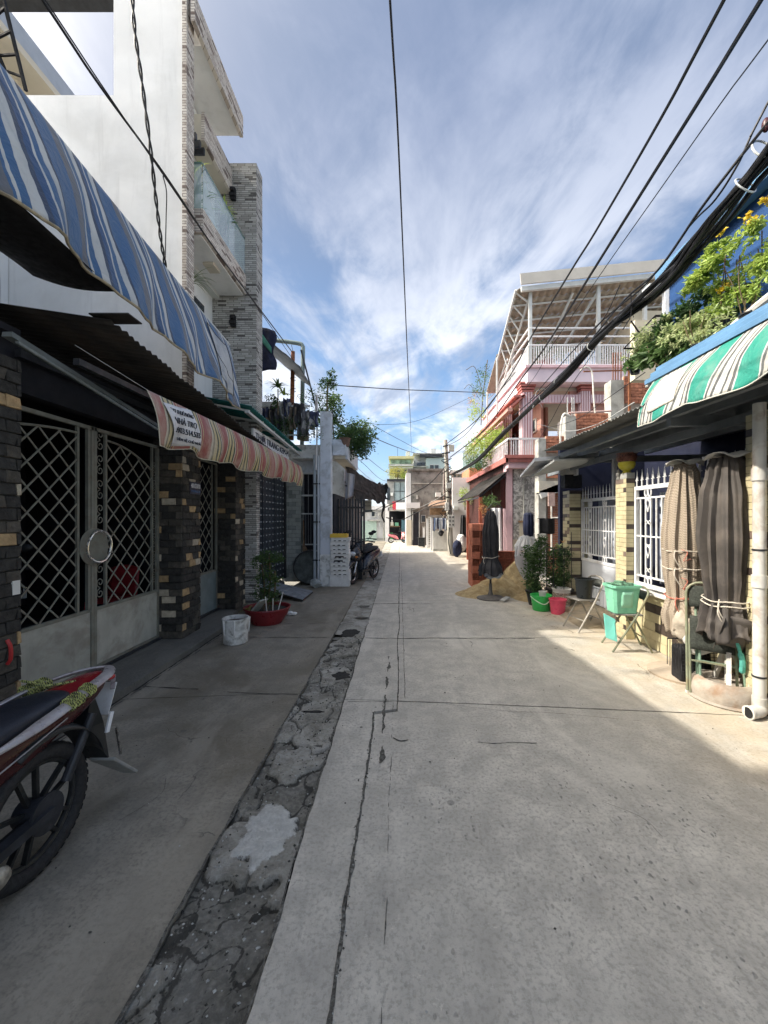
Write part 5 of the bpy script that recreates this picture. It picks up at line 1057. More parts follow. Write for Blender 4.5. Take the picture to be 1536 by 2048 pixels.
for i in range(10):
    for j in range(3):
        u0, u1, v0, v1 = i/10, (i+.94)/10, j/3, (j+1.15)/3
        q = lambda u, v: a.lerp(b, u).lerp(d_.lerp(c, u), v)
        MB().hexa([q(u0,v0), q(u1,v0), q(u1,v1), q(u0,v1)]+[q(u, v)+Vector((0,0,.05)) for u, v in ((u0,v0),(u1,v0),(u1,v1),(u0,v1))]).build('roof_tile', tr_, tiled)
pbox(MB(), 860, 895, 1016, 1030, 20.4, .1).build('timber_wall', wood, tiled)
lw = thing('low_wall', 'low pale plastered wall beneath the hanging laundry', 'wall', (2, 18.8, 0))
pbox(MB(), 866, 900, 1062, 1110, 18.9, .2, 0).build('wall', mat('pale dirty wall', (.55,.55,.52), .85, .12, 3, .004, streak=.3), lw); MB().box(P(866,0,18.9).x, P(900,0,18.9).x, 18.86, 18.9, 0, .12).build('foot', concrete, lw)
for i, (x, Y, lab) in enumerate(((846, 21.5, 'slim white gate post farthest from the laundry'), (853, 20.6, 'white gate post with a patterned strip, in the middle of the row'), (861, 19.3, 'tallest white gate post, right beside the laundry'))):
    g_ = thing('gate_post', lab, 'post', (P(x, 0, Y).x, Y, 0), 'white gate posts along the right')
    zt = P(0, (1055, 1038, 1035)[i], Y).z; X_ = P(x, 0, Y).x
    MB().box(X_, X_+.11, Y, Y+.12, 0, zt).build('shaft', bright_wall, g_); MB().box(X_-.02, X_+.13, Y-.02, Y+.14, zt, zt+.04).build('cap', concrete, g_)
wp = thing('breeze_block_panel', 'narrow patterned breeze block panel between two white gate posts', 'wall', (1.5, 20.4, 0))
mb = MB()
for k in range(16): mb.box(1.47, 1.56, 20.35, 20.42, .1+.1*k, .155+.1*k)
mb.build('pierced_block', concrete, wp)
ln = thing('laundry_line', 'striped blue grey shirts hanging in a row on the line by the utility pole', 'laundry', (2, 18.6, 1.6))
for k in range(9):
    x = 1.58+.085*k; hh = .62-.05*(k % 3); m = mat('laundry cloth %d' % (k % 5), [(.10,.14,.24), (.45,.50,.58), (.05,.06,.10), (.32,.36,.42), (.60,.62,.66)][k % 5], .9, .2, 20, .002)
    MB().grid(lambda u, v: Vector((x+.085*u+.01*math.sin(v*6+k), 18.62+.02*math.sin(u*7+k), 1.60-hh*v)), 4, 6).build('shirt', m, ln, True, thick=.004)
MB().tube([(1.5, 18.62, 1.62), (2.4, 18.62, 1.61)], .008, 5).build('line', black, ln)
MB().ell((1.93, 18.7, .88), (.13, .1, .14), 14, 9, lambda q: 1+.6*ns(q.x*7, q.y*7, q.z*7)).build('dark_bundle', black, ln)
tag(MB().box(1.0, 1.35, 21.4, 21.7, .05, .5).box(.98, 1.37, 21.38, 21.72, .5, .53).build('stool', black_pl, bev=.01), 'black low stool standing before the grey house door', 'stool')
def clutter(par, items):
    for nm, x0, x1, ya, yb, Y, dep, m in items: pbox(MB(), x0, x1, ya, yb, Y, dep).build(nm, m, par)
frm = white_paint; dkg = glass_dark
clutter(fa, [('window_frame', 722, 731, 1022, 1034, 27.42, .06, frm), ('window', 723.5, 729.5, 1023.5, 1032.5, 27.40, .03, dkg), ('window_frame', 742, 751, 1022, 1034, 27.42, .06, frm), ('window', 743.5, 749.5, 1023.5, 1032.5, 27.40, .03, dkg), ('air_conditioner', 755, 763, 1024, 1031, 27.1, .35, concrete), ('meter_box', 757, 761, 1045, 1052, 27.35, .1, light_metal), ('stain_band', 715, 770, 1076, 1081, 27.46, .03, concrete), ('drain_pipe', 766, 767.5, 1012, 1081, 27.38, .1, pvc)])
clutter(fb_, [('window_frame', 789, 790, 964, 1001, 26.70, .04, dark_metal), ('window_frame', 800, 801, 964, 1001, 26.70, .04, dark_metal), ('window_frame', 812, 813, 964, 1001, 26.70, .04, dark_metal), ('window_frame', 788, 813, 982, 983, 26.69, .04, dark_metal), ('air_conditioner', 781, 786, 985, 991, 26.4, .35, frm), ('shelf', 780, 800, 1052, 1054, 27.6, .4, wood), ('stored_box', 781, 787, 1044, 1052, 27.6, .3, cream), ('stored_box', 790, 797, 1045, 1052, 27.6, .3, mint), ('stored_box', 781, 786, 1066, 1079, 27.2, .4, green_pl), ('hanging_goods', 783, 785, 1034, 1050, 26.9, .1, foam), ('red_barrel', 806, 811, 1064, 1079, 26.3, .3, red_paint)])
clutter(fc, [('window_frame', 842, 852, 1030, 1045, 22.95, .05, frm), ('window', 843, 851, 1031, 1044, 22.92, .03, dkg), ('air_conditioner', 872, 882, 985, 993, 22.6, .4, frm), ('pipe', 886, 887.5, 941, 1090, 22.9, .08, pvc), ('cable_box', 832, 836, 990, 998, 22.9, .1, concrete), ('door_frame', 825, 826, 1022, 1080, 22.85, .1, frm), ('door_frame', 838, 839, 1022, 1080, 22.85, .1, frm), ('band_course', 823, 893, 966, 967.5, 22.96, .05, concrete)])
clutter(fd, [('window_frame', 789, 801, 939, 940.5, 35.85, .1, frm), ('window_frame', 789, 801, 955.5, 957, 35.85, .1, frm), ('balcony_rail', 780, 826, 931, 932, 35.5, .05, frm), ('balcony_rail', 780, 826, 935, 936, 35.5, .05, frm), ('water_tank', 812, 820, 903, 912, 38, 1.2, light_metal), ('aerial', 795, 795.6, 896, 912, 38, .05, dark_metal)])
clutter(fe, [('window_frame', 859, 878, 929, 930, 37.35, .06, frm), ('window_frame', 859, 878, 938, 939, 37.35, .06, frm), ('water_tank', 862, 872, 897, 906, 40, 1.4, light_metal), ('aerial', 882, 882.6, 890, 906, 40, .05, dark_metal), ('balcony_slab', 826, 856, 932, 934, 37.3, .6, concrete), ('shutter', 834, 842, 915, 921, 37.9, .05, concrete)])
clutter(fg2, [('window_frame', 923, 951, 954, 955.5, 23.86, .05, frm), ('window_frame', 923, 951, 984.5, 986, 23.86, .05, frm), ('window_frame', 930.5, 931.5, 955, 985, 23.86, .05, frm), ('balcony_rail', 900, 950, 991, 992, 23.2, .05, frm), ('air_conditioner', 908, 916, 1012, 1020, 19.6, .3, frm), ('door', 921, 932, 1035, 1085, 19.88, .02, wood), ('stain_band', 905, 940, 1085, 1096, 19.88, .02, concrete)])
# utility pole
up = thing('utility_pole', 'concrete utility pole wrapped in wires with meter boxes halfway up', 'utility pole', (2.17, 16.8, 0))
b0, b1 = G_base = (P(902, 1111, 16.8), P(891, 880, 16.8))
b0.z = 0
MB().cyl(b0, b1, .13, .075, 14).build('shaft', mat('pole concrete', (.40,.38,.33), .9, .15, 4, .004, 30), up, True)
for i, (x, y_, w, h) in enumerate(((890, 1005, 8, 16), (896, 1030, 13, 25), (897, 890, 11, 13), (892, 966, 10, 11))):
    q_ = P(x, y_, 16.6); s = 16.6/F; bx = MB().box(q_.x, q_.x+w*s, 16.5, 16.66, q_.z-h*s, q_.z).build('meter_box', mat('meter box grey', (.50,.50,.47), .7, .08, 9, 0), up, bev=.01)
    if h == 25:
        for r_ in range(3):
            for c_ in range(2): MB().cyl((q_.x+.07+.13*c_, 16.49, q_.z-.09-.16*r_), (q_.x+.07+.13*c_, 16.51, q_.z-.09-.16*r_), .035, n=10).build('meter_dial', black, bx)
MB().bar(P(886, 893, 16.7), P(898, 890, 16.7), .05).bar(P(884, 907, 16.7), P(900, 905, 16.7), .05).build('cross_arm', dark_metal, up)
rr = random.Random(21)
for k in range(7):
    y_ = 925+18*k; mb = MB(); mb.tube(spline([P(893+rr.uniform(-3, 3), y_+rr.uniform(-8, 8), 16.6) + Vector((rr.uniform(-.22, .22), rr.uniform(-.1, .05), 0)) for _ in range(6)], 5), .016, 5); mb.build('wire_coil', cable_m, up)
MB().tube(spline([P(895, 1000, 16.6), P(899, 1045, 16.62), P(897, 1080, 16.64), P(901, 1108, 16.66)], 5), .02, 5).build('down_lead', cable_m, up)
# heaps beside the pole
hp = thing('clothes_heap', 'heap of dark and white cloths hanging and lying to the right of the utility pole', 'cloth heap', (2.9, 16.5, 0))
MB().grid(lambda u, v: P(921+10*u+8*(v-.3)*(u-.5), 1030+75*v, 16.4)+Vector((0, .06*math.sin(u*12), 0)), 8, 10).build('dark_cloth', black_cloth, hp, True, thick=.02)
MB().ell(P(923, 1085, 16.3), (.22, .2, .35), 16, 12, lambda q: 1+.4*ns(q.x*5, q.y*5, q.z*5)).build('white_bundle', bright_wall, hp)
MB().ell(P(914, 1095, 16.2), (.2, .2, .36), 16, 12, lambda q: 1+.4*ns(q.x*5, q.y*5, q.z*4)).build('blue_bundle', navy, hp)
plant('hanging_shrub', 'yellow flowering shrub on the ledge of the far yellow house', [('l', P(793, 945, 34), (1.0, .5, .42), 900, .12, leafmat('yellowish far leaves', (.20,.20,.06), (.45,.42,.10))), ('l', P(812, 950, 34), (.5, .4, .3), 350, .12, leaf_lime)], [([P(795, 968, 34), P(795, 948, 34)], .05)], seed=31)
plant('street_shrub', 'small yellow green bush in front of the columned house', [('l', P(928, 990, 19), (.35, .3, .35), 350, .09, leaf_lime), ('l', P(938, 1000, 19), (.3, .3, .3), 250, .09, leaf_pale)], [([P(930, 1020, 19), P(930, 990, 19)], .03)], seed=32)
# ================================================================ RIGHT: pink house
ph = thing('pink_house', 'three storey pink house with fluted columns and a roofed terrace on the right', 'house', (4.5, 13, 0))
YP = 13.0
def pb_(x0, x1, ya, yb, Y, dep, name, m, z0=None, parent=None): return pbox(MB(), x0, x1, ya, yb, Y, dep, z0).build(name, m, parent or ph)
# ground floor corner
pb_(1013, 1078, 925, 1140, YP, .4, 'corner_wall', pink, 0)
MB().box(3.51, 3.7, 13.4, 20, 0, 3.45).build('side_wall', mat('dark red shop front', (.05,.014,.012), .8, .2, 3, .003), ph)
MB().box(3.70, 4.55, 12.90, 12.995, .9, 3.30).build('marbled_render', mottle_m, ph, bev=.02)
MB().box(4.02, 4.05, 12.86, 12.905, .9, 3.28).build('render_joint', concrete, ph)
MB().box(3.46, 3.66, 12.86, 12.995, 0, 3.4).build('corner_pilaster', pink, ph)
mb = MB().box(3.70, 4.55, 12.94, 12.998, 0, .895).build('cream_wall_foot', cream, ph)
nk = mb
MB().box(3.9, 4.2, 12.84, 12.94, 1.0, 1.45).build('altar_niche', cream, ph); MB().box(3.86, 4.24, 12.78, 12.94, 1.46, 1.52).build('niche_roof', wood, ph)
# first floor slab / balcony
MB().box(3.42, 5.2, 12.55, 20.5, 3.42, 3.52).build('balcony_floor', red_paint, ph)
MB().box(3.36, 4.7, 12.49, 12.55, 3.38, 3.56).box(3.36, 3.42, 12.49, 20.5, 3.38, 3.56).build('balcony_moulding', red_paint, ph); MB().box(3.30, 4.72, 12.45, 12.49, 3.50, 3.6).build('balcony_moulding', red_paint, ph)
MB().box(3.45, 4.65, 12.56, 12.9, 3.2, 3.41).build('fascia', pink, ph)
for sgm in ((3.47, 12.6, 4.62, 12.6, 15), (3.47, 12.6, 3.47, 16.5, 22)):
    bb = MB().bar((sgm[0], sgm[1], 4.13), (sgm[2], sgm[3], 4.13), .06).bar((sgm[0], sgm[1], 3.60), (sgm[2], sgm[3], 3.60), .03).build('balcony_rail', white_metal, ph)
    for k in range(sgm[4]+1): t_ = k/sgm[4]; MB().bar((sgm[0]+(sgm[2]-sgm[0])*t_, sgm[1]+(sgm[3]-sgm[1])*t_, 3.53), (sgm[0]+(sgm[2]-sgm[0])*t_, sgm[1]+(sgm[3]-sgm[1])*t_, 4.12), .03).build('baluster', white_metal, bb)
# fluted columns
flute_w = mat('pale pink column', (.70,.55,.58), .7, .05, 2, .001)
def column(x, Y, z0, z1, w=.30):
    cgrp = MB().box(x, x+w, Y, Y+w, z0, z1).build('column', mat('column groove red', (.40,.14,.15), .7, .1, 3, .001), ph)
    for k in range(4):
        MB().box(x+.008+k*w/4, x+(k+.72)*w/4, Y-.018, Y-.002, z0, z1).build('flute', flute_w, cgrp)
        MB().box(x-.018, x-.002, Y+.008+k*w/4, Y+(k+.72)*w/4, z0, z1).build('flute', flute_w, cgrp)
    for i in range(4): MB().box(x-.03-.025*i, x+w+.03+.025*i, Y-.03-.025*i, Y+w+.03+.025*i, z1+.085*i, z1+.06+.085*i).build('capital', red_paint, cgrp)
cx0 = P(1045, 0, YP).x
column(cx0, YP, 3.53, 5.75, .34); column(P(1163, 0, YP).x, YP, 3.3, 5.78, .30); column(cx0+.1, 15.6, 3.53, 5.7, .3)
# terrace slab
MB().box(4.10, 9.0, 12.7, 19.5, 5.98, 6.42).build('terrace_fascia', mat('lilac pink fascia', (.74,.62,.68), .75, .05, 2, .002), ph)
MB().box(4.02, 9.05, 12.62, 19.5, 6.42, 6.50).build('terrace_edge', pink, ph)
MB().box(3.72, 4.08, 12.9, 19.5, 5.55, 5.62).build('red_eave', red_paint, ph)
for k in range(12): MB().hexa([(3.62, 12.9+.42*k, 5.20), (4.08, 12.9+.42*k, 5.6), (4.08, 13.2+.42*k, 5.6), (3.62, 13.2+.42*k, 5.20), (3.62, 12.9+.42*k, 5.28), (4.08, 12.9+.42*k, 5.68), (4.08, 13.2+.42*k, 5.68), (3.62, 13.2+.42*k, 5.28)]).build('eave_slat', red_paint, ph)
MB().box(3.5, 3.66, 12.85, 19.5, 5.08, 5.2).build('eave_beam', salmon, ph)
# striped frieze (two lengths)
fz = MB().box(cx0+.36, P(1222,0,YP).x, YP+.05, YP+.12, 5.40, 5.68).build('striped_frieze', pink, ph)
for k in range(28):
    x = cx0+.40+k*.098
    if x < P(1220,0,YP).x: MB().box(x, x+.055, YP+.022, YP+.048, 5.41, 5.67).build('frieze_bar', flute_w, fz)
MB().box(4.3, 9, YP+.25, 19.4, 5.86, 5.975).build('porch_ceiling', soffit, ph)
MB().box(5.6, 5.7, YP+2.2, 19.4, 3.3, 5.86).build('inner_side_wall', salmon, ph); MB().box(5.7, 9.0, YP+.25, YP+.4, 3.3, 5.86).build('upper_room_wall', salmon, ph)
MB().box(4.3, 5.6, 19.2, 19.4, 3.3, 5.86).build('porch_end', salmon, ph)
MB().box(5.0, 5.08, 14.0, 19.3, 3.55, 5.86).build('porch_side_wall', salmon, ph)
for k in range(3): 
    w_ = MB().box(4.94, 4.995, 14.4+1.3*k, 15.3+1.3*k, 4.75, 5.25).build('window_frame', white_paint, ph); MB().box(4.925, 4.938, 14.46+1.3*k, 14.82+1.3*k, 4.8, 5.2).box(4.925, 4.938, 14.88+1.3*k, 15.24+1.3*k, 4.8, 5.2).build('window_pane', glass_dark, w_)
w_ = pb_(1122, 1132, 842, 886, YP-.02, .3, 'white_shutter', white_paint); pb_(1123, 1126, 848, 858, YP-.04, .02, 'shutter_opening', glass_dark, None, w_); pb_(1128, 1131, 848, 858, YP-.04, .02, 'shutter_opening', glass_dark, None, w_)
pb_(1013, 1250, 1005, 1140, YP+.42, .2, 'ground_wall', cream, 0)
MB().box(4.7, 9.0, YP+.5, YP+.6, 2.9, 3.4).build('mid_band', cream, ph)
# upper side storey wall facing street
MB().box(4.2, 4.3, 16.0, 19.5, 3.5, 5.9).build('street_wall', pink, ph)
# terrace railing
def prail(a, b, h, n, zlist, m=white_metal):
    a, b = Vector(a), Vector(b); fr_ = MB()
    for z in zlist: fr_.bar(a+Vector((0,0,z)), b+Vector((0,0,z)), .045)
    fr_ = fr_.build('terrace_rail', m, ph)
    for k in range(n+1): p = a.lerp(b, k/n); MB().bar(p+Vector((0,0,.03)), p+Vector((0,0,h)), .032).build('baluster', m, fr_)
prail((4.16, 12.72, 6.50), (8.6, 12.72, 6.50), .66, 58, (.03, .67, .95, 1.22)); prail((4.16, 12.72, 6.50), (4.16, 17.0, 6.50), .66, 34, (.03, .67, .95, 1.22))
# terrace posts, roof frame and roof
zr = 8.95
def zroof(x, Y=12.6): return zr+.10*(x-4.2)-.54*(Y-12.6)
for x in (4.2, 6.4, 7.9, 9.1):
    MB().bar((x, 12.75, 6.5), (x, 12.75, zroof(x, 12.75)), .10).build('terrace_post', light_metal, ph)
for x in (4.2, 6.4): MB().bar((x, 14.7, 6.5), (x, 14.7, zroof(x, 14.7)), .09).build('terrace_post', light_metal, ph)
MB().bar((3.85, 12.55, zroof(3.85)-.05), (9.3, 12.55, zroof(9.3)-.05), .10, .14).build('roof_beam', light_metal, ph)
MB().bar((3.80, 12.45, zroof(3.8)+.22), (9.3, 12.45, zroof(9.3)+.22), .05, .34).build('gutter', mat('beige gutter', (.48,.46,.42), .6, .05, 3, .001), ph)
for Y in (13.05, 13.55, 14.05, 14.6): MB().bar((3.72, Y, zroof(3.72, Y)-.06), (9.3, Y, zroof(9.3, Y)-.06), .045).build('purlin', light_metal, ph)
MB().bar((3.70, 12.6, zroof(3.7)-.02), (3.70, 15.0, zroof(3.7, 15.0)-.02), .06).bar((4.16, 12.72, 8.7), (3.95, 14.9, 6.9), .05).build('side_truss', light_metal, ph)
for k in range(6): MB().bar((3.71, 12.7+.36*k, zroof(3.7, 12.7+.36*k)), (4.14-.03*k, 12.8+.36*k, 8.6-.30*k), .035).build('truss_web', light_metal, ph)
for (x0, y0, z0), (x1, y1, z1) in (((5.2, 14.6, 6.6), (6.4, 12.8, 8.9)), ((5.0, 14.8, 6.8), (5.6, 12.8, 8.9)), ((7.2, 14.6, 7.2), (7.9, 12.8, 9.1))): MB().bar((x0, y0, z0), (x1, y1, z1), .06).build('roof_brace', light_metal, ph)
# roof sheets: wavy tile-profile, overlapping in courses
for j in range(8):
    ya, yb = 12.6+.30*j, 12.93+.30*j
    for i in range(4):
        xa, xb = 3.7+1.4*i, 5.1+1.4*i; n = 54; mb = MB(); vs = []
        for k in range(n+1):
            x = xa+(xb-xa)*k/n; wv_ = .030*math.sin(x*2*math.pi/.235); vs += [(x, ya, zroof(x, ya)+wv_-.012), (x, yb, zroof(x, yb)+wv_+.03)]
        mb.add(vs, [(2*k, 2*k+2, 2*k+3, 2*k+1) for k in range(n)]); mb.build('roof_sheet', tileroof_m, ph, True, thick=.012, fix=False)
# further roof over the neighbour's terrace
MB().hexa([(3.75, 15.3, 7.9), (6, 15.3, 8.1), (6, 17.2, 7.2), (3.75, 17.2, 7.0), (3.75, 15.3, 7.95), (6, 15.3, 8.15), (6, 17.2, 7.25), (3.75, 17.2, 7.05)]).build('rear_roof', tileroof_m, ph)
for Y, zt_ in ((15.4, 7.9), (17.1, 7.1)): MB().bar((3.78, Y, 5.5), (3.78, Y, zt_), .06).bar((3.78, Y, 6.7), (4.2, Y, zt_), .03).build('rear_post', light_metal, ph)
MB().box(4.5, 8.6, 15.1, 15.2, 6.5, 7.3).build('terrace_back', mat('beige terrace wall', (.55,.50,.38), .85, .05, 2, .002), ph)
MB().box(7.6, 9.4, 12.95, 15, 6.5, 8.4).build('stair_room', MATS['beige terrace wall'], ph)
MB().box(3.6, 4.3, 20.5, 23, 0, 4.2).build('rear_house_wall', mat('orange plaster', (.46,.22,.12), .85, .15, 2, .002), ph)
MB().box(3.5, 3.6, 20.5, 23, 3.0, 3.7).build('rear_balcony', salmon, ph)
bc = thing('black_canopy', 'black corrugated canopy sloping out from the pink house over red posts', 'awning', (3, 14, 3))
corrugated('roof_sheet', (2.55, 12.8, 2.35), (2.55, 17.5, 2.35), (3.52, 12.8, 3.15), corr_dark, bc, .12, .018, .02)
MB().bar((2.6, 12.85, 2.28), (2.6, 17.5, 2.28), .05).bar((2.6, 12.9, 2.3), (3.5, 12.9, 3.05), .05).build('frame', dark_metal, bc)
for Y in (12.85, 15.2): MB().bar((2.62, Y, 0), (2.62, Y, 2.28), .10).build('post', mat('red brown post', (.28,.07,.04), .8, .2, 8, .002), bc)
MB().box(3.3, 3.5, 12.95, 16, 0, 2.9).build('shop_front', mat('dark red roller door', (.07,.015,.012), .7, .2, 8, .004, 9), bc)
hb = thing('hanging_plant', 'shaggy dark hanging plant basket under the black canopy', 'plant', (2.95, 12.7, 2.3))
mb = MB(); leaves(mb, (2.95, 12.72, 2.15), (.28, .2, .17), 420, .07, rr=random.Random(4)); mb.build('foliage', leaf_mid, hb)
mb = MB(); leaves(mb, (2.68, 12.72, 1.85), (.12, .12, .28), 260, .05, rr=random.Random(5)); mb.build('dry_foliage', flower_p, hb)
MB().tube([(2.95, 12.72, 2.5), (2.95, 12.72, 2.2)], .008, 5).build('wire', black, hb)
dress = thing('hanging_dress', 'sheer white dress on a hanger under the black canopy behind the closed black umbrella', 'garment', (3.05, 12.5, 1.9))
MB().grid(lambda u, v: Vector((2.86+.36*u+.10*(v-.3)*(u-.5), 12.5+.04*math.sin(u*14), 1.92-1.45*v)), 14, 12).build('dress', mat('sheer white cloth', (.66,.66,.66), .8, .06, 6, .01, 14), dress, True, thick=.006)
MB().tube(spline([(2.72, 12.5, 1.86), (3.0, 12.5, 2.08), (3.32, 12.5, 1.85)], 5), .012, 5).build('hanger', dark_metal, dress)
mb = MB().box(3.26, 3.33, 12.45, 12.52, 0, 1.9).build('fluted_door_edge', pink, ph)
plant('bougainvillea', 'sparse climbing bougainvillea reaching above the far end of the pink house', [('l', P(962, 770, 18), (.42, .5, .55), 420, .08, leaf_mid), ('l', P(970, 745, 18), (.5, .4, .3), 160, .07, leaf_dark), ('l', P(955, 820, 18), (.35, .5, .6), 420, .08, leaf_lime), ('l', P(948, 800, 18), (.3, .3, .5), 160, .06, flower_p)], [([P(962, 850, 18), P(966, 790, 18), P(975, 720, 18)], .02), ([P(966, 790, 18), P(950, 735, 18), P(932, 740, 18)], .012), ([P(960, 800, 18), P(940, 770, 18), P(928, 778, 18)], .01)], seed=41)
plant('balcony_shrub', 'bushy yellow green shrub overflowing the pink house balcony', [('l', P(972, 890, 15), (.62, .8, .45), 1700, .085, leaf_lime), ('l', P(955, 925, 15), (.40, .6, .32), 800, .08, leaf_mid), ('l', P(995, 870, 14.4), (.40, .5, .3), 700, .08, leaf_lime), ('l', P(945, 905, 15.6), (.3, .4, .3), 400, .08, leaf_pale)], [([P(985, 930, 15), P(975, 890, 15)], .03)], seed=42)
plant('terrace_plants', 'potted plants standing behind the white terrace railing', [('l', (4.7, 13.3, 7.2), (.4, .3, .35), 420, .07, leaf_dark), ('l', (5.4, 13.3, 7.2), (.5, .3, .3), 420, .07, leaf_mid), ('l', (6.9, 13.2, 7.0), (.6, .3, .3), 420, .07, leaf_dark)], [([(4.7, 13.3, 6.6), (4.7, 13.3, 7.2)], .02)], pot=(Vector((4.9, 13.2, 6.5)), .22, .35, mat('dark red pot', (.16,.03,.035), .7, .1, 5, 0)), seed=43)
# ================================================================ RIGHT: unfinished brick house with a concrete frame
ub = thing('unfinished_house', 'half built house front of grey concrete posts and red brick panels beside the pink house', 'house', (5, 10.8, 0))
YB = 10.8
def q2(x0, x1, ya, yb, Y, dep, name, m, parent=ub, z0=None): return pbox(MB(), x0, x1, ya, yb, Y, dep, z0).build(name, m, parent)
q2(1077, 1092, 877, 1200, YB, .3, 'concrete_post', concrete, z0=0); q2(1131, 1152, 832, 1200, YB, .3, 'concrete_post', concrete, z0=0); q2(1222, 1248, 760, 1010, YB-.05, .35, 'concrete_post', concrete, z0=0)
q2(1092, 1131, 872, 1200, YB+.16, .1, 'brick_backing', mortar, z0=0); q2(1152, 1222, 826, 1200, YB+.16, .1, 'brick_backing', mortar, z0=0); q2(1248, 1300, 752, 1010, YB+.16, .1, 'brick_backing', mortar, z0=0)
BR = [(brick_red, 1)]
def brick_panel(x0, x1, ya, yb, seed):
    a = P(x0, yb, YB+.1); b = P(x1, ya, YB+.1); tile_face(ub, 'brick', (a.x, YB+.155, a.z), (1, 0, 0), (0, -1, 0), b.x-a.x, b.z-a.z, .20, .085, BR, .010, .06, .003, .5, seed, .003)
brick_panel(1092, 1131, 872, 905, 1); brick_panel(1152, 1222, 826, 905, 2); brick_panel(1248, 1298, 752, 806, 3); brick_panel(1092, 1131, 930, 956, 4)
pbx = P(1248, 0, YB)
# terrace wall further back in bright red brick, and bars
for x in (1226, 1231, 1236, 1242): MB().bar(P(x, 762, YB), P(x, 705, YB), .022).build('rebar', rust, ub)
MB().bar(P(1167, 743, YB-.1), P(1280, 740, YB-.1), .03).bar(P(1259, 840, YB-.1), P(1258, 732, YB-.1), .05).build('steel_bar', rust, ub)
q2(1078, 1135, 962, 985, YB-.15, .3, 'lintel_beam', cream); 
q2(1096, 1135, 985, 1200, YB+.13, .05, 'dark_brick_screen', brickwall_m, z0=0)
MB().bar(P(1080, 990, YB-.1), P(1137, 968, YB-.1), .10, .20).build('slanting_board', white_paint, ub)
q2(1097, 1110, 985, 1012, YB-.3, .05, 'pink_board', mat('pinkish board', (.50,.36,.32), .85, .2, 8, .002))
mb = MB().cyl(P(1103, 1012, YB-.2), P(1103, 1110, YB-.2), .022).cyl(P(1103, 1036, YB-.2), P(1134, 1036, YB-.2), .03).cyl(P(1134, 960, YB-.2), P(1134, 1105, YB-.2), .03).cyl(P(1121, 1036, YB-.15), P(1125, 1090, YB-.15), .018).cyl(P(1118, 1040, YB-.15), P(1122, 1090, YB-.15), .018)
mb.build('white_pipe_frame', pvc, ub, True)
MB().tube(spline([P(1120, 900, YB-.3), P(1122, 850, YB-.3), P(1128, 828, YB-.3), P(1140, 832, YB-.3)], 6), .028, 8).build('pipe_bend', pvc, ub, True)
MB().tube(spline([P(1190, 826, YB-.3), P(1187, 790, YB-.3), P(1184, 745, YB-.3), P(1172, 734, YB-.3), P(1160, 742, YB-.3)], 6), .02, 8).build('pipe_bend', pvc, ub, True)
for x in (1135, 1144, 1148): MB().bar(P(x, 832, YB), P(x, 795, YB), .02).build('rebar', light_metal, ub)
MB().cyl(P(1137, 826, YB-.1), P(1222, 822, YB-.1), .025).build('top_pipe', mat('pinkish pipe', (.5,.36,.34), .7, .1, 5, 0), ub)
sbx = thing('speaker_box', 'grey white box unit mounted under the end of the grey roof beside the brick house', 'box unit', (3.2, 7.0, 2.3))
MB().box(P(1131,0,7.2).x, P(1152,0,7.2).x, 7.2, 7.45, P(0,948,7.2).z, P(0,921,7.2).z).build('casing', concrete, sbx, bev=.01); MB().box(P(1153,0,7.2).x, P(1157,0,7.2).x, 7.2, 7.45, P(0,950,7.2).z, P(0,921,7.2).z).build('edge', white_metal, sbx)
MB().box(P(1131,0,7.3).x, P(1165,0,7.3).x, 7.32, 7.5, P(0,975,7.3).z, P(0,949,7.3).z).build('dark_bracket', black, sbx)
# ================================================================ RIGHT: low house with white fence
yt_a = mat('cream yellow glazed tile', (.58,.52,.33), .42, .08, 8, .001, 30, rnd=.10, dirt=((.35,.26,.15), .3, 6)); yt_b = mat('dark brown glazed tile', (.06,.045,.038), .42, .2, 8, .001, 30); yt_c = mat('mid brown glazed tile', (.20,.15,.12), .45, .2, 8, .001, 30)
rh = thing('fenced_house', 'low house on the right with cream tiled pillars, white spiked railing and grey roof', 'house', (3.1, 5, 0))
def ypick(r, a, rr): 
    k = rr.random(); return yt_b if k < .07 else yt_c if k < .13 else yt_a
def ypill(x0, x1, y0, y1, z1, seed, band):
    MB().box(x0+.012, x1, y0+.012, y1-.012, 0, z1).build('pillar', MATS['dark grout'], rh)
    def pk(r, a, rr, b=band): return yt_b if r % 5 == b else (yt_c if rr.random() < .06 else yt_a)
    tile_face(rh, 'tile', (x0+.013, y1, .0), (0, -1, 0), (-1, 0, 0), y1-y0, z1, .19, .062, None, .004, .012, 0, .5, seed, .001, ypick)
    tile_face(rh, 'tile', (x0, y0+.013, .0), (1, 0, 0), (0, -1, 0), x1-x0, z1, .21, .062, None, .004, .012, 0, 0 if x1-x0 < .25 else .5, seed+1, .001, pk)
ypill(3.0, 3.115, 5.24, 5.50, 2.14, 3, 4)
ypill(3.14, 3.37, 7.32, 7.62, 2.12, 9, 3)
ypill(2.99, 3.3, 3.12, 3.42, 2.5, 15, 2)
ypill(3.3, 3.5, 7.34, 7.62, 2.12, 19, 3)
# wall under the fence
MB().box(3.135, 3.3, 3.42, 5.24, 0, .66).build('low_wall', MATS['dark grout'], rh)
tile_face(rh, 'tile', (3.137, 5.24, .0), (0, -1, 0), (-1, 0, 0), 1.82, .66, .20, .105, None, .004, .012, 0, .5, 33, .001, lambda r, a, rr: yt_b if rr.random() < .12 else yt_c if rr.random() < .05 else yt_a)
MB().box(3.06, 3.32, 3.42, 5.235, .665, .70).build('sill', mat('white cement sill', (.66,.64,.60), .8, .08, 5, .003, 40), rh, bev=.006)
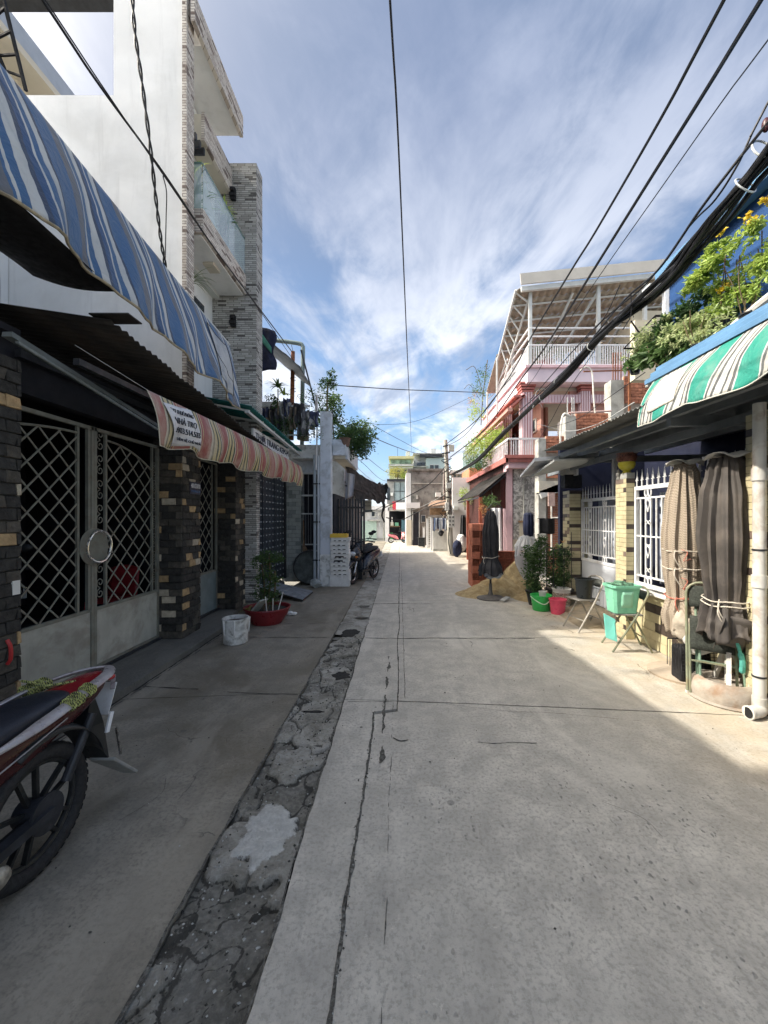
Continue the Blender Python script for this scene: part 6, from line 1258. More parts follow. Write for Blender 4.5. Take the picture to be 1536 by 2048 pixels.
# room behind
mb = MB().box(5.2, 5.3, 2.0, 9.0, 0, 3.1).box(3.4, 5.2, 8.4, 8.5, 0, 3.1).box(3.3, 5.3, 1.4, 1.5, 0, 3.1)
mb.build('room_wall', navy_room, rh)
MB().box(3.3, 5.2, 1.5, 8.4, -.02, .04).build('room_floor', mat('dark floor tile', (.05,.05,.06), .6, .2, 4, .001), rh)
MB().box(5.05, 5.19, 3.6, 4.6, .7, 2.2).build('room_window', mat('pale curtain', (.25,.28,.33), .8, .3, 3, .01, 8), rh)
cu = mat('blue white curtain', (.42,.46,.54), .85, .15, 9, .01, 12)
MB().grid(lambda u, v: Vector((3.55+.03*math.sin(u*40), 6.1+1.0*u, 1.95-1.2*v)), 50, 3).build('curtain', cu, rh, True, thick=.003)
MB().grid(lambda u, v: Vector((3.45+.03*math.sin(u*30), 4.75+.45*u, 1.95-1.2*v)), 30, 3).build('curtain', cu, rh, True, thick=.003)
MB().grid(lambda u, v: Vector((3.42+.05*ns(u*4, v*4)+.02*math.sin(u*11), 4.0+.5*u, 1.2-.5*v)), 14, 12).build('hanging_laundry', mat('white blue laundry', (.52,.55,.60), .85, .3, 9, .01, 9), rh, True, thick=.004)
MB().grid(lambda u, v: Vector((3.40+.02*math.sin(u*11), 3.45+.35*u, 1.75-1.0*v)), 10, 8).build('hanging_laundry', navy, rh, True, thick=.004)
# fence
FX = 3.12
def spear(x, y, z, m=white_metal, parent=None, s=1.0):
    mb = MB().bar((x, y, z), (x, y, z+.13*s), .014)
    mb.add([(x, y-.022*s, z+.10*s), (x+.006, y, z+.10*s), (x, y+.022*s, z+.10*s), (x-.006, y, z+.10*s), (x, y, z+.23*s), (x, y, z+.07*s)], [(0,1,4),(1,2,4),(2,3,4),(3,0,4),(1,0,5),(2,1,5),(3,2,5),(0,3,5)])
    mb.bar((x, y-.03*s, z+.085*s), (x, y+.03*s, z+.085*s), .009)
    return mb.build('spear_tip', m, parent)
def heart(mb, x, y, z, s, flip=1):
    for q in (1, -1):
        pts = []
        for i in range(16):
            t = i/15
            pts.append(Vector((x, y+q*s*(.02+.40*math.sin(t*math.pi*.9)*(t**.7)), z-flip*s*(1.35*(1-t)-.0))))
        mb.tube(pts, .0075, 5)
        for i in [0]:
            sp = []
            for k in range(12): a = math.pi*(.0+1.4*k/11); r = s*.19*(1-.35*k/11); sp.append(Vector((x, y+q*(s*.22)+q*r*math.cos(a), z+flip*(r*math.sin(a)))))
            mb.tube(sp, .0075, 5)
def fence_panel(parent, ya, yb, z0, z1, x, groups, m=white_metal, pitch=.10, gz=None, tips=True):
    L_ = yb-ya
    MB().bar((x, ya, z0), (x, yb, z0), .045).build('rail', m, parent); MB().bar((x, ya, z1), (x, yb, z1), .05).build('rail', m, parent)
    MB().bar((x, ya, z0+.11), (x, yb, z0+.11), .022).build('rail', m, parent); MB().bar((x, ya, z1-.13), (x, yb, z1-.13), .022).build('rail', m, parent)
    MB().bar((x, ya, (z0+z1)/2), (x, yb, (z0+z1)/2), .018).build('rail', m, parent)
    for y_ in (ya+.012, yb-.012): MB().bar((x, y_, z0), (x, y_, z1), .04).build('stile', m, parent)
    n = int(L_/pitch)
    for k in range(1, n): 
        y_ = ya+L_*k/n; MB().bar((x, y_, z0+.11), (x, y_, z1-.13), .017).build('bar', m, parent)
    if tips:
        nt_ = int(L_/.105)
        for k in range(nt_+1): spear(x, ya+.02+(L_-.04)*k/nt_, z1+.02, m, parent)
    for y_ in groups:
        mb = MB()
        for zc in gz or ((z0+z1)/2+.46, (z0+z1)/2-.12): heart(mb, x-.012, y_, zc, .11)
        for zc in ((z0+z1)/2+.18, (z0+z1)/2-.42):
            for q in (-1, 1): mb.tube([(x-.012, y_+q*.03+.022*math.cos(a), zc+.022*math.sin(a)) for a in [i*2*math.pi/10 for i in range(10)]], .006, 5, close=True)
        for zc in (z0+.055, z1-.065):
            for q in (-1, 1): mb.tube([(x-.012, y_+q*.035+.03*math.cos(a), zc+.05*math.sin(a)) for a in [i*2*math.pi/14 for i in range(14)]], .009, 6, close=True)
        mb.build('scrollwork', m, parent)
wf = thing('white_fence', 'white spiked metal fence with heart scrolls on top of the cream tiled wall', 'fence', (FX, 4.3, .7))
fence_panel(wf, 3.44, 5.22, .76, 2.0, FX, (4.95, 4.38, 3.80), pitch=.099)
for y_ in (3.8, 4.38, 4.95): MB().bar((FX, y_, .70), (FX, y_, .76), .06).build('foot', white_metal, wf)
wg = thing('white_gate', 'white metal gate with bars above a plain white panel, between two cream pillars', 'gate', (3.38, 6.6, .1))
fence_panel(wg, 5.62, 7.32, .86, 1.93, 3.38, (6.0, 6.5, 7.0), pitch=.085)
MB().box(3.37, 3.395, 5.62, 7.32, .13, .85).build('lower_panel', mat('pale blue white gate panel', (.66,.69,.74), .45, .03, 5, 0), wg)
for k in range(15): MB().box(3.360, 3.369, 5.66+.11*k, 5.74+.11*k, .14, .40).build('ribbed_slat', MATS['pale blue white gate panel'], wg)
MB().bar((3.365, 5.62, .41), (3.365, 7.32, .41), .015).build('dark_seam', pipe_grey, wg)
vs_ = thing('flower_pot', 'yellow and brown ornamental pot standing on the taller cream pillar', 'pot', (3.06, 5.37, 2.14))
MB().box(3.03, 3.14, 5.28, 5.46, 2.145, 2.22).build('plinth', concrete, vs_)
MB().lathe([(.05, 2.22), (.06, 2.23), (.04, 2.25), (.09, 2.29), (.11, 2.34), (.105, 2.37)], (3.08, 5.37, 0), 24).build('yellow_bowl', mat('yellow glaze', (.50,.45,.05), .3, .1, 9, 0), vs_, True)
MB().lathe([(.105, 2.37), (.12, 2.40), (.13, 2.44), (.12, 2.475), (.135, 2.49), (.12, 2.49), (.0, 2.46)], (3.08, 5.37, 0), 24).build('brown_rim', mat('speckled brown glaze', (.12,.045,.03), .4, .7, 40, .004, 60), vs_, True)
fin_ = MB().lathe([(.03, 2.14), (.02, 2.18), (.035, 2.22), (.02, 2.25), (.0, 2.30)], (3.02, 5.46, 0), 12).build('finial', MATS['stained old concrete wall'], rh)
# roof
rr_ = thing('grey_roof', 'grey corrugated roof sheets on steel purlins sloping over the white fence', 'roof', (2.6, 4.5, 2.8))
y = 1.4
for k in range(7):
    corrugated('roof_sheet', (2.47-.012*(k % 2), y, 2.74+.004*k), (2.47-.012*(k % 2), y+.80, 2.74+.004*k), (5.3, y, 2.92+.004*k), corr_grey, rr_, .076, .011, .012); y += .77
for x, z in ((2.74, 2.71), (3.05, 2.73), (3.44, 2.75), (4.2, 2.79)): MB().box(x-.03, x+.03, 1.4, 6.75, z-.085, z-.003).build('purlin', steel_beam, rr_)
for Y in (6.7, 4.0, 2.2): MB().bar((2.72, Y, 2.59), (5.2, Y, 2.64), .06, .10).build('rafter', steel_beam, rr_)
MB().box(3.10, 3.14, 3.45, 8.3, 2.48, 2.56).build('wall_plate', steel_beam, rr_)
MB().bar((3.42, 6.3, 1.9), (3.42, 6.3, 2.6), .055).build('post', white_metal, rr_); MB().bar((3.2, 3.44, .7), (3.2, 3.44, 2.6), .06).build('post', dark_metal, rr_)
MB().hexa([(2.30, 6.75, 2.58), (3.4, 6.75, 2.68), (3.4, 7.6, 2.60), (2.4, 7.9, 2.42), (2.30, 6.75, 2.64), (3.4, 6.75, 2.74), (3.4, 7.6, 2.64), (2.4, 7.9, 2.46)]).build('white_flap_sheet', mat('whitewashed sheet', (.55,.57,.60), .7, .12, 4, .006, 12), rr_)
MB().hexa([(2.42, 6.2, 2.50), (3.2, 6.5, 2.58), (3.2, 6.6, 2.54), (2.5, 7.6, 2.38), (2.42, 6.2, 2.53), (3.2, 6.5, 2.61), (3.2, 6.6, 2.57), (2.5, 7.6, 2.41)]).build('loose_sheet', white_paint, rr_)
# green awning
ga = thing('green_awning', 'green, grey and white striped cloth awning hanging from the blue gutter on the right', 'awning', (2.2, 2.8, 2.7))
def gaw(u, v):
    y = 1.2+2.80*u; top = Vector((2.66, y+.14*u, 3.05-.01*u)); sc = abs(math.sin(y*3.8)); bot = Vector((2.36+.03*ns(y*3, 2), y-.02, 2.565-.05*sc+.04*ns(y*2.5))); p = top.lerp(bot, v)
    p.x -= .06*math.sin(math.pi*v)+.02*math.sin(y*12+3*v)*v; 
    if u > .94: p.y += (u-.94)*.6*v; p.x += (u-.94)*1.2*v
    return p
MB().grid(gaw, 150, 16).build('cloth', green_aw, ga, True, thick=.002, fix=False)
MB().tube([gaw(i/70, 1) for i in range(71)]+[gaw(1, 1-i/10) for i in range(11)], .006, 5).build('hem', mat('pale hem', (.55,.55,.5), .8, .1, 5, 0), ga)
def gp(u, v): p = gaw(.80+.13*u, .05+.75*v); p.x -= .008; return p
MB().grid(gp, 14, 12).build('patch', mat('crumpled cream patch', (.60,.57,.50), .7, .10, 4, .03, 7), ga, True, thick=.002)
MB().bar((2.42, 2.72, 2.60), (3.2, 2.72, 2.66), .07).build('bracket', dark_metal, ga)
# upper floor
uf = thing('blue_upper_house', 'deep blue upper storey with a light blue metal gutter ledge above the green awning', 'house', (3, 3, 3))
MB().box(2.70, 4.6, .8, 4.35, 3.05, 3.09).build('ledge', concrete, uf)
for i, (x, z, w) in enumerate(((2.66, 3.06, .05), (2.69, 3.12, .045), (2.72, 3.17, .04))): MB().box(x, x+.03, .8, 4.3-.05*i, z, z+w).build('gutter_strip', gutter_blue, uf, bev=.004)
MB().box(3.22, 3.4, .8, 4.72, 3.0, 4.52).build('blue_wall', blue_wall, uf)
MB().hexa([(3.10, .8, 4.50), (4.0, .8, 4.50), (4.0, 4.8, 4.50), (3.10, 4.8, 4.50), (3.10, .8, 4.60), (4.0, .8, 4.60), (4.0, 4.8, 4.60), (3.10, 4.8, 4.60)]).build('blue_eave', gutter_blue, uf)
MB().box(3.4, 5.4, 1.5, 4.7, 3.0, 4.49).build('rear_block', blue_wall, uf)
MB().tube(spline([(2.80, 1.7, 3.34), (2.81, 2.8, 3.32), (2.83, 3.35, 3.24)], 6), .035, 8).build('pale_roll', pvc, uf, True)
# frame above the ledge
bf = thing('metal_trellis', 'thin black metal trellis standing among the plants above the grey roof', 'trellis', (3, 4.6, 3.3))
f0, f1, f2, f3 = P(1248, 697, 4.9), P(1310, 632, 4.9), P(1380, 630, 4.9), P(1310, 655, 4.9)
MB().bar(f0, f1, .014).bar(f1, f2, .02).bar(f1, f3, .018).bar(f0, f0+Vector((.12, 0, 0)), .014).bar(P(1262, 642, 4.9), P(1306, 705, 4.9), .014).bar(P(1536, 500, 4.9), P(1380, 630, 4.9), .012).build('bars', black, bf)
nw = thing('cream_rear_house', 'cream wall and white posts of the house standing behind the ledge plants', 'house', (6, 9, 3))
pbox(MB(), 1270, 1370, 640, 760, 9.2, .2).build('wall', MATS['beige terrace wall'], nw); pbox(MB(), 1330, 1338, 575, 720, 9.0, .1).build('post', white_metal, nw); pbox(MB(), 1300, 1372, 566, 578, 9.0, .3).build('roof_edge', light_metal, nw)
for k in range(9): pbox(MB(), 1300+6*k, 1303+6*k, 668-3*k, 690-3*k, 9.1, .05).build('baluster', dark_metal, nw)
# ledge plants
rr = random.Random(77)
def ledge_plant(name, label, base, top, blobs, m, fl=None, seed=1):
    rr = random.Random(seed); t = thing(name, label, 'plant', base)
    mb = MB(); base = Vector(base); top = Vector(top)
    for k in range(5):
        e = top+Vector((rr.uniform(-.15, .15), rr.uniform(-.25, .25), rr.uniform(-.15, .05))); e = base.lerp(e, .72); mb.tube(spline([base+Vector((rr.uniform(-.04, .04), rr.uniform(-.04, .04), 0)), base.lerp(e, .5)+Vector((rr.uniform(-.05, .05), 0, 0)), e], 4), .0045, 5)
    mb.build('stem', stem_m, t); mb = MB()
    for c, r, n, s in blobs: leaves(mb, c, r, int(n*1.7), s, .25, rr=rr, asp=.42, droop=.3)
    mb.build('foliage', m, t)
    if fl:
        mb = MB()
        for c in fl:
            for _ in range(26): leaves(mb, Vector(c)+Vector((rr.gauss(0, .012), rr.gauss(0, .012), rr.gauss(0, .012))), .012, 1, .035, .2, 3, .8, rr=rr)
        mb.build('flowers', flower_y, t)
    MB().lathe([(.05, -.05), (.07, .05), (.075, .05), (.075, .04), (0, .03)], base, 14).build('pot', black_pl, t)
    return t
A = lambda x, y, X: PX(x, y, X+.21)
ledge_plant('flowering_plant', 'tall yellow flowering shrub on the blue ledge at the right edge of the photo', A(1500, 640, 2.62), A(1495, 440, 2.62), [(A(1490, 470, 2.62), (.05, .16, .07), 110, .055), (A(1505, 540, 2.62), (.06, .2, .08), 110, .05), (A(1530, 520, 2.62), (.07, .2, .16), 180, .055), (A(1480, 590, 2.62), (.06, .25, .09), 170, .05)], leaf_lime, [A(1494, 434, 2.6), A(1508, 440, 2.6), A(1530, 400, 2.6)], 3)
ledge_plant('flowering_plant', 'bright lime green shrub with yellow blooms in the middle of the blue ledge', A(1440, 650, 2.65), A(1438, 470, 2.65), [(A(1440, 480, 2.65), (.04, .14, .08), 70, .05), (A(1420, 530, 2.65), (.06, .24, .11), 360, .058), (A(1395, 555, 2.65), (.05, .24, .09), 260, .058), (A(1450, 575, 2.65), (.06, .24, .12), 220, .05), (A(1430, 620, 2.65), (.06, .25, .10), 190, .05)], leaf_lime, [A(1442, 462, 2.6), A(1443, 578, 2.6), A(1452, 575, 2.6)], 4)
ledge_plant('ledge_plant', 'pale variegated plant trailing over the gutter between the lime shrub and the railing', A(1400, 700, 2.6), A(1400, 600, 2.6), [(A(1390, 650, 2.6), (.06, .3, .12), 260, .05), (A(1420, 660, 2.6), (.06, .25, .08), 200, .045), (A(1360, 660, 2.6), (.06, .35, .15), 260, .05), (A(1440, 640, 2.6), (.05, .2, .06), 120, .045)], leaf_pale, None, 5)
ledge_plant('ledge_plant', 'broad leaved green plant at the far end of the ledge beside the black frame', A(1325, 745, 2.7), A(1320, 660, 2.7), [(A(1325, 690, 2.7), (.09, .42, .14), 240, .11), (A(1295, 710, 2.7), (.08, .4, .10), 150, .10), (A(1350, 700, 2.7), (.07, .3, .09), 150, .09)], leaf_mid, None, 6)
ledge_plant('ledge_plant', 'wispy pale plant hanging down by the terrace railing of the pink house', A(1270, 740, 2.75), A(1275, 670, 2.75), [(A(1272, 690, 2.75), (.06, .35, .18), 260, .045), (A(1300, 670, 2.75), (.06, .4, .12), 180, .05)], leaf_pale, None, 7)
ledge_plant('ledge_plant', 'dark green foliage clump behind the pale variegated plant', A(1380, 700, 2.85), A(1380, 640, 2.85), [(A(1385, 620, 2.85), (.10, .35, .13), 240, .07), (A(1340, 650, 2.85), (.10, .4, .14), 220, .07), (A(1460, 610, 2.85), (.08, .25, .12), 180, .06)], leaf_dark, None, 8)
# pipes at the right edge
pv = thing('drain_pipe', 'off white plastic downpipe with an elbow at the bottom, at the right edge', 'pipe', (3.03, 3.35, 0))
MB().cyl((2.93, 3.22, .10), (2.93, 3.22, 2.55), .045, n=18).build('pipe', pvc, pv, True); MB().cyl((3.04, 3.12, .02), (3.04, 3.12, 2.7), .04, n=18).build('pipe', mat('terracotta stained pipe', (.42,.24,.15), .6, .2, 5, .001, 30), pv, True)
MB().tube(spline([(2.93, 3.22, .16), (2.93, 3.22, .08), (2.91, 3.20, .055), (2.82, 3.18, .05)], 6), .05, 16).build('elbow', pvc, pv, True)
for a_, b_ in (((2.818, 3.18, .05), (2.80, 3.178, .05)), ((2.93, 3.22, 1.92), (2.93, 3.22, 2.02)), ((2.93, 3.22, 1.05), (2.93, 3.22, 1.15))): MB().cyl(a_, b_, .0535, n=16).build('socket', pvc, pv, True)
MB().cyl((2.8, 3.178, .05), (2.797, 3.178, .05), .042, n=14).build('pipe_mouth', black, pv)
for z in (1.98, 1.35, .32): MB().cyl((2.93, 3.22, z), (2.93, 3.22, z+.014), .050, n=16).build('wire_tie', dark_metal, pv)
# ================================================================ umbrellas
def umbrella(name, label, c, prof, lobes, depth, clm, m_pole, base, cap, ropes, tilt=(0, 0), seed=0, capm=None):
    t = thing(name, label, 'umbrella', (c[0], c[1], 0)); c = Vector((c[0], c[1], 0)); rr = random.Random(seed)
    ph_ = [rr.uniform(0, 6.28) for _ in range(4)]
    tri = lambda t: abs((t/math.pi) % 2-1)
    def fn(a, k):
        t_ = (lobes*a/(2*math.pi)+.12*math.sin(k*3+ph_[1])+.10*math.sin(2*a+ph_[2])+.05*math.sin(5*a+k*6)) % 1; q = t_/.86 if t_ < .86 else (1-t_)/.14; q2 = tri(3*a+ph_[3]-1.2*k); return 1-depth*(1-q)*(.35+.5*q2)+.02*math.sin(lobes*2*a+k*5)+.07*math.sin(2*a+ph_[2]+k*2)+.05*ns(math.cos(a)*2+seed, math.sin(a)*2, k*6)
    prof2 = []
    for i in range(len(prof)-1):
        for j in range(5): s = j/5; s2 = s*s*(3-2*s); prof2.append((prof[i][0]+(prof[i+1][0]-prof[i][0])*s2, prof[i][1]+(prof[i+1][1]-prof[i][1])*s))
    prof2.append(prof[-1])
    mb = MB(); n = 160; vs = []
    for i, (r, z) in enumerate(prof2):
        k = i/(len(prof2)-1)
        for j in range(n):
            a = 2*math.pi*j/n; q = r*fn(a, k); vs.append(c+Vector((q*math.cos(a)+tilt[0]*z, q*math.sin(a)+tilt[1]*z, z+(.035*math.sin(5*a+ph_[3])*max(0, 1-i/4)))))
    k = len(prof2); mb.add(vs, [(i*n+j, i*n+(j+1) % n, (i+1)*n+(j+1) % n, (i+1)*n+j) for i in range(k-1) for j in range(n)])
    mb.build('canopy', clm, t, True, thick=.004, fix=False)
    zt = prof[-1][1]; ct_ = c+Vector((tilt[0]*zt, tilt[1]*zt, 0))
    MB().cyl(c+Vector((0, 0, .02)), ct_+Vector((0, 0, zt+.03)), .02).build('pole', m_pole, t, True)
    if cap: 
        mb = MB(); R_ = cap; vs = [ct_+Vector((0, 0, zt+.035))]; nn = 32
        for ri, rq in enumerate((.5, 1.0)):
            for j in range(nn): a = 2*math.pi*j/nn; vs.append(ct_+Vector((R_*rq*(1+.1*math.sin(4*a+1))*math.cos(a), R_*rq*(1+.1*math.sin(4*a))*math.sin(a), zt+.06-.055*rq+.028*math.sin(4*a+ph_[1])*rq)))
        mb.add(vs, [(0, 1+j, 1+(j+1) % nn) for j in range(nn)]+[(1+j, 1+nn+j, 1+nn+(j+1) % nn, 1+(j+1) % nn) for j in range(nn)]); mb.build('top_cap', capm or clm, t, True, thick=.004)
    for z, r, m in ropes:
        kk = [0]*2; rp = []
        for (r_, z_) in prof2: pass
        mb = MB().tube([c+Vector((tilt[0]*z+r*math.cos(a), tilt[1]*z+r*math.sin(a), z+.02*math.sin(a+1)+.006*math.sin(5*a))) for a in [i*2*math.pi/30 for i in range(30)]], .006, 6, close=True)
        mb.tube(spline([c+Vector((tilt[0]*z-r*.8, tilt[1]*z-r*.5, z)), c+Vector((tilt[0]*z-r*1.0, tilt[1]*z-r*.7, z-.08)), c+Vector((tilt[0]*z-r*.7, tilt[1]*z-r*.8, z-.2))], 5), .005, 5)
        mb.build('rope', m, t)
    return t
cord = mat('pale rope', (.55,.50,.42), .9, .15, 30, .001); red_cord = mat('faded red string', (.50,.17,.12), .9, .15, 30, .001)
u1 = umbrella('closed_umbrella', 'closed beige woven sun umbrella tied with ropes, standing at the white fence', (2.93, 4.08), [(.20, .48), (.21, .62), (.165, .80), (.19, 1.1), (.20, 1.4), (.17, 1.75), (.12, 2.05), (.085, 2.17)], 13, .36, beige_cloth, wood, None, .175, [(.82, .172, MATS['faded red string']), (1.12, .198, cord), (1.3, .20, cord)], (.005, 0), 2, mat('grey umbrella cap', (.36,.35,.32), .8, .1, 5, .004, 12))
MB().lathe([(.32, 0), (.325, .02), (.28, .035), (.10, .07), (.05, .085), (.035, .16), (0, .16)], (2.93, 4.08, 0), 40).build('base', mat('dusty concrete base', (.42,.35,.27), .9, .12, 6, .004, 60, dirt=((.25,.16,.09), .4, 6)), u1, True)
mb = MB()
for z in (1.02, .92, 1.3): mb.tube(spline([Vector((2.80, 3.93, z)), Vector((2.84, 3.90, z-.03)), Vector((2.80, 3.9, z-.11)), Vector((2.87, 3.9, z-.09))], 4), .004, 5)
mb.build('string_knot', red_cord, u1)
MB().ell((2.86, 3.98, .52), (.11, .12, .16), 26, 18, lambda q: 1+.35*ns(q.x*12, q.y*12, q.z*9)).build('tied_cloth_bundle', mat('crumpled beige cloth', (.46,.40,.32), .9, .15, 9, .012, 20), u1, True)
u2 = umbrella('closed_umbrella', 'closed dark brown sun umbrella in a round concrete foot, nearest the downpipe', (2.95, 3.56), [(.25, .56), (.235, .66), (.20, .80), (.165, .90), (.19, 1.1), (.215, 1.45), (.195, 1.8), (.145, 2.05), (.115, 2.16)], 12, .42, brown_cloth, pvc, None, .19, [(.90, .185, cord), (.86, .19, cord)], (0, 0), 8, mat('pale cap lining', (.50,.49,.46), .8, .1, 5, .004, 12))
MB().lathe([(.29, 0), (.30, .012), (.265, .02), (.272, .07), (.262, .13), (.235, .165), (.19, .178), (.17, .165), (.165, .13), (0, .13)], (2.93, 3.55, 0), 48).build('concrete_foot', mat('rusty stained concrete', (.36,.32,.27), .85, .2, 5, .005, 50, dirt=((.26,.15,.08), .75, 4)), u2, True)
for a, b in (((2.83, 3.40, .14), (2.915, 3.5, .42)), ((3.08, 3.48, .14), (2.97, 3.53, .42)), ((2.95, 3.7, .14), (2.95, 3.6, .4))): MB().bar(a, b, .035).build('strut', pvc, u2)
MB().tube(spline([(2.93, 3.43, .53), (2.94, 3.41, .44), (2.95, 3.40, .36), (2.96, 3.42, .27)], 6), [.014]*6+[.022]*12+[.008], 8).build('aqua_rag', mat('aqua net rag', (.10,.42,.36), .8, .2, 30, .006, 40), u2)
MB().grid(lambda u, v: Vector((2.76+.34*u, 3.36+.05*math.sin(u*8)+.12*v, .74-.28*v+.03*math.sin(u*5))), 10, 6).build('hem_flap', brown_cloth, u2, True, thick=.004)
# junk behind the umbrella foot
jk = thing('rag_pile', 'pile of white rags and a dark wire basket behind the brown umbrella foot', 'rags', (3.05, 3.75, .2))
MB().ell((3.06, 3.62, .46), (.15, .13, .10), 26, 16, lambda q: 1+.55*ns(q.x*11, q.y*11, q.z*11)).build('white_rag', mat('dirty white rag', (.55,.52,.47), .9, .15, 9, .01, 20), jk)
MB().ell((3.10, 3.52, .38), (.09, .1, .09), 20, 12, lambda q: 1+.5*ns(q.x*14, q.y*12, q.z*12)).build('brown_rag', mat('brown rag', (.20,.09,.05), .9, .3, 9, .01, 20), jk)
MB().ell((2.84, 3.75, .42), (.12, .1, .10), 20, 12, lambda q: 1+.4*ns(q.x*10, q.y*12, q.z*12)).build('white_rag', MATS['dirty white rag'], jk)
mb = MB()
for k in range(10): mb.bar((2.70+.035*k, 3.78, .12), (2.70+.035*k, 3.80, .40), .005)
for k in range(8): mb.bar((2.70, 3.79, .14+.035*k), (3.04, 3.79, .14+.035*k), .005)
for k in range(6): mb.bar((2.70, 3.79+.04*k, .14), (2.70, 3.79+.04*k, .40), .005)
mb.bar((2.7, 3.79, .40), (3.04, 3.79, .40), .012).bar((2.7, 3.99, .40), (3.04, 3.99, .40), .012).build('wire_basket', dark_metal, jk)
MB().box(2.72, 3.02, 3.82, 3.98, .02, .36).build('dark_contents', black, jk, bev=.03)
MB().bar((3.0, 3.3, .02), (3.08, 3.42, .34), .12, .01).build('cardboard_scrap', cream, jk)
# folded chairs leaning
olive = mat('olive tube paint', (.20,.22,.15), .45, .2, 9, .0006, 30, dirt=((.28,.20,.10), .5, 6)); sage = mat('sage green tube paint', (.20,.30,.22), .42, .15, 9, .0006, 30, dirt=((.28,.22,.12), .3, 6))
def folded(label, x, y, m, h, w, seatm):
    t = thing('folding_chair', label, 'folding chair', (x, y, 0), 'folded chairs leaning at the brown umbrella')
    dirv = Vector((.8, -.6, 0)).normalized(); b = Vector((x, y, 0)); lean = Vector((.10, .16, 0))
    def q(s, z, off=0): return b+dirv*s+Vector((0, 0, z))+lean*(z/h)+Vector((-off, -off*.6, 0))
    r = .11
    arch = [q(0, .0), q(0, .4), q(0, h-r)]+[q(r-r*math.cos(a), h-r+r*math.sin(a)) for a in (.4, .8, 1.2, 1.57)]+[q(w-r+r*math.sin(a), h-r+r*math.cos(a)) for a in (.0, .4, .8, 1.2, 1.57)]+[q(w, .4), q(w, 0)]
    MB().tube(arch, .0125, 10).build('frame', m, t, True)
    MB().tube([q(.035, 0, .03), q(.035, .5, .03), q(.035, .62, .02)], .011, 8).tube([q(w-.035, 0, .03), q(w-.035, .5, .03), q(w-.035, .62, .02)], .011, 8).build('leg', m, t, True)
    MB().grid(lambda u, v: q(.015+(w-.03)*u, h-.03-.20*v, -.01+.012*math.sin(math.pi*u)), 8, 5).build('backrest', seatm, t, True, thick=.006)
    MB().grid(lambda u, v: q(.04+(w-.08)*u, .40+.30*v, .035), 6, 6).build('seat', seatm, t, True, thick=.018)
    for z in (.12, .3): MB().bar(q(.035, z, .03), q(w-.035, z, .03), .014).build('stretcher', m, t)
    MB().box(b.x-.014, b.x+.014, b.y-.014, b.y+.014, 0, .02).build('foot_cap', white_pl, t)
    return t
folded('taller olive folding chair with the dark back, folded upright left of the brown umbrella', 2.665, 3.66, olive, 1.0, .40, mat('dark green weave', (.035,.04,.033), .8, .4, 60, .003, 60))
folded('sage green folding chair folded in front of the taller olive one', 2.735, 3.63, sage, .88, .38, MATS['dark green weave'])
# ---- the two opened chairs with basins
def wire_chair(label, loc, m, rz, sc=1):
    t = thing('folding_chair', label, 'folding chair', (0, 0, 0), 'opened folding chairs on the right'); w = .36
    for s in (-1, 1): MB().tube([(-.22, s*w/2, 0), (.06, s*w/2, .45), (.17, s*w/2, .68)]+([(.19, s*(w/2-.02), .72), (.20, s*(w/2-.07), .75)]), .0125, 8).build('leg', m, t, True); MB().tube([(.24, s*(w/2-.03), 0), (.03, s*(w/2-.03), .43)], .012, 8).build('leg', m, t, True)
    MB().tube(spline([(.20, -w/2+.07, .75), (.205, 0, .765), (.20, w/2-.07, .75)], 6), .0125, 8).build('top_bar', m, t, True)
    MB().box(-.19, .14, -w/2+.02, w/2-.02, .435, .455).build('seat', mat('grey seat board', (.22,.21,.19), .7, .2, 6, .001), t, bev=.01)
    MB().grid(lambda u, v: Vector((.16+.045*v, (-w/2+.01)+(w-.02)*u, .62+.10*v)), 8, 4).build('backrest', mat('dark back panel', (.06,.065,.055), .7, .3, 9, .001), t, True, thick=.008)
    MB().bar((.15, -w/2+.03, .17), (.15, w/2-.03, .17), .012).bar((-.12, -w/2, .16), (-.12, w/2, .16), .012).build('stretcher', m, t)
    t.location = loc; t.rotation_euler = (0, 0, rz); t.scale = (sc,)*3; return t
wire_chair('opened olive folding chair holding the mint green crate near the tiled wall', (2.80, 4.90, 0), olive, math.radians(-8))
wire_chair('opened folding chair farther back, holding the black bucket before the white gate', (2.68, 5.75, 0), mat('pale worn tube', (.30,.28,.24), .45, .2, 9, 0), math.radians(10))
cr = thing('plastic_crate', 'mint green plastic bin standing on the nearer opened chair', 'bin', (2.72, 4.88, .46))
mb = MB(); R0, R1 = .135, .165
def rect(r, z, k=.75, cx=2.73, cy=4.86): return [(cx+sx_*r, cy+sy_*r*k, z) for sx_, sy_ in ((-1, -.8), (-.8, -1), (.8, -1), (1, -.8), (1, .8), (.8, 1), (-.8, 1), (-1, .8))]
vs = rect(R0, .462)+rect(R1, .77)+rect(R1+.018, .77)+rect(R1+.018, .80)+rect(R1-.005, .80)+rect(R0-.006, .48)
mb.add(vs, [tuple(range(8))[::-1]]+[(k*8+j, k*8+(j+1) % 8, (k+1)*8+(j+1) % 8, (k+1)*8+j) for k in range(5) for j in range(8)]+[tuple(range(40, 48))]); mb.build('tub', mint, cr)
MB().grid(lambda u, v: Vector((2.66+.14*u, 4.86-R1*.75-.004-.012*(1-v)+.035*(1-v), .53+.2*v)), 4, 4).build('front_panel', mat('pale mint panel', (.33,.70,.50), .4, .04, 9, 0), cr, True, thick=.004)
MB().ell((2.73, 4.88, .80), (.13, .10, .035), 20, 8, lambda q: 1+.4*ns(q.x*20, q.y*20, q.z*20)).build('net_contents', mat('green net bag', (.10,.22,.14), .8, .6, 30, .01, 60), cr)
aq = thing('aqua_basin', 'flat shallow aqua plastic basin leaning against the left legs of the nearer chair', 'basin', (2.5, 4.82, .2))
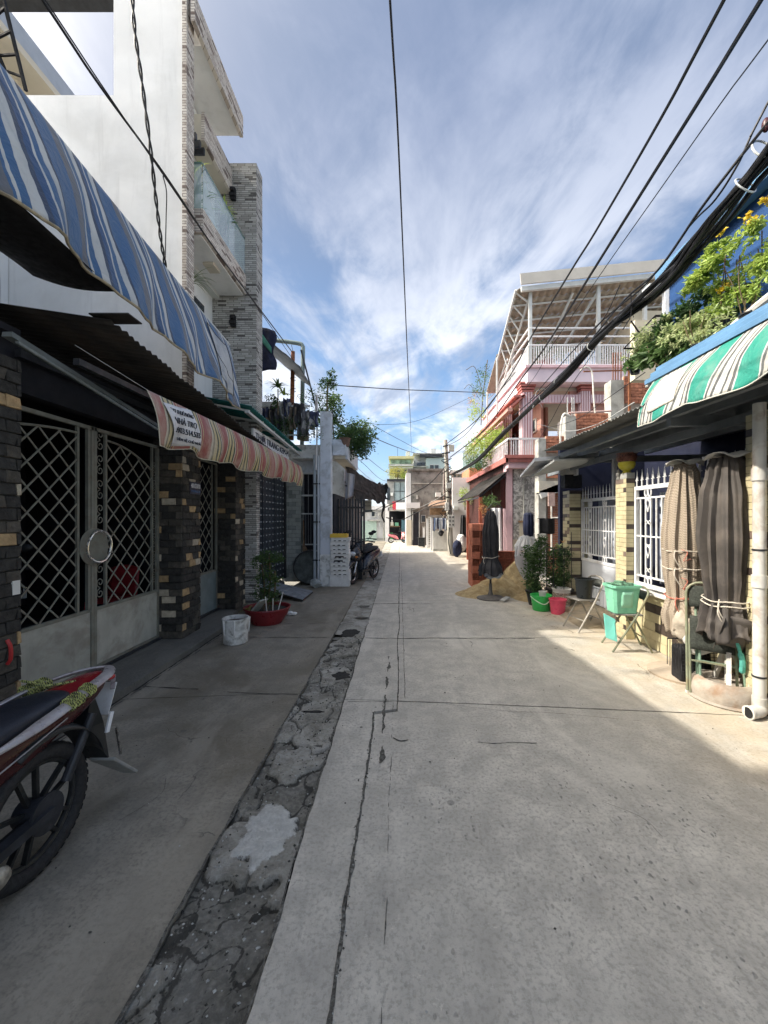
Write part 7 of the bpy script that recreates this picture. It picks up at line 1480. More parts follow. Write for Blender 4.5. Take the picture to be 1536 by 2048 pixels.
MB().hexa([(2.50, 4.79, .16), (2.60, 4.72, .13), (2.60, 4.735, .13), (2.50, 4.805, .16), (2.47, 4.79, .46), (2.58, 4.73, .40), (2.58, 4.745, .40), (2.47, 4.805, .46)]).build('panel', mint2, aq, bev=.006)
MB().bar((2.515, 4.786, .2), (2.495, 4.786, .42), .012).bar((2.585, 4.733, .17), (2.57, 4.733, .37), .012).build('raised_rim', mint2, aq)
bb = thing('black_bucket', 'black plastic bucket standing on the farther opened chair', 'bucket', (2.66, 5.7, .46))
MB().lathe([(.10, .462), (.125, .72), (.135, .72), (.135, .74), (.115, .74), (.09, .48), (0, .48)], (2.66, 5.7, 0), 28).build('tub', black_pl, bb, True)
rk = MB().ell((2.9, 6.05, .10), (.05, .04, .03), 10, 7, lambda q: 1+.4*ns(q.x*30, q.y*30)).build('stone', concrete); tag(rk, 'small stone lying on the entry slab before the white gate', 'stone')
# ================================================================ sand, bricks, buckets, bushes by the brick house
sd_ = thing('sand_heap', 'heap of yellow building sand spilling onto the road in front of the bricks', 'sand', (2.3, 8.4, 0))
def sh(x, y):
    h = 0
    for cx_, cy_, hh, r in ((2.15, 8.6, .42, .75), (2.55, 8.75, .60, .65), (1.75, 8.35, .20, .6), (2.75, 7.9, .22, .5)):
        d = math.hypot(x-cx_, (y-cy_)*1.1)/r; h = max(h, hh*max(0, 1-d)**1.1*(1.1))
    return h*(1+.25*ns(x*2.3, y*2.3, 4))+(.045*ns(x*5, y*5)+.025*ns(x*12, y*12)+.01*ns(x*30, y*30))*min(1, h*7)-.006
MB().grid(lambda u, v: (lambda x, y: Vector((x, y, sh(x, y))))(1.15+2.2*u, 7.3+2.2*v), 110, 110).build('heap', sand_m, sd_, True)
tag(MB().bar((1.95, 7.55, .03), (2.12, 7.75, .06), .10, .02).build('scrap_board', pale_cement), 'pale scrap of board lying at the edge of the sand heap', 'scrap')
br_ = thing('brick_stack', 'tall stack of orange hollow bricks standing on the road behind the black umbrella', 'bricks', (1.8, 9.3, 0))
def hollow_mesh():
    # brick seen end-on: 4x4 holes with real depth; long axis y
    mb = MB(); w, h, l = .178, .160, .19
    def cuts(t): 
        r = [0]; 
        for q in range(4): r += [t*(.035+.2375*q), t*(.035+.2375*q+.2075)]
        return r+[t]
    xs = [q-w/2 for q in cuts(w)]; zs = cuts(h)
    for i in range(9):
        for j in range(9):
            if i % 2 and j % 2:
                x0, x1, z0, z1 = xs[i], xs[i+1], zs[j], zs[j+1]; y0 = -l/2; y1 = -l/2+.17
                mb.add([(x0,y0,z0),(x1,y0,z0),(x1,y0,z1),(x0,y0,z1),(x0,y1,z0),(x1,y1,z0),(x1,y1,z1),(x0,y1,z1)], [(0,1,5,4),(1,2,6,5),(2,3,7,6),(3,0,4,7),(4,5,6,7)])
            else: mb.add([(xs[i],-l/2,zs[j]),(xs[i+1],-l/2,zs[j]),(xs[i+1],-l/2,zs[j+1]),(xs[i],-l/2,zs[j+1])], [(0,1,2,3)])
    b = [(-w/2,-l/2,0),(w/2,-l/2,0),(w/2,l/2,0),(-w/2,l/2,0),(-w/2,-l/2,h),(w/2,-l/2,h),(w/2,l/2,h),(-w/2,l/2,h)]
    mb.add(b, [(0,3,2,1),(4,5,6,7),(1,2,6,5),(2,3,7,6),(3,0,4,7)])
    me = mb.mesh('hollow_brick'); me.materials.append(hollow_red); return me
hm = hollow_mesh(); org = ORG[br_.name]
sm = MB(); sm.box(-.088, .088, -.094, .094, 0, .160)
for k in range(5): sm.box(-.088+.036*k, -.062+.036*k, -.098, -.0945, .004, .156)
side_me = sm.mesh('side_brick'); side_me.materials.append(hollow_red)
rr = random.Random(4)
def put_brick(par, org, x, y, z, side):
    o = bpy.data.objects.new('side_brick' if side else 'hollow_brick', side_me if side else hm); COL.objects.link(o); o.parent = par; o.location = Vector((x+rr.uniform(-.006, .006), y+rr.uniform(-.008, .008), z))-org; o.rotation_euler = (0, 0, rr.uniform(-.04, .04))
for lay in range(9):
    for i in range(3):
        for dep_ in range(3):
            if lay > 7 and i > 1: continue
            put_brick(br_, org, 1.77+.184*i, 9.28+.2*dep_, lay*.164, (i == 0 and lay % 2 == 0) or (lay == 8))
b2 = thing('brick_stack', 'low row of orange hollow bricks behind the sand heap', 'bricks', (2.3, 9.4, 0)); org = ORG[b2.name]
for lay in range(5):
    for i in range(4): put_brick(b2, org, 2.40+.184*i, 9.45, lay*.164, (i == 2 and lay == 3) or (i == 1 and lay == 1))
u3 = umbrella('closed_umbrella', 'closed black sun umbrella on a round iron foot in front of the brick stack', (1.81, 7.9), [(.27, .50), (.25, .60), (.16, .80), (.15, .86), (.17, 1.0), (.165, 1.3), (.12, 1.6), (.07, 1.75)], 11, .34, black_cloth, dark_metal, None, 0, [(.84, .165, cord)], (0, 0), 5)
MB().lathe([(.27, 0), (.28, .02), (.24, .045), (.06, .07), (.035, .14), (.03, .30), (0, .3)], (1.81, 7.9, 0), 36).build('iron_foot', mat('dusty iron foot', (.13,.12,.11), .8, .3, 6, .003, 40), u3, True)
MB().ell((1.84, 7.8, .50), (.17, .1, .08), 22, 12, lambda q: 1+.5*ns(q.x*12, q.y*12, q.z*12)).build('silver_lining', mat('silver lining', (.34,.36,.40), .4, .6, 9, .01, 20), u3)
pbg = thing('plastic_wrap', 'translucent white plastic sheeting hanging over a rolled navy umbrella beside the bushes', 'plastic sheet', (2.5, 8.0, .6))
def wr(a, k): return 1+.06*math.sin(19*a+7*k)+.08*math.sin(5*a+4*k)+.35*ns(math.cos(a)*2.5, math.sin(a)*2.5, k*4)+.16*ns(math.cos(a)*7, math.sin(a)*7, k*9)
MB().shell([(.06, .36), (.11, .48), (.19, .68), (.235, .85), (.22, 1.05), (.14, 1.22), (.04, 1.27)], (2.57, 8.0, 0), 90, wr).build('sheet', glassmat('cloudy plastic sheet', (.78,.80,.82), .5, .2), pbg, True)
MB().lathe([(.06, 1.20), (.085, 1.3), (.09, 1.5), (.08, 1.68), (.04, 1.72)], (2.60, 8.0, 0), 60, lambda a, k: 1+.2*abs(math.sin(4*a))).build('rolled_umbrella', navy, pbg, True)
MB().cyl((2.57, 8.0, 0), (2.60, 8.0, 1.5), .022).build('pole', dark_metal, pbg)
bt = thing('black_towel', 'black towel hanging on the cream post above the bushes', 'towel', (2.9, 7.75, 1.7))
MB().grid(lambda u, v: Vector((2.74+.30*u, 7.75+.03*math.sin(u*9), 1.60-.30*v+.01*math.sin(u*7))), 10, 6).build('cloth', black_cloth, bt, True, thick=.01); MB().bar((2.70, 7.76, 1.60), (3.4, 7.76, 1.59), .012).build('rod', dark_metal, bt)
def bucket(name, label, c, r0, r1, h, m, handle=None):
    t = thing(name, label, 'bucket', (c[0], c[1], 0)); MB().lathe([(r0, 0), (r0+.004, .004), (r1, h-.02), (r1+.012, h-.02), (r1+.012, h), (r1-.004, h), (r0-.004, .02), (0, .02)], (c[0], c[1], 0), 36).build('tub', m, t, True)
    if handle: MB().tube(spline([(c[0]-r1-.01, c[1], h-.03), (c[0]-r1*.6, c[1]-r1*.8, h-.10), (c[0], c[1]-r1-.02, h-.13), (c[0]+r1*.7, c[1]-r1*.8, h-.06), (c[0]+r1+.01, c[1], h-.03)], 6), .009, 7).build('handle', handle, t, True)
    return t
gb = bucket('plastic_bucket', 'bright green plastic bucket with a pale handle beside the pink one', (2.47, 6.92), .135, .172, .27, green_pl, mat('pale green handle', (.50,.70,.50), .5, .05, 9, 0))
MB().lathe([(.05, .2), (.065, .33), (.07, .33), (.06, .335), (.045, .21), (0, .21)], (2.49, 6.9, 0), 20).build('white_mug', white_pl, gb, True)
bucket('plastic_bucket', 'pink plastic bucket standing in front of the white paint pail', (2.66, 6.66), .105, .135, .25, pink_pl)
wp_ = bucket('paint_pail', 'white paint pail with a printed label behind the pink bucket', (2.86, 7.0), .13, .15, .37, white_pl)
MB().lathe([(.1465, .10), (.150, .30)], (2.86, 7.0, 0), 36).build('label_print', mat('pail label print', (.30,.25,.20), .6, .8, 40, 0), wp_, True)
def bush(label, blobs, stems, seed, m=leaf_dark, m2=leaf_mid, potm=None, pc=None):
    rr = random.Random(seed); t = thing('potted_bush', label, 'plant', (pc[0], pc[1], 0), 'potted bushes behind the buckets'); mb = MB(); mb2 = MB()
    for c, r, n in blobs: leaves(mb, c, r, int(n*.95), .055, .2, rr=rr, asp=.38); leaves(mb2, Vector(c)+Vector((-.02, -.02, .03)), r, int(n*.65), .05, .2, rr=rr, asp=.38)
    mb.build('foliage', m, t); mb2.build('foliage', m2, t); mb = MB()
    for a, b in stems: mb.tube(spline([a, Vector(a).lerp(Vector(b), .5)+Vector((.02, 0, 0)), b], 4), .01, 6)
    mb.build('stem', stem_m, t)
    MB().lathe([(.12, 0), (.17, .24), (.185, .24), (.185, .27), (0, .24)], (pc[0], pc[1], 0), 24).build('pot', potm or black_pl, t, True); return t
bush('leafy green potted bush on the left behind the green bucket', [((2.50, 7.35, .55), (.22, .2, .28), 700), ((2.56, 7.35, .85), (.22, .2, .24), 600), ((2.62, 7.35, 1.14), (.11, .12, .16), 240), ((2.42, 7.3, .95), (.14, .14, .14), 200), ((2.47, 7.3, .34), (.16, .14, .12), 300)], [((2.52, 7.35, .25), (2.55, 7.35, 1.0)), ((2.54, 7.35, .25), (2.63, 7.35, 1.25))], 3, pc=(2.52, 7.35))
bush('dense green potted bush on the right inside a clear plastic screen by the pillar', [((2.92, 7.3, .62), (.20, .2, .24), 650), ((2.95, 7.3, .90), (.19, .18, .16), 420), ((2.88, 7.3, .42), (.20, .2, .12), 380)], [((2.92, 7.3, .25), (2.94, 7.3, .9))], 4, pc=(2.92, 7.3))
scn = thing('wire_screen', 'clear plastic tree guard with thin posts around the right-hand bush', 'screen', (2.9, 7.2, .3))
for a in range(8): x, y_ = 2.93+.23*math.cos(a*math.pi/4), 7.28+.22*math.sin(a*math.pi/4); MB().cyl((x, y_, .3), (x, y_, 1.05 if a else 1.35), .006, n=6).build('post', dark_metal, scn)
MB().lathe([(.24, .28), (.26, .29), (.26, .31), (0, .31)], (2.93, 7.28, 0), 28).build('dark_tray', black_pl, scn)
MB().tube([(2.93+.23*math.cos(a), 7.28+.22*math.sin(a), 1.05) for a in [i*2*math.pi/30 for i in range(30)]], .005, 5, close=True).build('hoop', dark_metal, scn)
plant('potted_aloe', 'small pale spiky aloe with flowers above the right-hand bush', [('b', (2.98, 7.42, 1.05), .20, 26, .03, leaf_pale), ('b', (3.05, 7.4, 1.15), .12, 20, .02, flower_p)], [([(2.98, 7.42, .25), (2.98, 7.42, 1.05)], .012)], seed=61)
# ================================================================ foreground motorbike (rear part in view)
mk = thing('motorbike', 'red motorbike with a black seat and strapped grab rail parked at the left edge', 'motorbike', (-1.72, 1.3, 0))
red_gloss = mat('dark red gloss paint', (.21,.012,.018), .18, .08, 6, 0, spec=.7); silver = mat('silver painted rail', (.36,.34,.34), .35, .1, 8, .0006, 60, metal=.3, dirt=((.16,.08,.08), .3, 14))
WX, WY, WR = -1.655, 1.785, .285
def wheel_at(WX, WY, WR, nm='rear_wheel'):
    pts = [(WX, WY+(WR-.037)*math.cos(a), WR+(WR-.037)*math.sin(a)) for a in [i*2*math.pi/56 for i in range(56)]]
    t = MB().tube(pts, .037, 12, close=True).build(nm, rubber, mk, True)
    kn = MB()
    for i in range(44):
        a = i*2*math.pi/44
        for s in (-1, 1):
            c = Vector((WX+s*.017, WY+WR*math.cos(a+s*.03), WR+WR*math.sin(a+s*.03))); u = Vector((0, math.cos(a), math.sin(a))); w = Vector((0, -math.sin(a), math.cos(a)))
            kn.add([c+u*.001+w*.012+Vector((s*.014,0,0))-u*.012, c+u*.001-w*.012+Vector((s*.014,0,0))-u*.012, c+u*.0005-w*.012-Vector((s*.012,0,0)), c+u*.0005+w*.012-Vector((s*.012,0,0))], [(0,1,2,3)])
    kn.build('tread', rubber, t, thick=.001)
    MB().tube([(WX, WY+(WR-.075)*math.cos(a), WR+(WR-.075)*math.sin(a)) for a in [i*2*math.pi/48 for i in range(48)]], .014, 8, close=True).build('rim', mat('scuffed alloy', (.035,.037,.038), .4, .3, 20, .001, 60, metal=.5), t, True)
    sp = MB()
    for k in range(5):
        a = k*2*math.pi/5+.5; v = Vector((0, math.cos(a), math.sin(a))); w = Vector((0, -math.sin(a), math.cos(a))); c = Vector((WX, WY, WR))
        for s in (-1, 1): sp.bar(c+v*.05+w*s*.02, c+v*(WR-.085)+w*s*.045, .016, .022, up=(1, 0, 0))
    sp.build('spokes', MATS['scuffed alloy'], t); MB().cyl((WX-.05, WY, WR), (WX+.055, WY, WR), .06, n=20).cyl((WX+.055, WY, WR), (WX+.065, WY, WR), .085, n=24).build('hub', dark_metal, t, True); return t
wheel_at(WX, WY, WR); wheel_at(WX-.02, .52, WR, 'front_wheel')
def loftY(name, secs, m, par=mk, sub=1, n=16):
    mb = MB(); vs = []
    for (y, cx_, cz, w, h, e) in secs:
        for j in range(n):
            a = 2*math.pi*j/n; ca, sa = math.cos(a), math.sin(a)
            vs.append((cx_+w*math.copysign(abs(ca)**e, ca), y, cz+h*math.copysign(abs(sa)**e, sa)))
    k = len(secs); mb.add(vs, [(i*n+j, i*n+(j+1) % n, (i+1)*n+(j+1) % n, (i+1)*n+j) for i in range(k-1) for j in range(n)]+[tuple(range(n))[::-1], tuple(range((k-1)*n, k*n))]); return mb.build(name, m, par, True, sub=sub)
BX = -1.745
loftY('tail_body', [(1.05, BX, .50, .09, .14, .8), (1.35, BX, .56, .13, .14, .8), (1.65, BX, .60, .145, .11, .8), (1.95, BX+.01, .645, .135, .075, .8), (2.15, BX+.02, .675, .10, .05, .9), (2.27, BX+.03, .70, .04, .025, 1)], mat('black maroon panel', (.045,.006,.008), .3, .2, 6, 0))
loftY('front_body', [(.35, BX, .75, .12, .16, .8), (.6, BX, .70, .15, .2, .8), (.8, BX, .55, .10, .14, .8), (1.1, BX, .48, .09, .12, .8)], red_gloss)
loftY('engine_block', [(.8, BX, .30, .10, .10, .7), (1.0, BX, .30, .13, .13, .7), (1.35, BX, .30, .12, .10, .7), (1.5, BX, .30, .05, .05, 1)], dark_metal)
seat_m = mat('dark vinyl seat', (.012,.016,.026), .42, .2, 5, .0015, 240)
loftY('seat', [(1.0, BX, .70, .10, .05, .8), (1.25, BX, .705, .135, .055, .75), (1.6, BX, .715, .145, .05, .7), (1.88, BX+.01, .735, .125, .04, .75), (2.02, BX+.02, .73, .07, .02, 1)], seat_m)
# red cowl behind the seat and the horseshoe grab rail
loftY('tail_cowl', [(1.92, BX+.01, .70, .11, .03, .8), (2.05, BX+.02, .715, .11, .038, .8), (2.18, BX+.03, .725, .085, .032, .8), (2.28, BX+.035, .73, .035, .018, 1)], red_gloss)
rail_pts = [(BX+.135, 1.52, .675), (BX+.165, 1.66, .70), (BX+.170, 1.85, .725), (BX+.155, 2.02, .745), (BX+.12, 2.19, .75), (BX+.055, 2.30, .745), (BX+.02, 2.31, .745), (BX-.05, 2.25, .75), (BX-.10, 2.12, .755), (BX-.135, 1.95, .745), (BX-.15, 1.75, .72), (BX-.14, 1.55, .69)]
sp_ = spline(rail_pts, 6); mb = MB(); vs = []; n = 10
for i, p in enumerate(sp_):
    tt = (sp_[min(i+1, len(sp_)-1)]-sp_[max(i-1, 0)]).normalized(); sd2 = Vector((tt.y, -tt.x, 0)).normalized(); k = i/(len(sp_)-1); w = .026*(min(1, k*7+.12))*(min(1, (1-k)*7+.12)); h = .012
    for j in range(n): a = 2*math.pi*j/n; vs.append(p+sd2*w*math.cos(a)+Vector((0, 0, h*math.sin(a)-.35*w*math.cos(a))))
k = len(sp_); mb.add(vs, [(i*n+j, i*n+(j+1) % n, (i+1)*n+(j+1) % n, (i+1)*n+j) for i in range(k-1) for j in range(n)]+[tuple(range(n))[::-1], tuple(range((k-1)*n, k*n))]); mb.build('grab_rail', silver, mk, True)
tail_l = MB().ell((BX+.04, 2.285, .70), (.055, .035, .022), 16, 10).build('tail_light', mat('red tail lens', (.35,.01,.015), .15, .1, 9, 0, spec=.8), mk, True)
# strap
g = G('yellow green woven strap'); s_ = g.sep(); w_ = g.math('MULTIPLY', g.math('SINE', g.math('MULTIPLY', g.math('ADD', s_[1], g.math('MULTIPLY', s_[0], .5)), 420)), g.math('SINE', g.math('MULTIPLY', g.math('ADD', s_[0], s_[2]), 380)))
g.col(g.mix(g.ramp(w_, -.1, .4), (.38,.40,.13), (.02,.025,.01))); g.rough(.8); g.bump(w_, .002); strap_m = g.mat
for nm, c0, sgn_, yl_ in (('strap', Vector((BX+.163, 1.96, .738)), 1, (1.885, 1.915, 1.945, 1.99, 2.02)), ('strap', Vector((BX-.13, 2.0, .75)), -1, (1.97, 2.0, 2.03, 2.06))):
    mb = MB()
    for y_ in yl_:
        b_ = min(sp_, key=lambda p: abs(p.y-y_)+(0 if (p.x-BX)*sgn_ > 0 else 9)); mb.tube([b_+Vector((.033*math.cos(a)*1.0, .010*math.sin(a), .019*math.sin(a)-.012*math.cos(a))) for a in [i*2*math.pi/16 for i in range(16)]], .006, 6, close=True)
        mb.box(b_.x-.032, b_.x+.032, b_.y-.013, b_.y+.013, b_.z-.015, b_.z+.015)
    mb.build(nm, strap_m, mk, True, bev=.004)
MB().tube(spline([(BX-.12, 2.0, .77), (BX-.06, 2.02, .76), (BX-.01, 2.06, .755), (BX+.02, 2.1, .75)], 6), .007, 6).tube(spline([(BX-.12, 2.03, .77), (BX-.15, 1.98, .80), (BX-.09, 1.97, .795), (BX-.13, 2.02, .77)], 6), .006, 6).build('strap_knot', strap_m, mk)
MB().tube(spline([(BX+.15, 1.3, .55), (BX+.157, 1.5, .59), (BX+.155, 1.7, .625), (BX+.145, 1.9, .655)], 6), .0035, 5).build('silver_trim', silver, mk)
# fender, plate and flap
MB().grid(lambda u, v: Vector((WX+(v-.5)*.15, WY+(.335)*math.cos(2.0-u*1.75), WR+.335*math.sin(2.0-u*1.75)+.035*(1-(2*v-1)**2))), 18, 8).build('inner_fender', black_pl, mk, True, thick=.004)
MB().hexa([(BX-.05, 2.12, .48), (BX+.05, 2.12, .48), (BX+.05, 2.18, .66), (BX-.05, 2.18, .66), (BX-.02, 2.18, .29), (WX+.05, 2.18, .29), (BX+.065, 2.24, .46), (BX-.05, 2.24, .64)]).build('fender_bracket', black_pl, mk)
MB().hexa([(WX-.06, 2.17, .285), (WX+.085, 2.17, .285), (WX+.085, 2.18, .30), (WX-.06, 2.18, .30), (WX+.01, 2.34, .105), (WX+.10, 2.34, .105), (WX+.10, 2.35, .12), (WX+.01, 2.35, .12)]).build('mud_flap', mat('dusty grey flap', (.28,.28,.26), .7, .15, 9, .003, 40), mk, bev=.006)
MB().bar((WX+.075, 2.20, .45), (WX+.085, 2.22, .29), .010).build('flap_wire', chrome, mk)
MB().hexa([(BX-.06, 2.245, .50), (BX+.085, 2.245, .50), (BX+.085, 2.25, .50), (BX-.06, 2.25, .50), (BX-.06, 2.30, .66), (BX+.095, 2.30, .66), (BX+.095, 2.305, .66), (BX-.06, 2.305, .66)]).build('number_plate', white_metal, mk)
MB().bar((BX+.135, 2.17, .44), (BX+.14, 2.20, .54), .010, .022).build('plate_edge', white_metal, mk)
MB().bar((BX+.07, 2.31, .70), (BX+.10, 2.26, .64), .022, .008).build('reflector', silver, mk)
MB().cyl((WX+.03, 1.92, .34), (WX+.05, 2.06, .60), .022, n=12).build('shock_absorber', dark_metal, mk)
MB().bar((WX+.06, 1.15, .27), (WX+.06, 1.80, .285), .05, .04).build('swing_arm', dark_metal, mk)
loftY('exhaust', [(1.1, BX+.12, .20, .03, .03, 1), (1.3, BX+.15, .20, .05, .05, 1), (1.52, BX+.16, .20, .052, .052, 1), (1.60, BX+.16, .20, .035, .035, 1)], mat('rust worn silver', (.36,.33,.27), .5, .5, 18, .006, 60, metal=.4), sub=1)
MB().tube(spline([(BX-.33, .55, 1.0), (BX-.1, .5, 1.0), (BX+.1, .5, 1.0), (BX+.33, .55, 1.0)], 5), .014, 8).build('handlebar', dark_metal, mk)
MB().cyl((BX, .5, .28), (BX, .6, .98), .03).build('front_fork', dark_metal, mk); MB().ell((BX, .42, .92), (.09, .08, .09), 14, 10).build('headlight', mat('headlight glass', (.5,.5,.5)), mk, True)
# ================================================================ WIRES
def cable(name, label, pts, r, m=cable_m, ext0=None, ext1=None, cat='cable', k=8, group=None):
    pts = [Vector(p) for p in pts]
    if ext0: pts.insert(0, pts[0]+(pts[0]-pts[1]).normalized()*ext0)
    if ext1: pts.append(pts[-1]+(pts[-1]-pts[-2]).normalized()*ext1)
    o = MB().tube(spline(pts, k), r, 6).build(name, m, None, True); tag(o, label, cat, group); return o
cable('overhead_cable', 'single black cable running overhead down the middle of the street', [P(780, 0, 2.6), P(795, 250, 3.5), P(808, 550, 5.6), P(816, 740, 8.8), P(821, 850, 15), P(823, 905, 34)], .0085, ext0=3)
cable('overhead_cable', 'upper thick black cable on the right, first of the pair over the pink house', [P(1448, 0, 2.6), P(1320, 240, 3.35), P(1190, 465, 4.7), P(1143, 540, 5.4), P(1064, 671, 7.4), P(1015, 759, 9.5), P(955, 838, 12.6), P(893, 888, 16.7)], .014, ext0=3)
cable('overhead_cable', 'thickest single cable on the right, second of the pair over the pink house', [P(1522, 0, 2.6), P(1412, 180, 3.2), P(1290, 375, 4.1), P(1187, 540, 5.3), P(1091, 693, 7.8), P(1042, 759, 9.6), P(968, 860, 13), P(900, 915, 16.7)], .018, ext0=3)
cable('overhead_cable', 'thin black cable between the thick pair and the heavy bundle on the right', [P(1536, 80, 2.8), P(1450, 195, 3.3), P(1330, 365, 4.2), P(1207, 540, 5.6), P(1105, 690, 8), P(1040, 790, 11), P(905, 925, 16.8)], .006, ext0=3)
cable('overhead_cable', 'thin cable rising to the clip above the heavy bundle at the right edge', [P(1536, 205, 2.75), P(1505, 265, 2.8), P(1475, 330, 2.9), P(1430, 400, 3.1), P(1377, 455, 3.4), P(1290, 570, 4.2), P(1180, 665, 5.3), P(1060, 800, 8)], .008, ext0=2)
cable('overhead_cable', 'cable from the clip running just above the heavy bundle', [P(1536, 245, 2.72), P(1480, 315, 2.85), P(1400, 420, 3.2), P(1316, 540, 3.9), P(1240, 610, 4.7), P(1130, 740, 6.6), P(1030, 830, 9.5)], .011, ext0=2)
bu = thing('cable_bundle', 'heavy sagging bundle of black cables strapped together along the right side', 'cable bundle', (2.5, 5, 4))
bpath = [P(1640, 175, 2.45), P(1536, 315, 2.75), P(1450, 420, 3.05), P(1380, 500, 3.45), P(1320, 565, 3.95), P(1255, 625, 4.5), P(1195, 680, 5.2), P(1124, 759, 6.5), P(1064, 813, 8), P(1009, 865, 10.3), P(952, 923, 13.6), P(905, 948, 16.8)]
cen = spline(bpath, 6); rr = random.Random(6)
for k in range(17):
    ph1, ph2, r0, a0 = rr.uniform(0, 6), rr.uniform(0, 6), rr.uniform(.02, .075), rr.uniform(0, 6.28); pts = []
    for i, p in enumerate(cen):
        t = i/(len(cen)-1); strap = min(1, .5+min(abs(t-.12), abs(t-.52), abs(t-.72))*6); spread = r0*(1.25-.75*t)*strap; a = a0+1.6*math.sin(t*5+ph1)+.5*math.sin(t*13+ph2)
        pts.append(p+Vector((math.cos(a)*spread, 0, math.sin(a)*spread-(.03*math.sin(t*17+ph2) if k > 12 else 0))))
    MB().tube(pts, rr.choice((.008, .011, .013, .016)), 6).build('cable', cable_m, bu, True)
for i in (9, 37, 46, 52):
    p = cen[i]; d_ = (cen[i+1]-cen[i-1]).normalized(); u = d_.orthogonal().normalized(); w = d_.cross(u); rad = .09-.0009*i
    MB().tube([p+(u*math.cos(a)+w*math.sin(a))*rad for a in [j*2*math.pi/20 for j in range(20)]], .006, 6, close=True).build('steel_tie', light_metal, bu, True)
p = P(1524, 292, 2.78); MB().tube([p+Vector((.065*math.cos(a), .03*math.sin(a), .085*math.sin(a)-.02)) for a in [j*2*math.pi/24 for j in range(24)]], .007, 7, close=True).build('ring_loop', light_metal, bu, True); MB().ell(P(1532, 250, 2.74), (.025, .025, .05), 10, 8).build('clip', mat('maroon clip', (.06,.015,.02), .5, .1, 9, 0), bu, True)
for (x, y, Y, r) in ((1255, 635, 4.55, .07), (1060, 635, 0, 0), (1205, 650, 5.2, .09), (1085, 790, 7.4, .13), (1120, 765, 6.6, .10), (1075, 815, 7.8, .09)):
    if not Y: continue
    p = P(x, y, Y); MB().tube([p+Vector((r*math.cos(a), 0, r*math.sin(a)*.9)) for a in [j*.3 for j in range(12)]], .004, 5).build('loose_loop', light_metal if r > .08 else cable_m, bu, True)
for a, b, Y0, Y1 in (((1262, 590), (1245, 660), 4.3, 4.4), ((1225, 640), (1258, 640), 4.7, 4.5), ((1240, 570), (1160, 690), 4.4, 5.4)): MB().tube(spline([P(*a, Y0), P((a[0]+b[0])/2+8, (a[1]+b[1])/2+6, (Y0+Y1)/2), P(*b, Y1)], 5), .006, 5).build('loose_tail', cable_m, bu, True)
cable('overhead_cable', 'black cable crossing the tall white house diagonally down to the rusty pole', [P(85, 0, 2.75), P(200, 172, 3.3), P(330, 350, 4.2), P(430, 498, 5.4), P(515, 612, 7.0), P(585, 705, 9.3)], .011, ext0=2)
cable('overhead_cable', 'thin black cable close beside the diagonal one over the tall white house', [P(96, 8, 2.75), P(210, 180, 3.3), P(328, 352, 4.2), P(425, 492, 5.35), P(520, 622, 7.1), P(600, 740, 9.5)], .006, ext0=2)
tw = thing('twisted_cable', 'twisted pair of black cables hanging in front of the white house wall', 'cable', (-2.6, 4.5, 5))
tpth = spline([P(262, -60, 3.95), P(268, 50, 4.05), P(283, 160, 4.2), P(300, 290, 4.4), P(312, 400, 4.65), P(322, 480, 4.8), P(332, 540, 4.95)], 16)
for q in (0, math.pi): MB().tube([p+Vector((.012*math.cos(i*.45+q), .012*math.sin(i*.45+q), 0)) for i, p in enumerate(tpth)], .010, 6).build('cable', cable_m, tw, True)
MB().tube(spline([P(326, 352, 4.3), P(333, 385, 4.5), P(332, 440, 4.7), P(330, 540, 4.95)], 6), .006, 5).build('branch_cable', cable_m, tw, True)
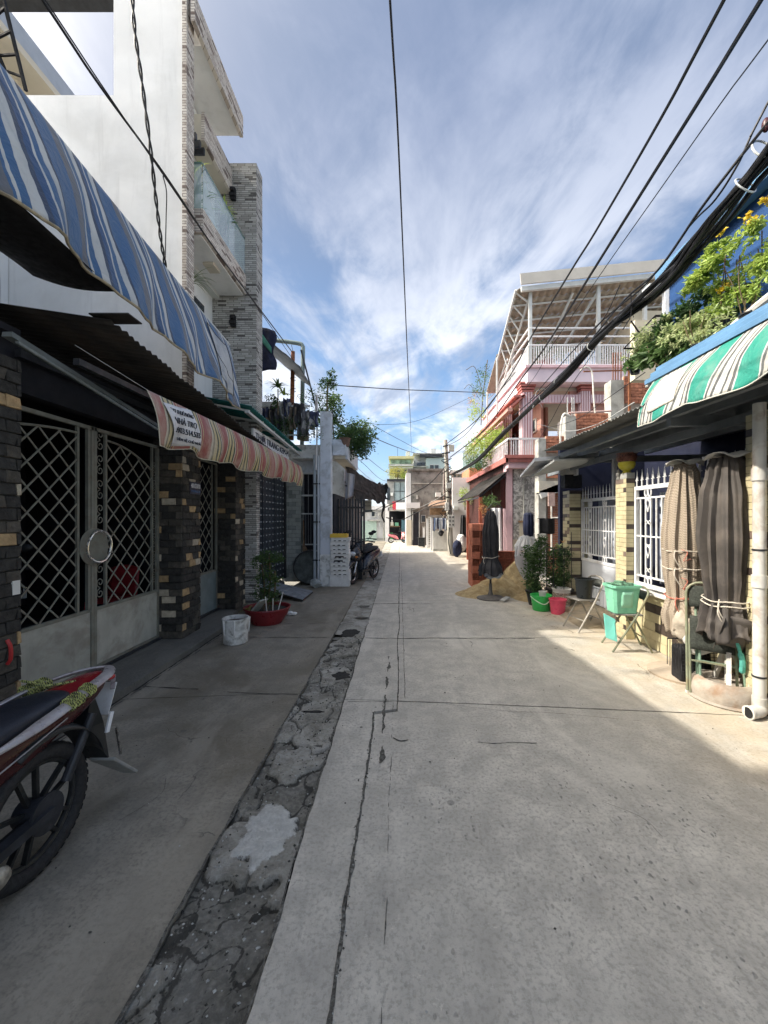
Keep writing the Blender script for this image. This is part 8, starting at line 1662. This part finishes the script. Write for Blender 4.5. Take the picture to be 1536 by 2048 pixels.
wn = [('cable crossing the street from the roof shrub to the pink house', [P(662, 770, 9.9), P(720, 774, 10.6), P(800, 779, 11.5), P(880, 782, 12.6), P(962, 785, 14)], .014),
 ('thin wire dipping between the ledge shrub and the pink house', [P(735, 846, 10.4), P(765, 849, 11), P(820, 845, 12), P(870, 828, 13), P(950, 790, 15)], .006),
 ('wire from the roof shrub sloping down to the utility pole', [P(745, 850, 10.4), P(800, 880, 13), P(850, 905, 15.5), P(890, 912, 16.8)], .008),
 ('double wire from the dark shrub down towards the far grey house', [P(742, 873, 10.6), P(790, 893, 14), P(830, 906, 19), P(880, 915, 24)], .014),
 ('thin wire fan from the white house ledge, uppermost strand', [P(705, 890, 10.5), P(740, 920, 14), P(775, 945, 20), P(800, 948, 26)], .010),
 ('thin wire fan from the white house ledge, middle strand', [P(703, 905, 10.5), P(730, 930, 14), P(765, 960, 20), P(800, 965, 26)], .010),
 ('thin wire fan from the white house ledge, lowest strand', [P(700, 915, 10.5), P(725, 945, 14), P(755, 968, 20), P(775, 975, 26)], .008),
 ('sagging pale service wire from the black canopy up to the utility pole', [P(765, 985, 14), P(790, 1020, 15), P(830, 1018, 16), P(870, 1000, 16.5), P(893, 985, 16.8)], .010),
 ('thick looped cable sagging across the far street to the utility pole', [P(772, 1035, 18), P(800, 1040, 18), P(840, 1022, 18), P(870, 1008, 17.5), P(895, 1002, 16.8)], .028),
 ('black cable rising from the canopy bundle to the utility pole', [P(770, 1015, 14), P(800, 1000, 15), P(830, 985, 15.6), P(862, 965, 16.2), P(893, 930, 16.8)], .020),
 ('wire along the front of the white far house to the canopy', [P(715, 1026, 14), P(745, 1022, 14), P(770, 1010, 14)], .012),
 ('thin cable from the utility pole top to the wires over the pink house', [P(892, 893, 16.8), P(930, 870, 14), P(985, 800, 11), P(1030, 745, 9.5)], .012),
 ('cable running from the pole behind the balcony shrub', [P(897, 935, 16.8), P(925, 918, 15.5), P(960, 880, 14), P(1000, 850, 13)], .012),
 ('white service wire from the concrete post to the green awning', [P(1075, 848, 10.4), P(1135, 862, 10.3), P(1190, 850, 7), P(1268, 805, 3.9)], .007),
 ('grey service wire above the brick panel of the unfinished house', [P(1080, 860, 10.4), P(1150, 840, 8.5), P(1210, 800, 6.0), P(1290, 745, 4.2)], .006),
 ('black service wire hanging across the balcony of the pink house', [P(1190, 700, 6), P(1130, 790, 8), P(1100, 845, 9.5), P(1070, 890, 11.5)], .008)]
for i, (lab, pts, r) in enumerate(wn): cable('service_wire', lab, pts, r*.85, light_metal if 'white' in lab[:6] or 'pale' in lab else cable_m, group='service wires across the street')
